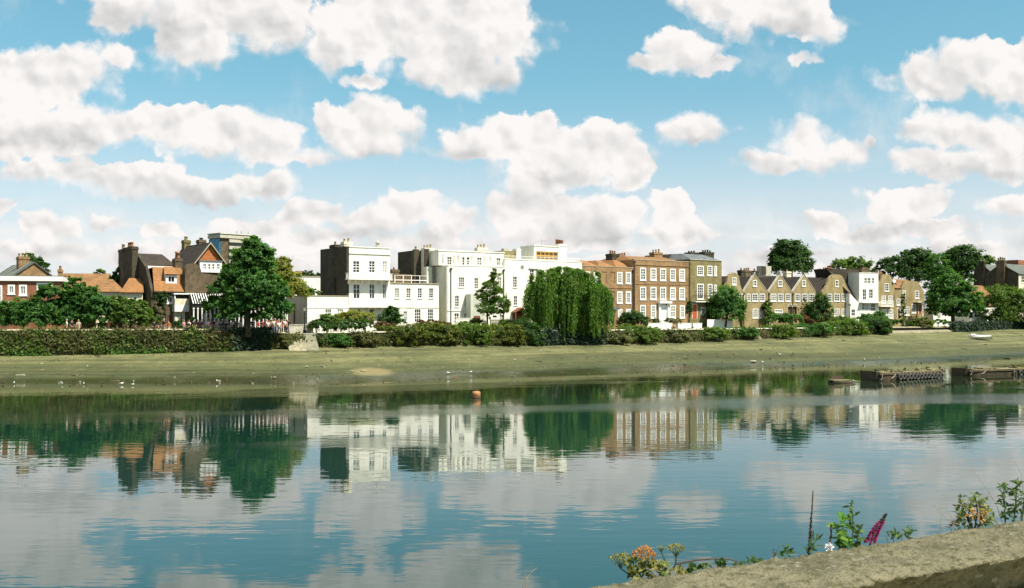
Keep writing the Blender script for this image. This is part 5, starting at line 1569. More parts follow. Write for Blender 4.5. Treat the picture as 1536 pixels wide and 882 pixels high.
tree('tree', 'mixed tree just right of the roof aerials of the white tower house', 'tree', 285, [(1328,400,12,12),(1344,398,12,14),(1338,408,18,10)], 1335, 'leaf_dark', 2600, .5, 26, .4)
tree('tree', 'tall dark broad tree behind the end brick house', 'tree', 262, [(1365,388,16,14),(1382,392,18,18),(1360,402,14,14),(1392,404,18,18),(1374,414,26,14)], 1376, 'leaf_dark', 7000, .48, 27, .5)
tree('tree', 'mid green tree between the end brick house and the dark round tree', 'tree', 248, [(1404,398,14,16),(1400,425,14,20),(1412,420,18,20),(1406,448,16,18)], 1404, 'leaf_blue', 5500, .42, 28, .4)
tree('tree', 'dark round topped tree crowning the right hand group', 'tree', 258, [(1444,386,26,16),(1432,398,20,18),(1458,396,18,18),(1442,410,32,16),(1424,392,12,14)], 1444, 'leaf_dark', 8000, .48, 29, .5)
tree('tree', 'tree top between the two chimney stacks of the dark gabled house', 'tree', 300, [(1478,392,9,8),(1486,396,8,9)], 1482, 'leaf_mid', 1200, .5, 30, .3)
tree('chestnut_tree', 'bright leafy chestnut tree overhanging the dark wall above the dinghy', 'tree', 217, [(1428,428,26,15),(1410,442,18,16),(1450,445,20,16),(1430,455,36,18),(1456,462,16,12),(1408,466,14,10),(1440,470,18,8)], 1431, 'leaf_blue', 11000, .45, 31, .42, base_z=ZG-.4, depth=.7, fill=.35)
tree('willow_bush_tree', 'soft mid green bushy tree at the right edge over the dark wall', 'tree', 226, [(1500,445,24,16),(1520,452,22,18),(1490,462,20,18),(1515,472,32,18),(1540,462,20,26),(1496,482,22,10),(1560,475,20,24)], 1512, 'leaf_mid', 12000, .36, 32, .3, depth=.7)

# ---- the weeping willow
def weeping_willow():
    D = 149.0; k = D/F
    rng = np.random.default_rng(41)
    bx = (852-CX)*k
    root = empty('weeping_willow', (bx, D+1.0, ZG), 0, 'great weeping willow trailing its curtains of leaves over the river wall', 'tree')
    r = random.Random(4)
    tb = MB()
    limb_tubes(tb, (0,0,0), (.2,0,5.2), .42, [(-4,-.6,6.2),(-2,1,7.6),(1.2,-1,7.4),(3.6,.5,6.0),(4.3,-.6,4.9),(-4.6,.3,5.2),(0,2.5,7),(0,-3,6.6)], r)
    tb.build('trunk', MAT['bark'], root, True)
    # dome tops (photo ellipses) from which strands fall
    domes = [(820,430,28,24),(846,420,34,16),(878,428,28,20),(836,445,46,26),(868,448,44,26),(803,454,17,18),(901,456,13,22),(858,436,30,30)]
    Ls = px_lobes(D+1.0, domes, .85)
    A = []; dirs = []; S = []
    nst = 1250
    w = np.array([l[3]*l[4] for l in Ls]); w /= w.sum()
    nb = 100
    bun = [(Ls[rng.choice(len(Ls), p=w)], rng.uniform(0, 2*math.pi), math.sqrt(rng.uniform(.05, 1.0)), rng.uniform(.45, 1.0), rng.uniform(.0, 1.35)) for _ in range(nb)]
    for i in range(nst):
        # strands fall in bunches of one length, with gaps between
        l, a, rr, bl, bo = bun[i % nb]
        a = a + rng.normal()*.13; rr = min(1.0, max(.05, rr + rng.normal()*.06))
        ex, ey = math.cos(a)*rr, math.sin(a)*rr
        zt = math.sqrt(max(0, 1-rr*rr))
        p0 = np.array([l[0]+l[3]*ex-bx, l[1]+l[4]*ey-(D+1.0), l[2]+l[5]*zt-ZG])
        out = np.array([ex, ey, 0])*(.35 + .9*bo)
        length = min(p0[2] + .3 + rng.uniform(-1.2, .9), bl*rng.uniform(8.0, 10.0))
        if abs(p0[0]) > 4.3: length *= .85
        m = int(length/.105)
        t = np.linspace(0, 1, m)
        arch = np.clip(t/.16, 0, 1)
        pts = p0[None,:] + out[None,:]*(arch**.7)[:,None]*.55
        pts[:,2] += .28*np.sin(np.clip(t/.18,0,1)*math.pi)
        pts[:,2] -= np.clip(t-.10,0,1)/.90*length
        ph = rng.uniform(0,6.28)
        pts[:,0] += .10*np.sin(t*5+ph)*t; pts[:,1] += .10*np.cos(t*4+ph)*t
        pts += rng.normal(size=pts.shape)*.075
        A.append(pts)
        dv = np.tile(np.array([0,0,-1.0]), (m,1)) + rng.normal(size=(m,3))*.33
        dv[:max(1,int(m*.12))] += out*1.2 + np.array([0,0,.7])
        dirs.append(dv); S.append(np.full(m, rng.uniform(.85,1.2)))
    P = np.concatenate(A); d = unit(np.concatenate(dirs)); s = (np.concatenate(S)*.20)[:,None]
    keep = P[:,2] > -1.9
    P, d, s = P[keep], d[keep], s[keep]
    side = unit(np.cross(d, rng.normal(size=P.shape)))
    V = np.stack([P-d*s*1.1, P+side*s*.33, P+d*s*1.1, P-side*s*.33], axis=1)
    V1 = leaf_cloud([(l[0]-bx, l[1]-(D+1.0), l[2]-ZG, l[3]*.94, l[4]*.94, l[5]*.94) for l in Ls], 6500, .18, 43, clump=.30, up=.2, flat=.8)
    quads_obj('crown', np.concatenate([V, V1]), MAT['leaf_willow'], root)
weeping_willow()

# ---- shrubs, hedges and wall plants along the bank, left to right
# weedy cover on the pub river wall: uncountable creepers
def wall_cover(label, c0, c1, n, size, mat, seed, z0, z1, thick=.35, per=20, gap=0.0, kind='stuff', name='wall_creeper', dens=None):
    rng = np.random.default_rng(seed)
    nc = max(8, n//per)
    cx = rng.uniform(c0, c1, nc*3); h = rng.uniform(0, 1, nc*3)
    if dens is not None:
        keep = rng.random(nc*3) < np.array([dens(a, b) for a, b in zip(cx, h)])
        cx, h = cx[keep][:nc], h[keep][:nc]
    nc = len(cx)
    C = np.zeros((nc, 3))
    for i in range(nc):
        Db, zb, _ = bank(cx[i])
        zz = lerp(zb+z0, z1, h[i])
        C[i] = ((cx[i]-CX)/F*Db, Db - rng.uniform(.0, thick) + .25*h[i], zz)
    ci = rng.integers(0, nc, n)
    e = rng.normal(size=(n,3))*np.array([.42,.12,.26])
    P = C[ci] + e
    out = unit(np.array([.3,-1,.45]) + rng.normal(size=(n,3))*.6)
    a = unit(np.cross(out, rng.normal(size=(n,3)))); b = np.cross(out, a)
    s = size*rng.uniform(.55,1.4,n)[:,None]
    V = np.stack([P-a*s*.85, P+b*s*.4, P+a*s*.85, P-b*s*.4], axis=1)
    V[:,1] += out*s*.12; V[:,3] += out*s*.12
    o = quads_obj(name, V, MAT[mat])
    tag(o, label, 'creeper', kind=kind)
    return o
wall_cover('olive weeds and creeper clinging to the long pub river wall', -260, 345, 26000, .2, 'leaf_olive', 51, .3, 4.7, dens=lambda a, h: .9 if h > .35 else .6)
wall_cover('patches of greener creeper along the long pub river wall', -260, 345, 9000, .22, 'leaf_mid', 52, .3, 4.8, dens=lambda a, h: .9 if (math.sin(a*.05)+math.sin(a*.13+2) > .5) else .12)
wall_cover('strip of bright reeds along the foot of the pub river wall', -200, 345, 5000, .22, 'leaf_bright', 53, .0, 3.0, dens=lambda a, h: .9 if (h < .5 and math.sin(a*.035+1) > -.2) else .0)
wall_cover('ivy coloured dark as tree shade on the wall under the big pub tree', 345, 402, 6500, .22, 'leaf_ivy_shade', 54, .1, 4.7)  # shade of the crown painted by the leaf colour
wall_cover('sparse weeds on the low wall beside the stone river stairs', 400, 452, 2600, .2, 'leaf_olive', 55, .1, 4.1)
wall_cover('ivy coloured dark as tree shade on the wall behind the dinghy', 1428, 1620, 12000, .3, 'leaf_ivy_shade', 56, .0, 5.2)  # overhanging trees' shade is in the leaf colour

wall_cover('dark mixed creeper on the low wall below the white houses', 474, 800, 6500, .2, 'leaf_olive', 57, .0, 4.2, thick=.6)
wall_cover('ivy coloured black green as the shade beneath the weeping willow', 790, 905, 7000, .22, 'leaf_ivy_shade', 58, .0, 4.5, thick=.6)  # willow shade put into the leaf colour
wall_cover('mixed creeper along the wall below the brick houses', 902, 1330, 7000, .22, 'leaf_olive', 59, .0, 4.2, thick=.6)
SHR = [
 # label, back, ellipses, material, n, size
 ('pale grassy clump growing out of the mud edge beneath the pub tree', -.4, [(415,512,14,9),(428,516,10,6)], 'leaf_olive', 1500, .2),
 ('dark green trimmed hedge at the foot of the low white wing', 2.0, [(480,488,18,8),(505,490,20,8),(535,489,22,9)], 'leaf_dark', 3600, .2),
 ('bright yellow green bush under the lower villa balcony', 3.0, [(528,476,22,9),(547,478,16,9),(512,478,12,8)], 'leaf_yellow', 3600, .2),
 ('round mid green bush below the two small windows of the white wing', 3.2, [(490,480,12,8),(500,484,12,7),(474,487,8,8)], 'leaf_mid', 2000, .2),
 ('emerald hanging bush beside the stone river stairs', -.2, [(495,508,12,8),(512,512,14,9),(486,505,8,5)], 'leaf_blue', 2200, .2),
 ('olive topped shrub spilling over the wall below the villa', -.2, [(535,507,20,7),(552,512,14,8),(524,514,12,6)], 'leaf_olive', 2200, .2),
 ('dark conical shrub tree against the garden wing of the villa', 5.0, [(588,470,11,9),(582,480,14,10),(596,481,12,9),(588,464,7,5)], 'leaf_dark', 3200, .21),
 ('reddish brown bush below the dark conical shrub', 2.4, [(572,489,10,6),(586,492,12,6)], 'leaf_copper', 1300, .19),
 ('gold flecked thicket on the wall below the garden wing', .4, [(585,500,22,11),(612,500,24,12),(600,511,26,8)], 'leaf_gold', 5200, .2),
 ('wide gold flecked thicket below the grey end wall', .4, [(645,498,24,13),(668,500,22,12),(655,511,28,7)], 'leaf_gold', 5200, .2),
 ('copper tinted shrub against the grey end wall', 2.2, [(640,486,18,6),(660,487,14,5)], 'leaf_copper', 1600, .19),
 ('dark green thicket below the attic house drainpipe', .4, [(692,497,20,12),(715,500,22,12),(704,512,28,6)], 'leaf_mid', 4800, .2),
 ('mixed green thicket below the slender young tree', .4, [(742,498,22,12),(765,500,18,12),(752,511,26,7)], 'leaf_gold', 4800, .2),
 ('bush growing at the left skirts of the weeping willow', .5, [(786,494,16,14),(798,502,14,12),(780,509,18,7)], 'leaf_dark', 3600, .2),
 ('pale flowering shrub at the right skirts of the weeping willow', -.2, [(912,506,12,8),(930,510,14,7),(905,500,8,8)], 'leaf_flower', 2400, .21),
 ('dark rounded shrub beside the ivy left of the white front door', 9, [(950,478,18,10),(938,482,12,9),(962,483,12,8)], 'leaf_dark', 3600, .22),
 ('leafy climber on the left half of the mansion front', 19.3, [(956,458,14,12),(968,452,10,6),(948,466,8,12),(972,462,6,12)], 'leaf_mid', 2800, .22),
 ('dark hedge on the wall below the brown brick townhouse', .3, [(945,497,22,9),(970,500,22,9),(955,508,28,7)], 'leaf_mid', 4200, .21),
 ('white flowering bush on the wall below the mansion gate', -.1, [(1008,502,14,8),(1018,508,14,7),(998,509,12,7)], 'leaf_flower', 2600, .21),
 ('clipped hedge above the wall below the white board fence', .3, [(1045,501,22,8),(1072,500,20,8),(1058,506,30,5)], 'leaf_mid', 3800, .22),
 ('dark hedge left of the sloping timber post on the wall', .3, [(1100,500,18,8),(1122,499,14,8)], 'leaf_blue', 2800, .23),
 ('low hedge right of the sloping timber post below the pointed gables', .3, [(1152,498,16,8),(1175,497,18,9),(1160,503,24,4)], 'leaf_mid', 3400, .24),
 ('dark bank of shrubs below the pair of arched doorways', .3, [(1205,496,20,9),(1230,495,18,9)], 'leaf_blue', 3600, .24),
 ('mixed garden bushes under the bell shaped gable', .4, [(1256,493,20,11),(1280,492,18,11),(1268,499,28,5)], 'leaf_mid', 3800, .25),
 ('big rounded dark bush at the end of the hedge beside the concrete apron', .4, [(1312,490,20,12),(1300,496,14,8),(1325,497,10,7)], 'leaf_dark', 4400, .27),
 ('golden green bush growing on the concrete apron', 3.5, [(1382,484,14,7),(1392,488,10,6),(1372,487,8,6)], 'leaf_gold', 2000, .26),
 ('bright low grass bush right of the golden apron bush', 3.5, [(1408,483,12,4),(1418,485,8,4)], 'leaf_bright', 1000, .25),
 ('narrow upright shrub between the first two pointed gables', 20, [(1152,458,7,8),(1150,468,8,9),(1155,475,10,6)], 'leaf_mid', 1800, .25),
 ('low garden shrubs in front of the arched doorways', 13, [(1165,480,18,7),(1188,479,16,7),(1178,476,10,6)], 'leaf_blue', 3000, .24),
 ('dark bushy tree hiding the corner between the pointed and bell gables', 17, [(1230,455,14,13),(1222,466,16,12),(1240,466,10,12),(1230,478,18,8)], 'leaf_dark', 4800, .26),
 ('purple brown bush left of the dark bushy corner tree', 14, [(1205,480,12,6),(1215,484,12,5)], 'leaf_copper', 1400, .22),
 ('garden bushes in front of the bell gable house', 12, [(1255,480,18,6),(1272,483,14,6)], 'leaf_mid', 2200, .24),
 ('grey green bushes before the white tower house', 8, [(1300,478,14,7),(1318,476,12,8)], 'leaf_blue', 2200, .26),
 ('dark tall climber on the corner of the end brick house', 7, [(1355,455,4,14),(1354,470,5,12)], 'leaf_dark', 1300, .24),
 ('low border plants under the balcony of the brick house', 6, [(1335,484,14,4),(1352,484,12,5)], 'leaf_dark', 1400, .24),
 ('small round box bush by the pub porch', 2.5, [(266,488,6,7)], 'leaf_dark', 700, .18),
 ('garden greenery beside the pub porch window', 2.6, [(290,482,4,6),(291,488,5,5)], 'leaf_bright', 500, .17),
 ('white rose bush at the foot of the mansion front', 14, [(1010,482,12,5),(984,483,8,5)], 'leaf_flower', 1500, .2),
 ('ivy trained round the right ground floor windows of the mansion', 18.4, [(1010,452,12,3),(1026,454,10,6),(1033,466,5,12),(1015,462,3,8)], 'leaf_dark', 2400, .2),
 ('bare stemmed wall shrub on the pointed gable with the arched door', 17.5, [(1207,458,5,9),(1200,468,5,8)], 'leaf_olive', 500, .2),
 ('shrubs in front of the brown canopied door', 8, [(768,487,10,6),(784,484,9,7),(757,485,8,6)], 'leaf_mid', 1900, .2),
 ('garden bushes under the low windows of the attic house', 6.5, [(716,484,12,6),(700,488,14,5)], 'leaf_gold', 1600, .2),
]
for i, (lab, back, ell, mat, n, size) in enumerate(SHR):
    cx = sum(e[0] for e in ell)/len(ell)
    hed = 'hedge' in lab.split()[:4]
    climb = 'climber' in lab or 'ivy' in lab.split()[:2]
    nm, ct = ('hedge', 'hedge') if hed else (('climbing_shrub', 'climber') if climb else ('bush', 'bush'))
    if -.3 < back < .6:
        ell = [(e[0], e[1], e[2]*1.15, e[3]) for e in ell] + [(cx-14, 511, 16, 8), (cx+14, 513, 15, 7)] if cx < 800 else [(e[0], e[1], e[2]*1.12, e[3]) for e in ell]
        n = int(n*1.6)
    D = bD(cx, back)
    shrub(nm, lab, ct, D, ell, mat, n, size, 100+i, depth=(.35 if climb else .75), base_z=(ZG if back > 1 else None), clump=.34, fill=.3)
# ------------------------------------------------------------------ boats, buoy, posts
def plain(name, c, rough=.7, spec=.3, metal=0.0, var=.8):
    return M(name, c, tuple(x*var for x in c), 2.0, rough, spec=spec, metal=metal)
MAT['tarhull'] = M('tarred_hull', (.035,.03,.022), (.09,.065,.035), .9, .8, fine=5)
MAT['rustdeck'] = M('weedy_deck', (.24,.22,.10), (.15,.13,.07), .8, .9, fine=4)
MAT['rubber'] = M('tyre_rubber', (.10,.095,.08), (.05,.05,.045), 2, .85)
MAT['rope'] = plain('pale_rope', (.45,.41,.30))
MAT['buoy'] = M('faded_orange_paint', (.42,.20,.075), (.34,.155,.06), 3, .6, fine=8)
MAT['buoydark'] = M('buoy_weed_line', (.16,.07,.03), (.09,.05,.025), 3, .8)

def loft(secs, mats, name, parent, smooth=False):
    n = len(secs[0]); vs = [p for s_ in secs for p in s_]; fs = []
    for i in range(len(secs)-1):
        for k in range(n-1):
            fs.append((i*n+k, i*n+k+1, (i+1)*n+k+1, (i+1)*n+k))
    fs.append(tuple(range(n))); fs.append(tuple((len(secs)-1)*n+k for k in range(n-1, -1, -1)))
    return mesh_obj(name, vs, fs, mats, parent, smooth=smooth)

def barge(label, pxa, ya, pxb, yb, hgt, seed, tyres):
    Da = CAM*F/(ya-HZ); Db = CAM*F/(yb-HZ)
    A = Vector(((pxa-CX)/F*Da, Da, 0)); B = Vector(((pxb-CX)/F*Db, Db, 0))
    Lg = (B-A).length; ang = math.atan2(B.y-A.y, B.x-A.x)
    root = empty('moored_barge', A, ang, label, 'barge', 'derelict barges moored off the mud')
    bw = 2.5
    rng = random.Random(seed)
    secs = []
    for t, w, lift, sh in ((0,.78,.28,.24),(.03,.92,.10,.14),(.10,1,0,.05),(.5,1,0,0),(.9,1,0,.04),(.97,.9,.12,.10),(1,.7,.3,.16)):
        y0 = bw*(1-w)/2; y1 = bw-y0; x = Lg*t
        secs.append([(x,y0,hgt+sh),(x,y0+.08,lift*.9),(x,y0+.3,-.5+lift),(x,y1-.3,-.5+lift),(x,y1-.08,lift*.9),(x,y1,hgt+sh)])
    loft(secs, MAT['tarhull'], 'hull', root)
    b = MB(); b.box(.35, Lg-.35, .16, bw-.16, hgt+.004, hgt+.07)
    for k in range(9):
        x = rng.uniform(.8, Lg-2); w = rng.uniform(.4, 1.8)
        b.box(x, x+w, rng.uniform(.2,.9), rng.uniform(1.4, bw-.3), hgt+.074, hgt+rng.uniform(.12,.24))
    b.build('deck', MAT['rustdeck'], root)
    b = MB(); b.box(.2, Lg-.2, -.06, .12, hgt-.12, hgt+.05); b.build('rubbing_strake', MAT['wood'], root)
    for t in (.02, .97):
        b = MB(); b.lathe(Lg*t, .5, [(.09,hgt),(.08,hgt+.35),(.13,hgt+.37),(.13,hgt+.42)], 8); b.build('bollard', MAT['iron'], root)
    for t in tyres:
        x = Lg*t
        vs, fs = [], []; n, m = 12, 6
        Rr, rr = .235, .09
        zc = hgt-.42+rng.uniform(-.08,.06)
        for i in range(n):
            a = 2*math.pi*i/n
            for j in range(m):
                q = 2*math.pi*j/m
                r_ = Rr+rr*math.cos(q)
                vs.append((x+r_*math.cos(a), -.14+rr*math.sin(q), zc+r_*math.sin(a)))
        for i in range(n):
            for j in range(m):
                fs.append((i*m+j, ((i+1)%n)*m+j, ((i+1)%n)*m+(j+1)%m, i*m+(j+1)%m))
        ty = mesh_obj('tyre_fender', vs, fs, MAT['rubber'], root, smooth=True)
        b = MB(); b.tube([(x,-.08,zc+.3),(x+.03,-.06,hgt+.03)], .02, 4); b.build('lanyard', MAT['rope'], ty)
    for (x0, z0, x1, z1) in ((.5,hgt-.05,.25,.15),(2.6,hgt-.05,1.9,.25)):
        b = MB(); b.tube([(x0,-.09,z0),((x0+x1)/2,-.13,(z0+z1)/2-.08),(x1,-.1,z1)], .03, 5); b.build('mooring_rope', MAT['rope'], root)
    V = leaf_cloud([(Lg*.2,1.2,hgt+.12,1.2,1,.15),(Lg*.62,1.5,hgt+.15,1.8,1.2,.2),(Lg*.88,1.3,hgt+.14,.9,1,.2)], 420, .16, seed)
    quads_obj('deck_weeds', V, MAT['leaf_olive'], root)
    return root
barge('derelict tarred barge hung with a full row of old tyres', 1318, 572, 1419, 566.5, .72, 1, [.29+.052*k for k in range(13)])
barge('second derelict barge with a pale weedy deck cut by the right edge', 1452, 564.5, 1600, 559.5, .6, 2, [.45+.06*k for k in range(9)])

def raft():
    D = CAM*F/(575-HZ); x = (1251-CX)/F*D
    root = empty('floating_raft', (x, D, 0), R(8), 'small low wooden raft floating left of the tyre hung barge', 'raft')
    b = MB()
    for k in range(7): b.box(.05, 1.95, .02+k*.21, .02+k*.21+.19, .22, .29)
    b.build('deck_planks', MAT['rustdeck'], root)
    for y in (.15, 1.2):
        b = MB(); b.tube([(0,y,.05),(2.0,y,.05)], .2, 10); b.build('float_log', MAT['tarhull'], root, True)
    b = MB(); b.box(.35, 1.6, 1.5, 1.62, .29, .62); b.build('backboard', MAT['wood'], root)
    b = MB(); b.tube([(1.9,.1,.3),(2.1,-.05,.15),(1.95,.0,.02)], .07, 6); b.build('mooring_rope', MAT['rope'], root)
raft()

def buoy():
    D = CAM*F/(597-HZ); x = (714.3-CX)/F*D
    root = empty('mooring_buoy', (x, D, 0), R(12), 'faded orange drum shaped mooring buoy on the calm water', 'buoy')
    b = MB(); b.lathe(0,0,[(.27,.10),(.335,.16),(.345,.30),(.33,.44),(.27,.52),(.12,.545)], 20); b.build('float_body', MAT['buoy'], root, True)
    b = MB(); b.lathe(0,0,[(.22,-.25),(.31,-.05),(.335,.04),(.335,.157)], 20); b.build('weed_line', MAT['buoydark'], root, True)
    vs, fs = [], []; n, m = 14, 6
    for i in range(n):
        a = 2*math.pi*i/n
        for j in range(m):
            q = 2*math.pi*j/m; r_ = .09+.022*math.cos(q)
            vs.append((r_*math.cos(a), .022*math.sin(q), .60+r_*math.sin(a)))
    for i in range(n):
        for j in range(m): fs.append((i*m+j, ((i+1)%n)*m+j, ((i+1)%n)*m+(j+1)%m, i*m+(j+1)%m))
    mesh_obj('mooring_ring', vs, fs, MAT['buoydark'], root, smooth=True)
buoy()

def dinghy():
    D = 198.0; x = (1452-CX)/F*D; z = mud_z(1462, D)
    root = empty('dinghy', (x, D, z), R(-8), 'small white dinghy lying aground on the mud below the dark wall', 'dinghy')
    secs = []
    for t, w, keel, sh in ((0,.02,.42,.78),(.08,.34,.2,.72),(.25,.8,.05,.62),(.5,1,0,.55),(.8,.95,.02,.56),(1,.78,.10,.6)):
        X = 3.7*t; hw = .75*w
        secs.append([(X,-hw,sh),(X,-hw*.92,sh*.55+keel*.3),(X,-hw*.45,keel+.04),(X,0,keel),(X,hw*.45,keel+.04),(X,hw*.92,sh*.55+keel*.3),(X,hw,sh),(X,hw*.9,sh),(X,hw*.82,sh*.55+keel*.3+.03),(X,0,keel+.12),(X,-hw*.82,sh*.55+keel*.3+.03),(X,-hw*.9,sh)])
    loft(secs, MAT['paint'], 'hull', root, True)
    for X in (1.2, 2.3, 3.2):
        b = MB(); b.box(X, X+.28, -.6, .6, .40, .44); b.build('thwart', MAT['cream'], root)
    b = MB(); b.box(.45, 1.15, -.32, .32, .66, .84); b.build('foredeck', MAT['paint'], root)
    b = MB(); b.tube([(.1,-.02,.8),(1,-.34,.66),(2,-.77,.59),(3.6,-.6,.62)], .03, 5); b.build('gunwale', MAT['browndoor'], root)
    root.rotation_euler = (R(12), 0, R(-20)); root.scale = (1.1, 1.1, 1.1)
dinghy()

def lamp_post(px, D, top_py, label, h_base=ZG):
    x = (px-CX)/F*D
    H = zof(top_py, D) - h_base
    root = empty('lamp_post', (x, D, h_base), R(15), label, 'lamp post', 'lamp posts along the riverside path')
    b = MB(); b.lathe(0,0,[(.16,0),(.16,.5),(.10,.58),(.075,1.0),(.05,H-.95),(.08,H-.93),(.08,H-.88),(.05,H-.86),(.05,H-.74)], 10); b.build('pole', MAT['iron'], root, True)
    b = MB(); b.tube([(-.3,0,H-1.0),(.3,0,H-1.0)], .02, 6); b.build('ladder_bar', MAT['iron'], root)
    b = MB(); b.frustum(0,0,H-.735,H-.28,.11,.11,.2,.2); la = b.build('lantern', MAT['glasscurtain'], root)
    b = MB(); b.frustum(0,0,H-.277,H-.1,.24,.24,.08,.08); b.ball((0,0,H-.05),.06,n=6,m=5); b.build('lantern_cap', MAT['iron'], la)
lamp_post(457, 131, 457.5, 'black lamp post at the corner of the low white wing')
lamp_post(171, 121.3, 442, 'black lamp post in front of the low hedge trees by the brick garden wall')
lamp_post(1274.5, 203, 455, 'black lamp post before the white sloping wall of the catslide house')

def timber_post(px, pyt, pyb, label):
    D = bD((px)) - .5
    x = (px-CX)/F*D; zt, zb = zof(pyt, D), zof(pyb, D)-.4
    root = empty('timber_post', (x, D, zb), 0, label, 'post')
    b = MB(); H = zt-zb
    b.add([(-.1,-.2,0),(.9,-.2,0),(.9,.3,0),(-.1,.3,0),(-.75,.35,H),(-.1,.35,H),(-.1,.6,H),(-.75,.6,H)], [(0,3,2,1),(4,5,6,7),(0,1,5,4),(1,2,6,5),(2,3,7,6),(3,0,4,7)])
    b.build('raking_plank', MAT['ramp'], root)
    b = MB(); b.box(-1.3, -.76, .1, .45, -.3, H+.05); b.build('upright', MAT['wood'], root)
timber_post(1137, 497.5, 508, 'pale raking timber post propping the hedged river wall')

# ------------------------------------------------------------------ birds on the mud
def bird_mesh(name, body, back, dark_legs):
    b = MB()
    b.cur = 0
    b.ball((0,0,.26), .105, .20, .10, 12, 8)                # breast and belly
    b.ball((0,-.17,.39), .055, .065, .055, 10, 6)           # head
    b.tube([(0,-.12,.30),(0,-.155,.36)], [.07,.045], 8)     # neck
    b.cur = 1
    b.add([(-.10,-.10,.30),(.10,-.10,.30),(.075,.16,.315),(.03,.36,.265),(-.03,.36,.265),(-.075,.16,.315),(0,-.04,.375),(0,.16,.355)],
          [(0,1,6),(1,2,7,6),(0,6,7,5),(2,3,7),(5,7,4),(3,4,7)])   # folded wings
    b.cur = 2
    b.tube([(0,-.225,.39),(0,-.31,.375)], [.018,.006], 6)   # bill
    for s_ in (-1,1):
        b.tube([(s_*.04,.02,.19),(s_*.045,.03,.10),(s_*.045,.01,.0)], .010, 5)
        b.add([(s_*.045-.03,-.05,.004),(s_*.045+.03,-.05,.004),(s_*.045,.03,.01)], [(0,1,2)])
    me_o = b.build(name, [body, back, dark_legs], None, True)
    return me_o
mg_body = plain('gull_white_plumage', (.82,.80,.76)); mg_back = plain('gull_grey_wings', (.36,.38,.40)); mg_bill = plain('bird_bill', (.35,.2,.06))
mc = plain('dark_plumage', (.03,.028,.025)); mc2 = plain('brown_plumage', (.09,.07,.045))
gull = bird_mesh('gull', mg_body, mg_back, mg_bill)
duck = bird_mesh('waterbird', mc2, mc, mg_bill)
def place_birds(spec, proto, name, lab, cat, group, first):
    used = first
    for i, (px, py) in enumerate(spec):
        lo, hi = 60.0, 230.0
        for _ in range(50):             # where the sight line meets the mud or the water
            m_ = (lo+hi)/2
            if zof(py, m_) > max(0.0, mud_z(px, m_)): lo = m_
            else: hi = m_
        D = lo; z = max(-.04, mud_z(px, D) - .02)
        o = proto if not used else proto.copy()
        if used: COL.objects.link(o)
        used = True
        o.name = name
        o.location = ((px-CX)/F*D, D, z)
        r = random.Random(int(px*7+py))
        o.rotation_euler = (0, 0, r.uniform(0, 6.28)); k = r.uniform(.62, .85); o.scale = (k, k, k)
        tag(o, lab(i, len(spec)), cat, group)
ORD = ['first','second','third','fourth','fifth','sixth','seventh','eighth','ninth','tenth','eleventh','twelfth','thirteenth','fourteenth','fifteenth','sixteenth','seventeenth','eighteenth','nineteenth','twentieth']
place_birds([(21,576),(93,577),(125.5,577),(182.5,577.5),(199,578.5),(326,574.5)], gull, 'gull', lambda i, n: f'white gull, {ORD[i]} from the left in the row on the mud below the pub', 'bird', 'gulls on the left mud', False)
place_birds([(672.5,561.5),(706,560)], gull, 'gull', lambda i, n: ['left of the two white gulls paddling above the orange buoy','right of the two white gulls paddling above the orange buoy'][i], 'bird', 'gulls above the buoy', True)
place_birds([(1297,541.5),(1170,533.5),(1144,545)], gull, 'gull', lambda i, n: ['white gull standing on the mud right above the end of the tyre hung barge','white gull among the dark birds on the mud below the pointed gables','pale gull at the waterline below the round street tree'][i], 'bird', 'gulls on the right mud', True)
place_birds([(4,577),(105,577.5),(153,577),(246,573.5),(234,567.5)], duck, 'waterbird', lambda i, n: f'dark waterbird, {ORD[i]} of the dark ones between the left edge and the pub tree' if i < 4 else 'dark waterbird standing highest on the mud below the pub', 'bird', 'dark waterbirds on the left mud', False)
place_birds([(1027,549),(1051,533),(1083,545),(1101,533),(1131,542),(1155,540.5),(1176,545),(1190,532),(1189,550),(1206,561),(1243,549),(1255,547.5)], duck, 'waterbird', lambda i, n: f'dark waterbird, {ORD[i]} from the left on the mud between mansion and barge', 'bird', 'dark waterbirds on the right mud', True)

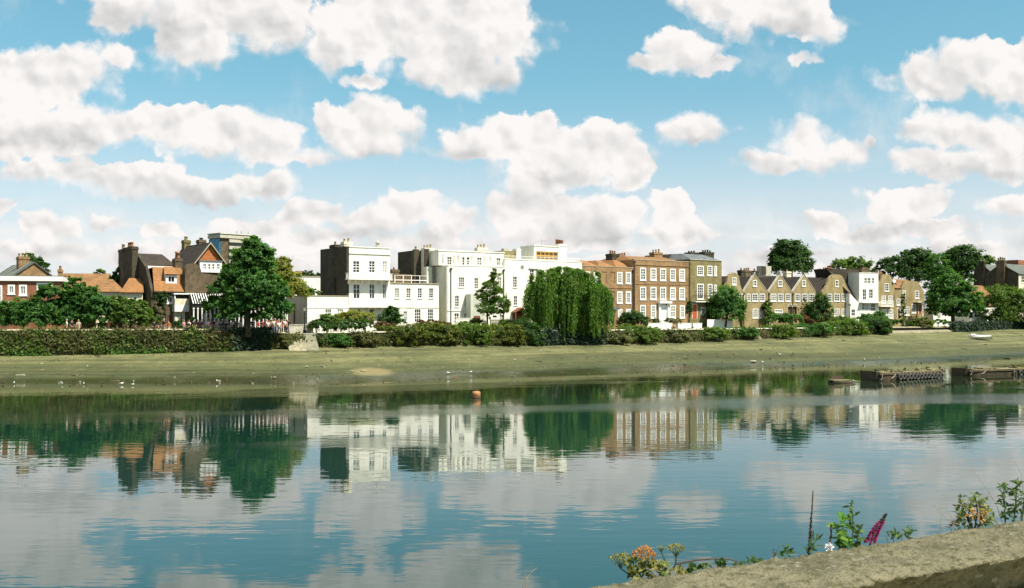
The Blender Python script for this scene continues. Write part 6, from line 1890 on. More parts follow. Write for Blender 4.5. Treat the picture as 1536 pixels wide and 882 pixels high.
# stones and drift on the foreshore
def stones():
    st = MAT['stone']
    specs = [(1236,517,.35),(1243,518,.3),(1249,521,.26),(545,557.5,.5),(528,558,.4),(460,551,.35),(772,540.5,.4),(1130,543.5,.8),(1348,512,.4),(1352,511,.3),(1318,537,.3),(1010,524,.3),(620,552,.25),(412,567,.3),(1270,532,.3)]
    for i, (px, py, r) in enumerate(specs):
        lo, hi = 60., 240.
        for _ in range(50):
            m_ = (lo+hi)/2
            if zof(py, m_) > max(0., mud_z(px, m_)): lo = m_
            else: hi = m_
        rng = random.Random(i)
        b = MB(); b.ball((0,0,.1*r), r*.62, r*.42, r*.2, 9, 6)
        b.v = [tuple(c*(1+rng.uniform(-.16,.16)) for c in v) for v in b.v]
        o = b.build('stone', MAT['darkbrick'] if i < 3 or i in (8,9) else MAT['concrete'])
        o.location = ((px-CX)/F*lo, lo, mud_z(px, lo)+.05); o.rotation_euler = (0,0,rng.uniform(0,3))
        tag(o, ['dark stone, left of three lying high on the mud below the bell gable','dark stone, middle of three lying high on the mud below the bell gable','dark stone, right of three lying high on the mud below the bell gable',
                'larger pale stone on the mud left of the buoy','smaller pale stone on the mud left of the buoy','pale stone on the mud below the stone river stairs','pale stone on the mud below the weeping willow',
                'long pale drift lump on the mud among the dark birds','dark stone, left of a pair on the mud below the concrete apron','dark stone, right of a pair on the mud below the concrete apron',
                'pale stone near the water just above the tyre hung barge','pale stone on the mud below the mansion','pale stone on the mud below the garden wing of the villa','pale stone at the wet mud edge below the pub tree','small pale stone on the mud above the floating raft'][i], 'stone', 'stones on the foreshore')
stones()
def mud_debris():
    rng = random.Random(77); b = MB()
    made = 0
    while made < 380:
        px = rng.uniform(-60, 1600); Db, zb, Dw = bank(px); t_ = rng.random()**1.4*1.0
        D = lerp(Dw, Db-1, t_); x = (px-CX)/F*D; z = mud_z(px, D)
        L = rng.uniform(.04, .13) if rng.random() < .93 else rng.uniform(.25, .7)
        b.cur = rng.choice((0, 0, 1, 1, 1, 2))
        a = rng.uniform(0, 6.28); w = rng.uniform(.03, .075)
        ca, sa = math.cos(a), math.sin(a)
        q = [(-L,-w),(L*.8,-w*.7),(L,w*.6),(-L*.7,w)]
        lo = [(x+ca*u-sa*v, D+sa*u+ca*v, z-.05) for u, v in q]; hi = [(x+(ca*u-sa*v)*.7, D+(sa*u+ca*v)*.7, z+w*rng.uniform(.5,1.1)+.05) for u, v in q]
        b.add(lo+hi, [(4,5,6,7),(0,1,5,4),(1,2,6,5),(2,3,7,6),(3,0,4,7)])
        made += 1
    o = b.build('debris', [MAT['wood'], MAT['oldbrick'], MAT['concrete']])
    tag(o, 'scattered driftwood, stones and shells littering the tidal mud', 'debris', kind='stuff')
mud_debris()

# ------------------------------------------------------------------ people on the pub terrace
def skin_mesh(name, verts, edges, radii, sub=1):
    me = bpy.data.meshes.new(name); me.from_pydata(verts, edges, [])
    o = bpy.data.objects.new(name, me); COL.objects.link(o)
    sk = o.modifiers.new('skin', 'SKIN'); sk.use_smooth_shade = True
    for i, r in enumerate(radii):
        r = r if isinstance(r, tuple) else (r, r)
        me.skin_vertices[0].data[i].radius = r
    me.skin_vertices[0].data[0].use_root = True
    sb = o.modifiers.new('sub', 'SUBSURF'); sb.levels = sub; sb.render_levels = sub
    dg = bpy.context.evaluated_depsgraph_get()
    out = bpy.data.meshes.new_from_object(o.evaluated_get(dg))
    out.name = name
    bpy.data.objects.remove(o); bpy.data.meshes.remove(me)
    return out

def person_meshes(pose):
    s = {}
    if pose == 'stand':
        hipz = .92; leg = [((.10,0,.86),(.11,-.03,.48),(.11,.02,.09),(.12,-.14,.04))]; legs = [(1, 0), (-1, 0)]
    J = {}
    pel = Vector((0,0,.92)); 
    lean = {'stand':0.0,'walk':.05,'sit':.02}[pose]
    if pose == 'sit': pel = Vector((0,0,.12))
    def up(z, y=0): return pel + Vector((0, y - lean*z, z))
    J['pel'], J['spine'], J['chest'], J['neck'], J['head'], J['crown'] = up(0), up(.22), up(.42), up(.55), up(.66,-.015), up(.74,-.015)
    for sg, n in ((1,'r'),(-1,'l')):
        J['sh'+n] = up(.45) + Vector((sg*.18,0,0))
        if pose == 'stand':
            J['el'+n] = up(.19) + Vector((sg*.25,.03,0)); J['wr'+n] = up(.06) + Vector((sg*.20,-.18,.06 if sg > 0 else 0)); 
        elif pose == 'walk':
            J['el'+n] = up(.19) + Vector((sg*.23,.10*sg,0)); J['wr'+n] = up(0) + Vector((sg*.22,.0+.12*sg-.08,0))
        else:
            J['el'+n] = up(.20) + Vector((sg*.24,-.04,0)); J['wr'+n] = up(.08) + Vector((sg*.14,-.28,0))
        J['ha'+n] = J['wr'+n] + (J['wr'+n]-J['el'+n]).normalized()*.10
        J['hi'+n] = up(-.06) + Vector((sg*.09,0,0))
        if pose == 'stand':
            J['kn'+n] = Vector((sg*.10,-.03,.49)); J['an'+n] = Vector((sg*.10,.02,.09)); 
        elif pose == 'walk':
            J['kn'+n] = Vector((sg*.10,-.16*sg-.05,.50)); J['an'+n] = Vector((sg*.10,-.24*sg+.02,.10))
        else:
            J['kn'+n] = Vector((sg*.11,-.44,.10)); J['an'+n] = Vector((sg*.11,-.42,-.33))
        J['to'+n] = J['an'+n] + Vector((0,-.16,-.05))
    def chain(names, edges, rad, name, sub=1):
        idx = {n: i for i, n in enumerate(names)}
        return skin_mesh(name, [tuple(J[n]) for n in names], [(idx[a], idx[b]) for a, b in edges], [rad[n] for n in names], sub)
    names = ['pel','spine','chest','neck','head','crown']; E = [('pel','spine'),('spine','chest'),('chest','neck'),('neck','head'),('head','crown')]
    rad = dict(pel=(.14,.10), spine=(.13,.09), chest=(.15,.10), neck=.05, head=(.078,.095), crown=(.06,.075))
    for n in 'rl':
        names += [k+n for k in ('sh','el','wr','ha','hi','kn','an','to')]
        E += [('chest','sh'+n),('sh'+n,'el'+n),('el'+n,'wr'+n),('wr'+n,'ha'+n),('pel','hi'+n),('hi'+n,'kn'+n),('kn'+n,'an'+n),('an'+n,'to'+n)]
        rad.update({'sh'+n:.058,'el'+n:.042,'wr'+n:.03,'ha'+n:.034,'hi'+n:.085,'kn'+n:.056,'an'+n:.04,'to'+n:.032})
    body = chain(names, E, rad, 'body', 1)
    # shirt and trousers: slightly fuller shells over trunk/arms and hips/legs
    J['nb'] = J['chest'].lerp(J['neck'], .55)
    for n in 'rl':
        J['cu'+n] = J['sh'+n].lerp(J['el'+n], .85); J['ak'+n] = J['kn'+n].lerp(J['an'+n], .93)
    J['hem'] = J['pel'] + Vector((0,0,-.04)); J['wb'] = J['pel'] + Vector((0,0,.05))
    sn = ['hem','spine','chest','nb']; SE = [('hem','spine'),('spine','chest'),('chest','nb')]
    sr = dict(hem=(.165,.125), spine=(.15,.11), chest=(.17,.125), nb=(.075,.075))
    tn = ['wb','pel']; TE = [('wb','pel')]; tr = dict(wb=(.145,.105), pel=(.155,.118))
    for n in 'rl':
        sn += ['sh'+n,'cu'+n]; SE += [('chest','sh'+n),('sh'+n,'cu'+n)]; sr.update({'sh'+n:.078,'cu'+n:.065})
        tn += ['hi'+n,'kn'+n,'ak'+n]; TE += [('pel','hi'+n),('hi'+n,'kn'+n),('kn'+n,'ak'+n)]; tr.update({'hi'+n:.105,'kn'+n:.076,'ak'+n:.062})
    shirt = chain(sn, SE, sr, 'shirt', 1); trousers = chain(tn, TE, tr, 'trousers', 1)
    hb = MB(); c = J['crown']; hb.ball(c + Vector((0,.025,.0)), .093, .105, .085, 10, 7); hb.ball(J['head'] + Vector((0,.055,.03)), .088, .07, .10, 8, 6)
    ho = hb.build('hair', plain('hair_brown', (.06,.035,.02)), None, True); hair = ho.data; bpy.data.objects.remove(ho)
    return dict(body=body, shirt=shirt, trousers=trousers, hair=hair)

PM = {p: person_meshes(p) for p in ('stand', 'walk', 'sit')}
SKIN = [plain('skin_light', (.55,.33,.22)), plain('skin_tan', (.42,.24,.15))]
CLOTH = {k: plain('cloth_'+k, c) for k, c in dict(white=(.78,.76,.72), black=(.025,.025,.028), navy=(.03,.04,.09), red=(.42,.05,.04), pink=(.62,.30,.30), grey=(.28,.28,.28), blue=(.10,.18,.34), green=(.10,.19,.09), cream=(.65,.57,.40), orange=(.55,.20,.07), maroon=(.20,.04,.05), tan=(.36,.27,.16)).items()}
HAIRC = {'dark': plain('hair_dark', (.022,.016,.012)), 'fair': plain('hair_fair', (.35,.24,.11)), 'brown': plain('hair_brown2', (.09,.05,.028)), 'grey': plain('hair_grey', (.40,.39,.37))}
def person(px, D, pose, top, bottom, hair, rz, label, z=None, group='drinkers on the pub terrace', k=1.0, skin=0):
    x = (px-CX)/F*D
    root = empty('person', (x, D, ZG+.02  if z is None else z), rz, label, 'person', group)
    root.scale = (k, k, k)
    for nm, mat in (('body', SKIN[skin]), ('shirt', CLOTH[top]), ('trousers', CLOTH[bottom]), ('hair', HAIRC[hair])):
        me = PM[pose][nm]
        if not me.materials: me.materials.append(mat)
        o = new_obj(nm, me, root)
        o.material_slots[0].link = 'OBJECT'; o.material_slots[0].material = mat
    return root
PPL = [
 (100,'stand','white','grey','grey','person in a white shirt, left of the pair talking by the far left wall',1.7),
 (108,'stand','black','black','dark','person in black, right of the pair talking by the far left wall',1.9),
 (118,'walk','cream','tan','fair','person in a cream top walking alone along the left wall',1.7),
 (163,'stand','orange','tan','brown','person in orange standing near the lamp post before the hedge trees',2.2),
 (176,'stand','maroon','black','dark','person in maroon right of the lamp post before the hedge trees',2.2),
 (232,'stand','black','black','dark','person in black at the left end of the pub front',2.0),
 (238,'stand','navy','navy','brown','person in navy at the left end of the pub front',2.6),
 (246,'stand','black','grey','grey','person in black with grey hair by the brown pub door',2.0),
 (253,'walk','orange','cream','brown','person in an orange top passing the brown pub door',1.8),
 (276,'stand','pink','grey','fair','person in pink in front of the cream pub porch',2.0),
 (284,'stand','white','blue','brown','person in a white shirt and blue trousers before the pub porch',1.6),
 (296,'stand','red','black','dark','person in a red top at the start of the white posts',2.4),
 (301,'stand','maroon','navy','dark','person in maroon beside the one in red near the white posts',1.8),
 (307,'stand','pink','black','fair','person in pink near the left white posts',2.6),
 (313,'stand','white','black','brown','person in white and black near the left white posts',2.0),
 (320,'stand','navy','black','dark','person in navy under the left edge of the big tree',2.5),
 (326,'stand','cream','tan','grey','grey haired person in cream under the left edge of the big tree',1.9),
 (334,'stand','black','black','dark','person in black with dark hair in the shade left of the tree trunk',2.6),
 (343,'stand','blue','black','brown','person in blue in the shade left of the tree trunk',2.0),
 (352,'walk','grey','black','dark','person in grey walking in the shade left of the tree trunk',2.7),
 (360,'stand','white','navy','dark','person in white just left of the tree trunk',2.1),
 (379,'stand','navy','grey','brown','person in navy just right of the tree trunk',2.2),
 (387,'stand','red','navy','dark','person in red in the shade right of the tree trunk',2.6),
 (394,'stand','maroon','black','brown','person in maroon in the shade right of the tree trunk',1.9),
 (399,'stand','pink','blue','fair','person in pink in the sun right of the big tree',2.3),
 (404,'stand','red','black','dark','person in red in the sun right of the big tree',1.8),
 (409,'stand','white','tan','fair','fair haired person in white in the right hand crowd',2.4),
 (414,'stand','pink','white','brown','brown haired person in pink in the right hand crowd',1.8),
 (419,'stand','white','black','dark','dark haired person in white in the right hand crowd',2.5),
 (424,'stand','maroon','tan','dark','person in maroon in the right hand crowd',1.9),
 (428,'stand','white','navy','grey','grey haired person in white at the right end of the crowd',2.3),
 (433,'walk','black','grey','brown','person in black at the right end of the crowd by the stairs',1.7),
 (292,'stand','black','tan','grey','person in black and tan beside the start of the white posts',1.5),
 (317,'walk','red','cream','brown','person in red and cream near the left edge of the big tree',1.4),
 (348,'stand','white','black','fair','fair haired person in white left of the tree trunk in shade',1.5),
 (368,'stand','black','grey','dark','person in black directly behind the tree trunk',2.9),
 (402,'stand','white','navy','brown','person in white among the pink and red tops right of the tree',1.3),
 (407,'stand','cream','black','dark','person in cream among the right hand crowd near the wall edge',1.2),
 (412,'stand','white','blue','dark','person in white and blue at the wall edge of the right crowd',1.3),
 (416,'stand','red','grey','dark','dark haired person in red at the wall edge of the right crowd',1.2),
 (422,'stand','pink','tan','fair','fair haired person in pink at the wall edge of the right crowd',1.3),
 (430,'stand','pink','black','dark','dark haired person in pink at the far right of the crowd',1.2),
]
for i, (px, pose, top, bot, hr, lab, back) in enumerate(PPL):
    r = random.Random(i*5+1)
    person(px, bD(px, back), pose, top, bot, hr, r.uniform(-1.6, 1.6), lab, k=r.uniform(.93, 1.06), skin=i % 2)
for i, (px, top, bot, hr, lab) in enumerate([(282,'black','black','dark','person in black sitting on the wall with legs hanging, before the pub porch'),(331,'navy','black','brown','person in navy sitting on the wall with legs hanging, left of the tree shade'),
                                            (339,'black','navy','dark','person in black sitting on the wall with legs hanging, edge of tree shade'),(418,'white','grey','brown','person in white sitting on the wall with legs hanging, below the right crowd')]):
    person(px, bD(px, .12), 'sit', top, bot, hr, R(-8+i*9), lab, z=5.0, group='people sitting on the river wall')

# parasols and tables glimpsed in the crowd
def picnic_table(px, back, label):
    D = bD(px, back); root = empty('picnic_table', ((px-CX)/F*D, D, ZG+.02), R(15), label, 'table', 'picnic tables on the terrace')
    b = MB()
    for k in range(5): b.box(-.9, .9, -.36+k*.146, -.36+k*.146+.135, .72, .76)
    b.build('tabletop', MAT['wood'], root)
    for s_ in (-1,1):
        b = MB(); b.box(-.9, .9, s_*.68-.13, s_*.68+.13, .42, .46); b.build('bench', MAT['wood'], root)
        b = MB(); b.box(s_*.7-.04, s_*.7+.04, -.7, .7, .34, .415); b.add([(s_*.7-.039,-.62,0),(s_*.7+.039,-.62,0),(s_*.7+.039,-.2,.715),(s_*.7-.039,-.2,.715),(s_*.7-.039,-.52,0),(s_*.7+.039,-.52,0),(s_*.7+.039,-.1,.715),(s_*.7-.039,-.1,.715)],[(0,1,2,3),(4,5,6,7),(0,1,5,4),(2,3,7,6),(1,2,6,5),(3,0,4,7)])
        b.add([(s_*.7-.039,.62,0),(s_*.7+.039,.62,0),(s_*.7+.039,.2,.715),(s_*.7-.039,.2,.715),(s_*.7-.039,.52,0),(s_*.7+.039,.52,0),(s_*.7+.039,.1,.715),(s_*.7-.039,.1,.715)],[(0,1,2,3),(4,5,6,7),(0,1,5,4),(2,3,7,6),(1,2,6,5),(3,0,4,7)])
        b.build('leg_frame', MAT['wood'], root)

# ------------------------------------------------------------------ near bank: parapet wall and its plants
WD = Vector((.874, .486, 0)); WN = Vector((-.486, .874, 0))
WA = math.atan2(.486, .874)
WO = Vector((.207, 2.96, 5.55))         # a point on the far top edge
def edgeD(px):
    u = (px-CX)/F
    return 2.845/(1-.5561*u)

def near_wall():
    import mathutils.noise as mn
    o_ = WO - WN*.357
    root = empty('parapet_wall', (o_.x, o_.y, 4.7), WA, 'lichen stained concrete parapet in the near right corner', 'wall')
    root.rotation_euler = (0, -.0065, WA)
    m, t, bs = base_mat('lichened_concrete')
    co = coords(t)
    n1 = t.noise(co, 5.0, 6, .65); n2 = t.noise(co, 26, 5, .7); n3 = t.noise(co, 85, 3, .6)
    n4 = t.noise(t.vmath('MULTIPLY', co, (22, 46, 22)), 1.0, 5, .75)
    col = t.mix(t.ramp(n1, .35, .65), (.222,.200,.122,1), (.122,.115,.068,1))
    col = t.mix(t.math('MULTIPLY', t.ramp(n2, .50, .62), .85), col, (.085,.08,.038,1))
    col = t.mix(t.math('MULTIPLY', t.ramp(n4, .62, .72), .8), col, (.40,.37,.27,1))
    col = t.mix(t.math('MULTIPLY', t.ramp(n3, .60, .70), .6), col, (.05,.048,.026,1))
    vo = t.add('ShaderNodeTexVoronoi'); t.l.new(t.vmath('ADD', co, t.vmath('MULTIPLY', t.noise(co, 40, 3), (.03,.03,.03))), vo.inputs['Vector']); vo.inputs['Scale'].default_value = 22
    lich = t.math('MULTIPLY', t.ramp(vo.outputs['Distance'], .34, .22), t.ramp(n1, .48, .60))
    col = t.mix(t.math('MULTIPLY', lich, .7), col, (.33,.325,.25,1))
    t.l.new(col, bs.inputs['Base Color']); bs.inputs['Roughness'].default_value = .95; bs.inputs['Specular IOR Level'].default_value = .15
    b = t.add('ShaderNodeBump'); b.inputs['Strength'].default_value = 1.0; b.inputs['Distance'].default_value = .022
    t.l.new(t.math('ADD', n2, t.math('MULTIPLY', n3, .5)), b.inputs['Height']); t.l.new(b.outputs[0], bs.inputs['Normal'])
    prof = [(.14,-.20),(.10,-.12),(.06,-.06),(.025,-.022),(0,-.006),(.012,0)] + [(.012+.333*k/16, .006*math.sin(math.pi*k/16)) for k in range(1,16)] + [(.345,0),(.357,-.012),(.345,-.06),(.31,-.20)]
    xs = list(np.arange(-6, -.6, .15)) + list(np.arange(-.6, 2.6, .018)) + list(np.arange(2.6, 9, .15))
    vs = []
    for x in xs:
        for (y, z) in prof:
            p = Vector((x, y, z))
            d = mn.noise(p*7)*.006 + mn.noise(p*23+Vector((3,1,2)))*.006 + mn.noise(p*60)*.006
            edge = 1.6 if y < .05 or y > .31 else 1.0
            vs.append((x, y + d*edge*(.8 if y < .1 else -.8 if y > .3 else 0), .85 + z + d*edge))
    n = len(prof)
    fs = [(i*n+k, (i+1)*n+k, (i+1)*n+k+1, i*n+k+1) for i in range(len(xs)-1) for k in range(n-1)]
    mesh_obj('coping', vs, fs, m, root, smooth=True)
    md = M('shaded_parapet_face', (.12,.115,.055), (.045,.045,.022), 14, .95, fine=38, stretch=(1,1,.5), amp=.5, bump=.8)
    vs, fs = [], []
    zs = np.linspace(-.1, .70, 30)
    for x in xs:
        for z in zs:
            p = Vector((x*1.6, 0, z*.6)); d = mn.noise(p*9)*.014 + mn.noise(p*30)*.006
            vs.append((x, .085 + d, z))
    nz = len(zs)
    fs = [(i*nz+k, (i+1)*nz+k, (i+1)*nz+k+1, i*nz+k+1) for i in range(len(xs)-1) for k in range(nz-1)]
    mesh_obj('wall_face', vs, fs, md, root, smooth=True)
    b = MB(); b.box(-6, 9, .125, .31, -5.5, .66); b.build('wall_core', MAT['concrete'], root)
    # towpath on the near side
    g = mesh_obj('towpath', [tuple(o_ + WD*-60 + WN*.13 + Vector((0,0,-.85))), tuple(o_ + WD*60 + WN*.13 + Vector((0,0,-.85))), tuple(o_ + WD*60 - WN*60 + Vector((0,0,-.85))), tuple(o_ - WD*60 - WN*60 + Vector((0,0,-.85)))], [(0,1,2,3)], MAT['concrete'])
    tag(g, kind='structure')
    return m
near_wall()

def leaf6(b, base, d, L, w, nrm, fold=.25, curl=.15):
    base = Vector(base); d = Vector(d).normalized(); nrm = Vector(nrm)
    s_ = d.cross(nrm)
    if s_.length < 1e-4: s_ = d.cross(Vector((1,0,.2)))
    s_.normalize(); n_ = s_.cross(d).normalized()
    P = [base, base + d*L*.35 + s_*w*.5 + n_*w*fold, base + d*L*.72 + s_*w*.36 + n_*(w*fold-L*curl*.5), base + d*L - n_*L*curl,
         base + d*L*.72 - s_*w*.36 + n_*(w*fold-L*curl*.5), base + d*L*.35 - s_*w*.5 + n_*w*fold, base + d*L*.38, base + d*L*.72 - n_*L*curl*.45]
    b.add(P, [(0,1,6),(1,2,7,6),(2,3,7),(0,6,5),(6,7,4,5),(7,3,4)])

def fp(px, py, D): return world_pt(px, D, py=py)
def fmat(name, c1, c2, c3, tr=.35): return leaf_mat(name, c1, c2, c3, tr, 18)
FG = fmat('near_leaf_green', (.045,.10,.025), (.075,.13,.03), (.13,.18,.05))
FB = fmat('near_leaf_bright', (.085,.21,.035), (.13,.27,.045), (.20,.33,.07))
FL = fmat('near_leaf_pale', (.12,.17,.06), (.17,.21,.075), (.26,.28,.12))
FY = fmat('near_leaf_yellow', (.17,.18,.04), (.24,.23,.06), (.34,.30,.10))
FO = fmat('umbel_orange', (.48,.19,.035), (.38,.20,.05), (.60,.36,.10), .2)
FGN = fmat('umbel_green', (.26,.24,.055), (.19,.20,.05), (.42,.36,.13), .2)
FD = fmat('dead_seed_brown', (.05,.03,.018), (.075,.045,.025), (.11,.07,.04), .1)
FM = fmat('magenta_floret', (.42,.025,.16), (.33,.02,.13), (.60,.12,.32), .25)
STEM = plain('green_stem', (.10,.13,.04)); STEMB = plain('brown_stem', (.085,.05,.03)); STEMP = plain('pale_dry_stem', (.42,.33,.19)); WHT = plain('white_down', (.78,.75,.72))

def droot(name, px, py, D, label, cat, group=None):
    return empty(name, fp(px, py, D), 0, label, cat, group)
def umbel(root, D, px, py, rpx, mat, stem_to, seed, n=150, flat=.42):
    rng = random.Random(seed); o = Vector(root.location)
    c = fp(px, py, D) - o; r = rpx*D/F
    foot = fp(stem_to[0], stem_to[1], D+.03) - o
    b = MB(); top = c - Vector((0,0,r*.8))
    b.tube([foot, foot.lerp(top,.55) + Vector((.004,0,-.002)), top], [.0026,.0022,.0018], 6)
    for k in range(16):
        a = 6.283*k/16 + rng.uniform(-.2,.2); q = rng.uniform(.35,.95)
        b.tube([top, top.lerp(c + Vector((math.cos(a)*r*q, math.sin(a)*r*q, r*flat*(1-q*q)-.003)), .96)], [.0010,.0007], 4)
    b.build('stem', STEM, root)
    f = MB()
    for k in range(n):
        a = rng.uniform(0,6.283); q = math.sqrt(rng.random())
        cl = round(a*2.2)/2.2
        a2 = lerp(a, cl, .55)
        p = c + Vector((math.cos(a2)*r*q, math.sin(a2)*r*q, r*flat*(1-q*q) + rng.uniform(-.16,.12)*r))
        for j in range(2):
            d = Vector((rng.uniform(-1,1), rng.uniform(-1,1), rng.uniform(0,1.2)))
            leaf6(f, p, d, r*rng.uniform(.13,.24), r*.12, (rng.uniform(-.3,.3),rng.uniform(-.3,.3),1), .2, .1)
    f.build('flower_head', mat, root)
def leaf_bunch(root, D, pts, mat, L, w, seed, name='leaf', n=6, droop=-.2, spread=1.0):
    rng = random.Random(seed); o = Vector(root.location); f = MB()
    for (px, py, rpx) in pts:
        for k in range(n):
            a = rng.uniform(0,6.283); q = math.sqrt(rng.random())*rpx
            p = fp(px + math.cos(a)*q, py + math.sin(a)*q, D + rng.uniform(-.03,.03)) - o
            d = Vector((rng.uniform(-1,1)*spread, rng.uniform(-1,1)*spread, rng.uniform(-.6,.8)+droop))
            leaf6(f, p, d, L*rng.uniform(.6,1.3), w*rng.uniform(.7,1.2), (rng.uniform(-.4,.4), -.6, rng.uniform(.3,1)), .22, .15)
    return f.build(name, mat, root)
def stems(root, D, lines, rad, mat, name='stem'):
    o = Vector(root.location); b = MB()
    for ln in lines:
        pts = [fp(q[0], q[1], D + (q[2] if len(q) > 2 else 0)) - o for q in ln]
        k = len(pts); b.tube(pts, [rad*lerp(1, .55, i/(k-1)) for i in range(k)], 6)
    return b.build(name, mat, root)

def near_plants():
    D = edgeD(950)+.07
    r = droot('umbel_plant', 955, 868, D, 'orange topped umbel plant with yellow green leaves at the left end of the parapet', 'plant')
    umbel(r, D, 966, 836, 19, FO, (962,866), 1, 190, .75)
    umbel(r, D, 931, 839, 17, FGN, (951,868), 2, 150, .4)
    umbel(r, D+.03, 990, 850, 15, FGN, (985,868), 3, 130, .5)
    leaf_bunch(r, D, [(950,848,12),(968,856,16),(990,858,14),(975,848,12),(958,862,12)], FY, .022, .012, 4, n=16)
    leaf_bunch(r, D+.02, [(946,842,8),(978,862,16),(1000,858,10),(960,850,14)], FG, .024, .011, 5, n=13)
    D = edgeD(1012)+.08
    r = droot('umbel_plant', 1010, 855, D, 'single green gold umbel on a dark stalk standing apart', 'plant')
    umbel(r, D, 1014, 824, 14.5, FGN, (1009,855), 6, 150, .4)
    umbel(r, D+.05, 992, 822, 7, FGN, (1000,855), 7, 60, .4)
    D = edgeD(1070)+.05
    r = droot('bramble', 1070, 850, D, 'arching bramble stem with bunches of hanging leaves along the parapet edge', 'plant')
    stems(r, D, [[(1015,846),(1045,840),(1070,838),(1095,838.5),(1120,847)]], .0028, STEMB)
    leaf_bunch(r, D, [(1022,853,8),(1025,858,5)], FY, .020, .012, 8, n=11, droop=-.9, spread=.5)
    leaf_bunch(r, D, [(1038,847,7),(1039,853,6),(1057,847,6),(1058,854,5),(1081,842,8),(1083,849,5),(1108,843,8)], FG, .019, .012, 9, n=12, droop=-.8, spread=.6)
    D = edgeD(1128)+.04
    r = droot('weed_tuft', 1128, 848, D, 'tiny green weed tuft just right of the bramble', 'plant', None)
    leaf_bunch(r, D, [(1128,844,5),(1135,843,5)], FG, .022, .008, 10, n=9, droop=.3)
    D = edgeD(1170)+.04
    r = droot('weed_tuft', 1172, 838, D, 'small brownish weed with a leaning stalk between bramble and dead spike', 'plant')
    stems(r, D, [[(1158,838),(1164,828),(1168,819)]], .0014, STEMB)
    leaf_bunch(r, D, [(1176,832,7),(1179,828,6)], FG, .024, .009, 11, n=10, droop=.4)
    leaf_bunch(r, D, [(1164,828,4)], FD, .015, .006, 12, n=6, droop=.3)
    # dead flower spike
    D = edgeD(1217)+.06
    r = droot('dead_spike', 1214, 835, D, 'tall dark dead flower spike, tallest plant on the parapet', 'plant')
    stems(r, D, [[(1213,838),(1215,800),(1218,765),(1219.5,736)]], .0030, STEMB)
    rng = random.Random(5); o = Vector(r.location); f = MB()
    for k in range(260):
        t_ = rng.random()**.85; px = lerp(1213.5, 1219.5, t_); py = lerp(832, 738, t_)
        p = fp(px, py, D) - o; w = .0085*(1.05-.75*t_)
        leaf6(f, p, (rng.uniform(-1,1), rng.uniform(-1,1), rng.uniform(.2,1)), w*rng.uniform(.7,1.3), w*.6, (rng.uniform(-1,1),-1,.5), .2, .1)
    f.build('seed_head', FD, r)
    leaf_bunch(r, D, [(1220,820,7),(1224,808,5),(1216,826,5)], FG, .022, .008, 13, n=10, droop=.5)
    D = edgeD(1247)+.05
    r = droot('dead_spike', 1246, 828, D, 'short thin dark spike beside the bright leafy plant', 'plant')
    stems(r, D, [[(1245,830),(1246,808),(1247,786)]], .0018, STEMB)
    f = MB(); o = Vector(r.location)
    for k in range(90):
        t_ = rng.random(); p = fp(lerp(1245,1247,t_), lerp(825,788,t_), D) - o
        leaf6(f, p, (rng.uniform(-1,1), rng.uniform(-1,1), rng.uniform(.2,1)), .006, .004, (rng.uniform(-1,1),-1,.5))
    f.build('seed_head', FD, r)
    D = edgeD(1243)+.02
    r = droot('seed_down', 1243, 826, D, 'small tuft of white seed down at the foot of the short spike', 'plant')
    f = MB(); o = Vector(r.location)
    for k in range(160):
        a = rng.uniform(0,6.283); q = math.sqrt(rng.random())
        p = fp(1244+math.cos(a)*q*4.5, 822+math.sin(a)*q*6, D+rng.uniform(-.01,.01)) - o
        leaf6(f, p, (rng.uniform(-1,1), rng.uniform(-1,1), rng.uniform(-.3,1)), .009, .004, (rng.uniform(-1,1),-1,.6))
    f.build('down', WHT, r)
    # bright leafy plant
    D = edgeD(1270)+.05
    r = droot('leafy_weed', 1270, 828, D, 'bright green broad leaved weed with two upright stems', 'plant')
    stems(r, D, [[(1264,828),(1265,800),(1266,773)],[(1276,826),(1280,795),(1279,770),(1277,755)],[(1284,824),(1288,800),(1290,790)]], .0028, STEM)
    leaf_bunch(r, D, [(1262,788,7),(1266,779,5),(1260,802,9),(1268,808,9),(1262,818,9),(1272,822,8)], FB, .034, .017, 14, n=9, droop=.3, spread=.8)
    leaf_bunch(r, D+.02, [(1284,812,8),(1280,820,8),(1288,800,6)], FG, .032, .013, 15, n=9, droop=.2)
    leaf_bunch(r, D+.02, [(1278,786,5),(1279,772,4),(1276,760,3),(1286,793,5)], FG, .022, .010, 16, n=7, droop=.3, spread=.7)
    # magenta flower spike
    D = edgeD(1312)+.03
    r = droot('flower_spike', 1305, 818, D, 'leaning magenta flower spike with a dark tip', 'flower')
    stems(r, D, [[(1304,820),(1310,800),(1318,785),(1328,773)]], .0030, STEMB)
    f = MB(); g = MB(); o = Vector(r.location)
    for k in range(520):
        t_ = rng.random(); q = lerp(0, .74, t_)
        px = lerp(1304.5,1322,t_) - 3.2*math.sin(t_*3.1)*.5; py = lerp(815,783,t_)
        w = .0125*(1.12-.65*t_); a = rng.uniform(0,6.283)
        p = fp(px, py, D) - o + Vector((math.cos(a)*w, math.sin(a)*w*.9, rng.uniform(-.3,.3)*w))
        leaf6(f, p, (math.cos(a), math.sin(a), rng.uniform(-.2,.7)), .0075, .006, (0,-.5,1), .3, .2)
    f.build('florets', FM, r)
    for k in range(140):
        t_ = rng.random(); px = lerp(1320,1329,t_); py = lerp(786,772,t_); w = .006*(1-.8*t_)
        p = fp(px, py, D) - o + Vector((rng.uniform(-w,w), rng.uniform(-w,w), rng.uniform(-w,w)))
        leaf6(g, p, (rng.uniform(-.6,1), rng.uniform(-1,1), rng.uniform(0,1)), .006, .004, (0,-1,.5))
    g.build('bud_tip', FD, r)
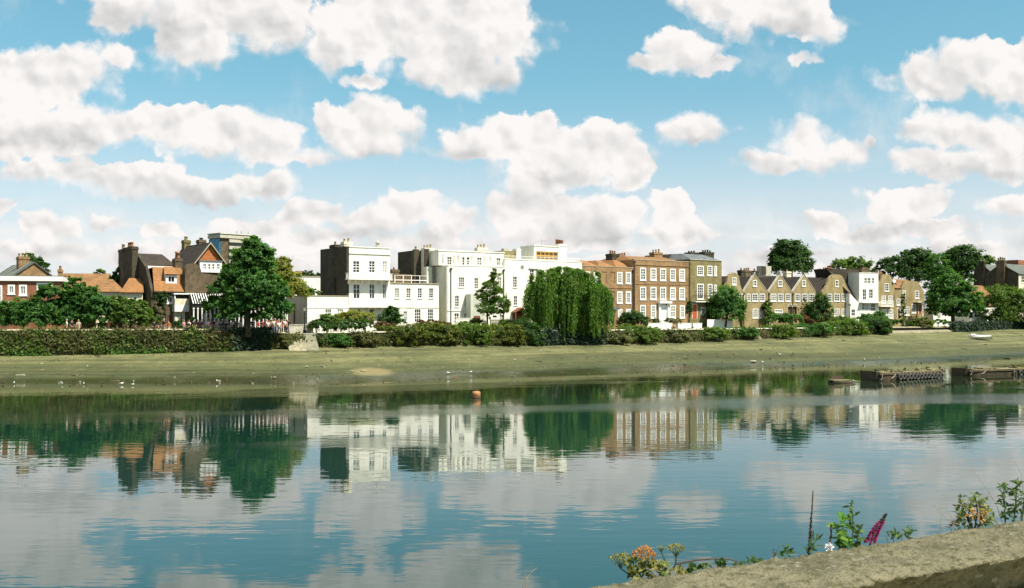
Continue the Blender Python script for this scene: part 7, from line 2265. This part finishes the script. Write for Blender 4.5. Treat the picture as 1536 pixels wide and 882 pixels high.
    for (px, py, lab, mt, sd_) in ((1340,807,'small green weed tuft right of the magenta spike',FG,17),(1361,804,'small dark weed tuft, further right of the magenta spike',FG,18)):
        D = edgeD(px)+.04
        r = droot('weed_tuft', px, py+8, D, lab, 'plant')
        stems(r, D, [[(px-8,py+6),(px-11,py-4)],[(px,py+8),(px+1,py-3)]], .0012, STEM)
        leaf_bunch(r, D, [(px,py,6),(px+3,py-4,4)], mt, .026, .008, sd_, n=10, droop=.6)
    # bush with orange leaves
    D = edgeD(1460)+.10
    r = droot('wall_bush', 1460, 790, D, 'green bush with orange tinged leaves growing over the parapet', 'bush')
    stems(r, D, [[(1458,795),(1448,770),(1440,750)],[(1462,795),(1466,765),(1463,745)],[(1465,795),(1478,770),(1484,758)],[(1460,795),(1452,775),(1456,755)]], .0032, STEMB)
    leaf_bunch(r, D, [(1445,756,11),(1462,750,12),(1476,760,12),(1450,772,13),(1480,776,11),(1440,770,8),(1464,783,14),(1446,785,10),(1484,782,8)], FL, .021, .010, 19, n=26, droop=.1)
    leaf_bunch(r, D-.03, [(1460,768,8),(1466,775,8),(1472,768,6)], FO, .017, .008, 20, 'orange_leaf', n=13, droop=.1)
    leaf_bunch(r, D-.02, [(1470,758,12),(1452,760,12),(1476,772,9)], FY, .020, .009, 21, n=12, droop=.1)
    # tall leafy plant at the frame edge
    D = edgeD(1515)+.12
    r = droot('leafy_weed', 1515, 785, D, 'tall leafy weed with many small leaves at the right edge', 'plant')
    stems(r, D, [[(1508,790),(1507,755),(1505,728)],[(1520,790),(1524,750),(1527,716)],[(1532,785),(1536,755),(1540,735)]], .0028, STEM)
    leaf_bunch(r, D, [(1506,770,8),(1507,755,7),(1506,740,6),(1505,730,4),(1521,775,8),(1523,758,7),(1525,740,6),(1527,724,5),(1535,765,9),(1537,748,8),(1516,768,8),(1518,738,6)], FG, .024, .009, 22, n=15, droop=.2)
    # dry stalks
    D = edgeD(1420)+.06
    r = droot('dry_grass', 1425, 800, D, 'thin pale dry grass stalks left of the orange leaved bush', 'grass')
    stems(r, D, [[(1435,794),(1424,782),(1408,764),(1396,752)],[(1412,800),(1410,786),(1414,772)],[(1432,792),(1428,776),(1415,760),(1404,757)]], .0011, STEMP, 'stalk')
    leaf_bunch(r, D, [(1430,786,4),(1437,785,5),(1428,792,4)], FD, .02, .006, 23, 'dead_leaf', n=6, droop=.2)
    D = edgeD(1500)+.2
    r = droot('dry_grass', 1500, 780, D, 'long thin dry grass arcing above the tall leafy weed', 'grass')
    stems(r, D, [[(1505,790),(1496,760),(1478,730),(1455,702),(1440,692)],[(1530,785),(1536,745),(1532,712),(1522,690)]], .0011, STEMP, 'stalk')
    D = 2.93
    r = droot('dry_grass', 790, 895, D, 'pinkish dry grass wisp at the bottom edge', 'grass')
    stems(r, D, [[(775,905),(788,870),(800,855),(806,852)],[(782,905),(792,872),(788,860)]], .0012, STEMP, 'stalk')
near_plants()
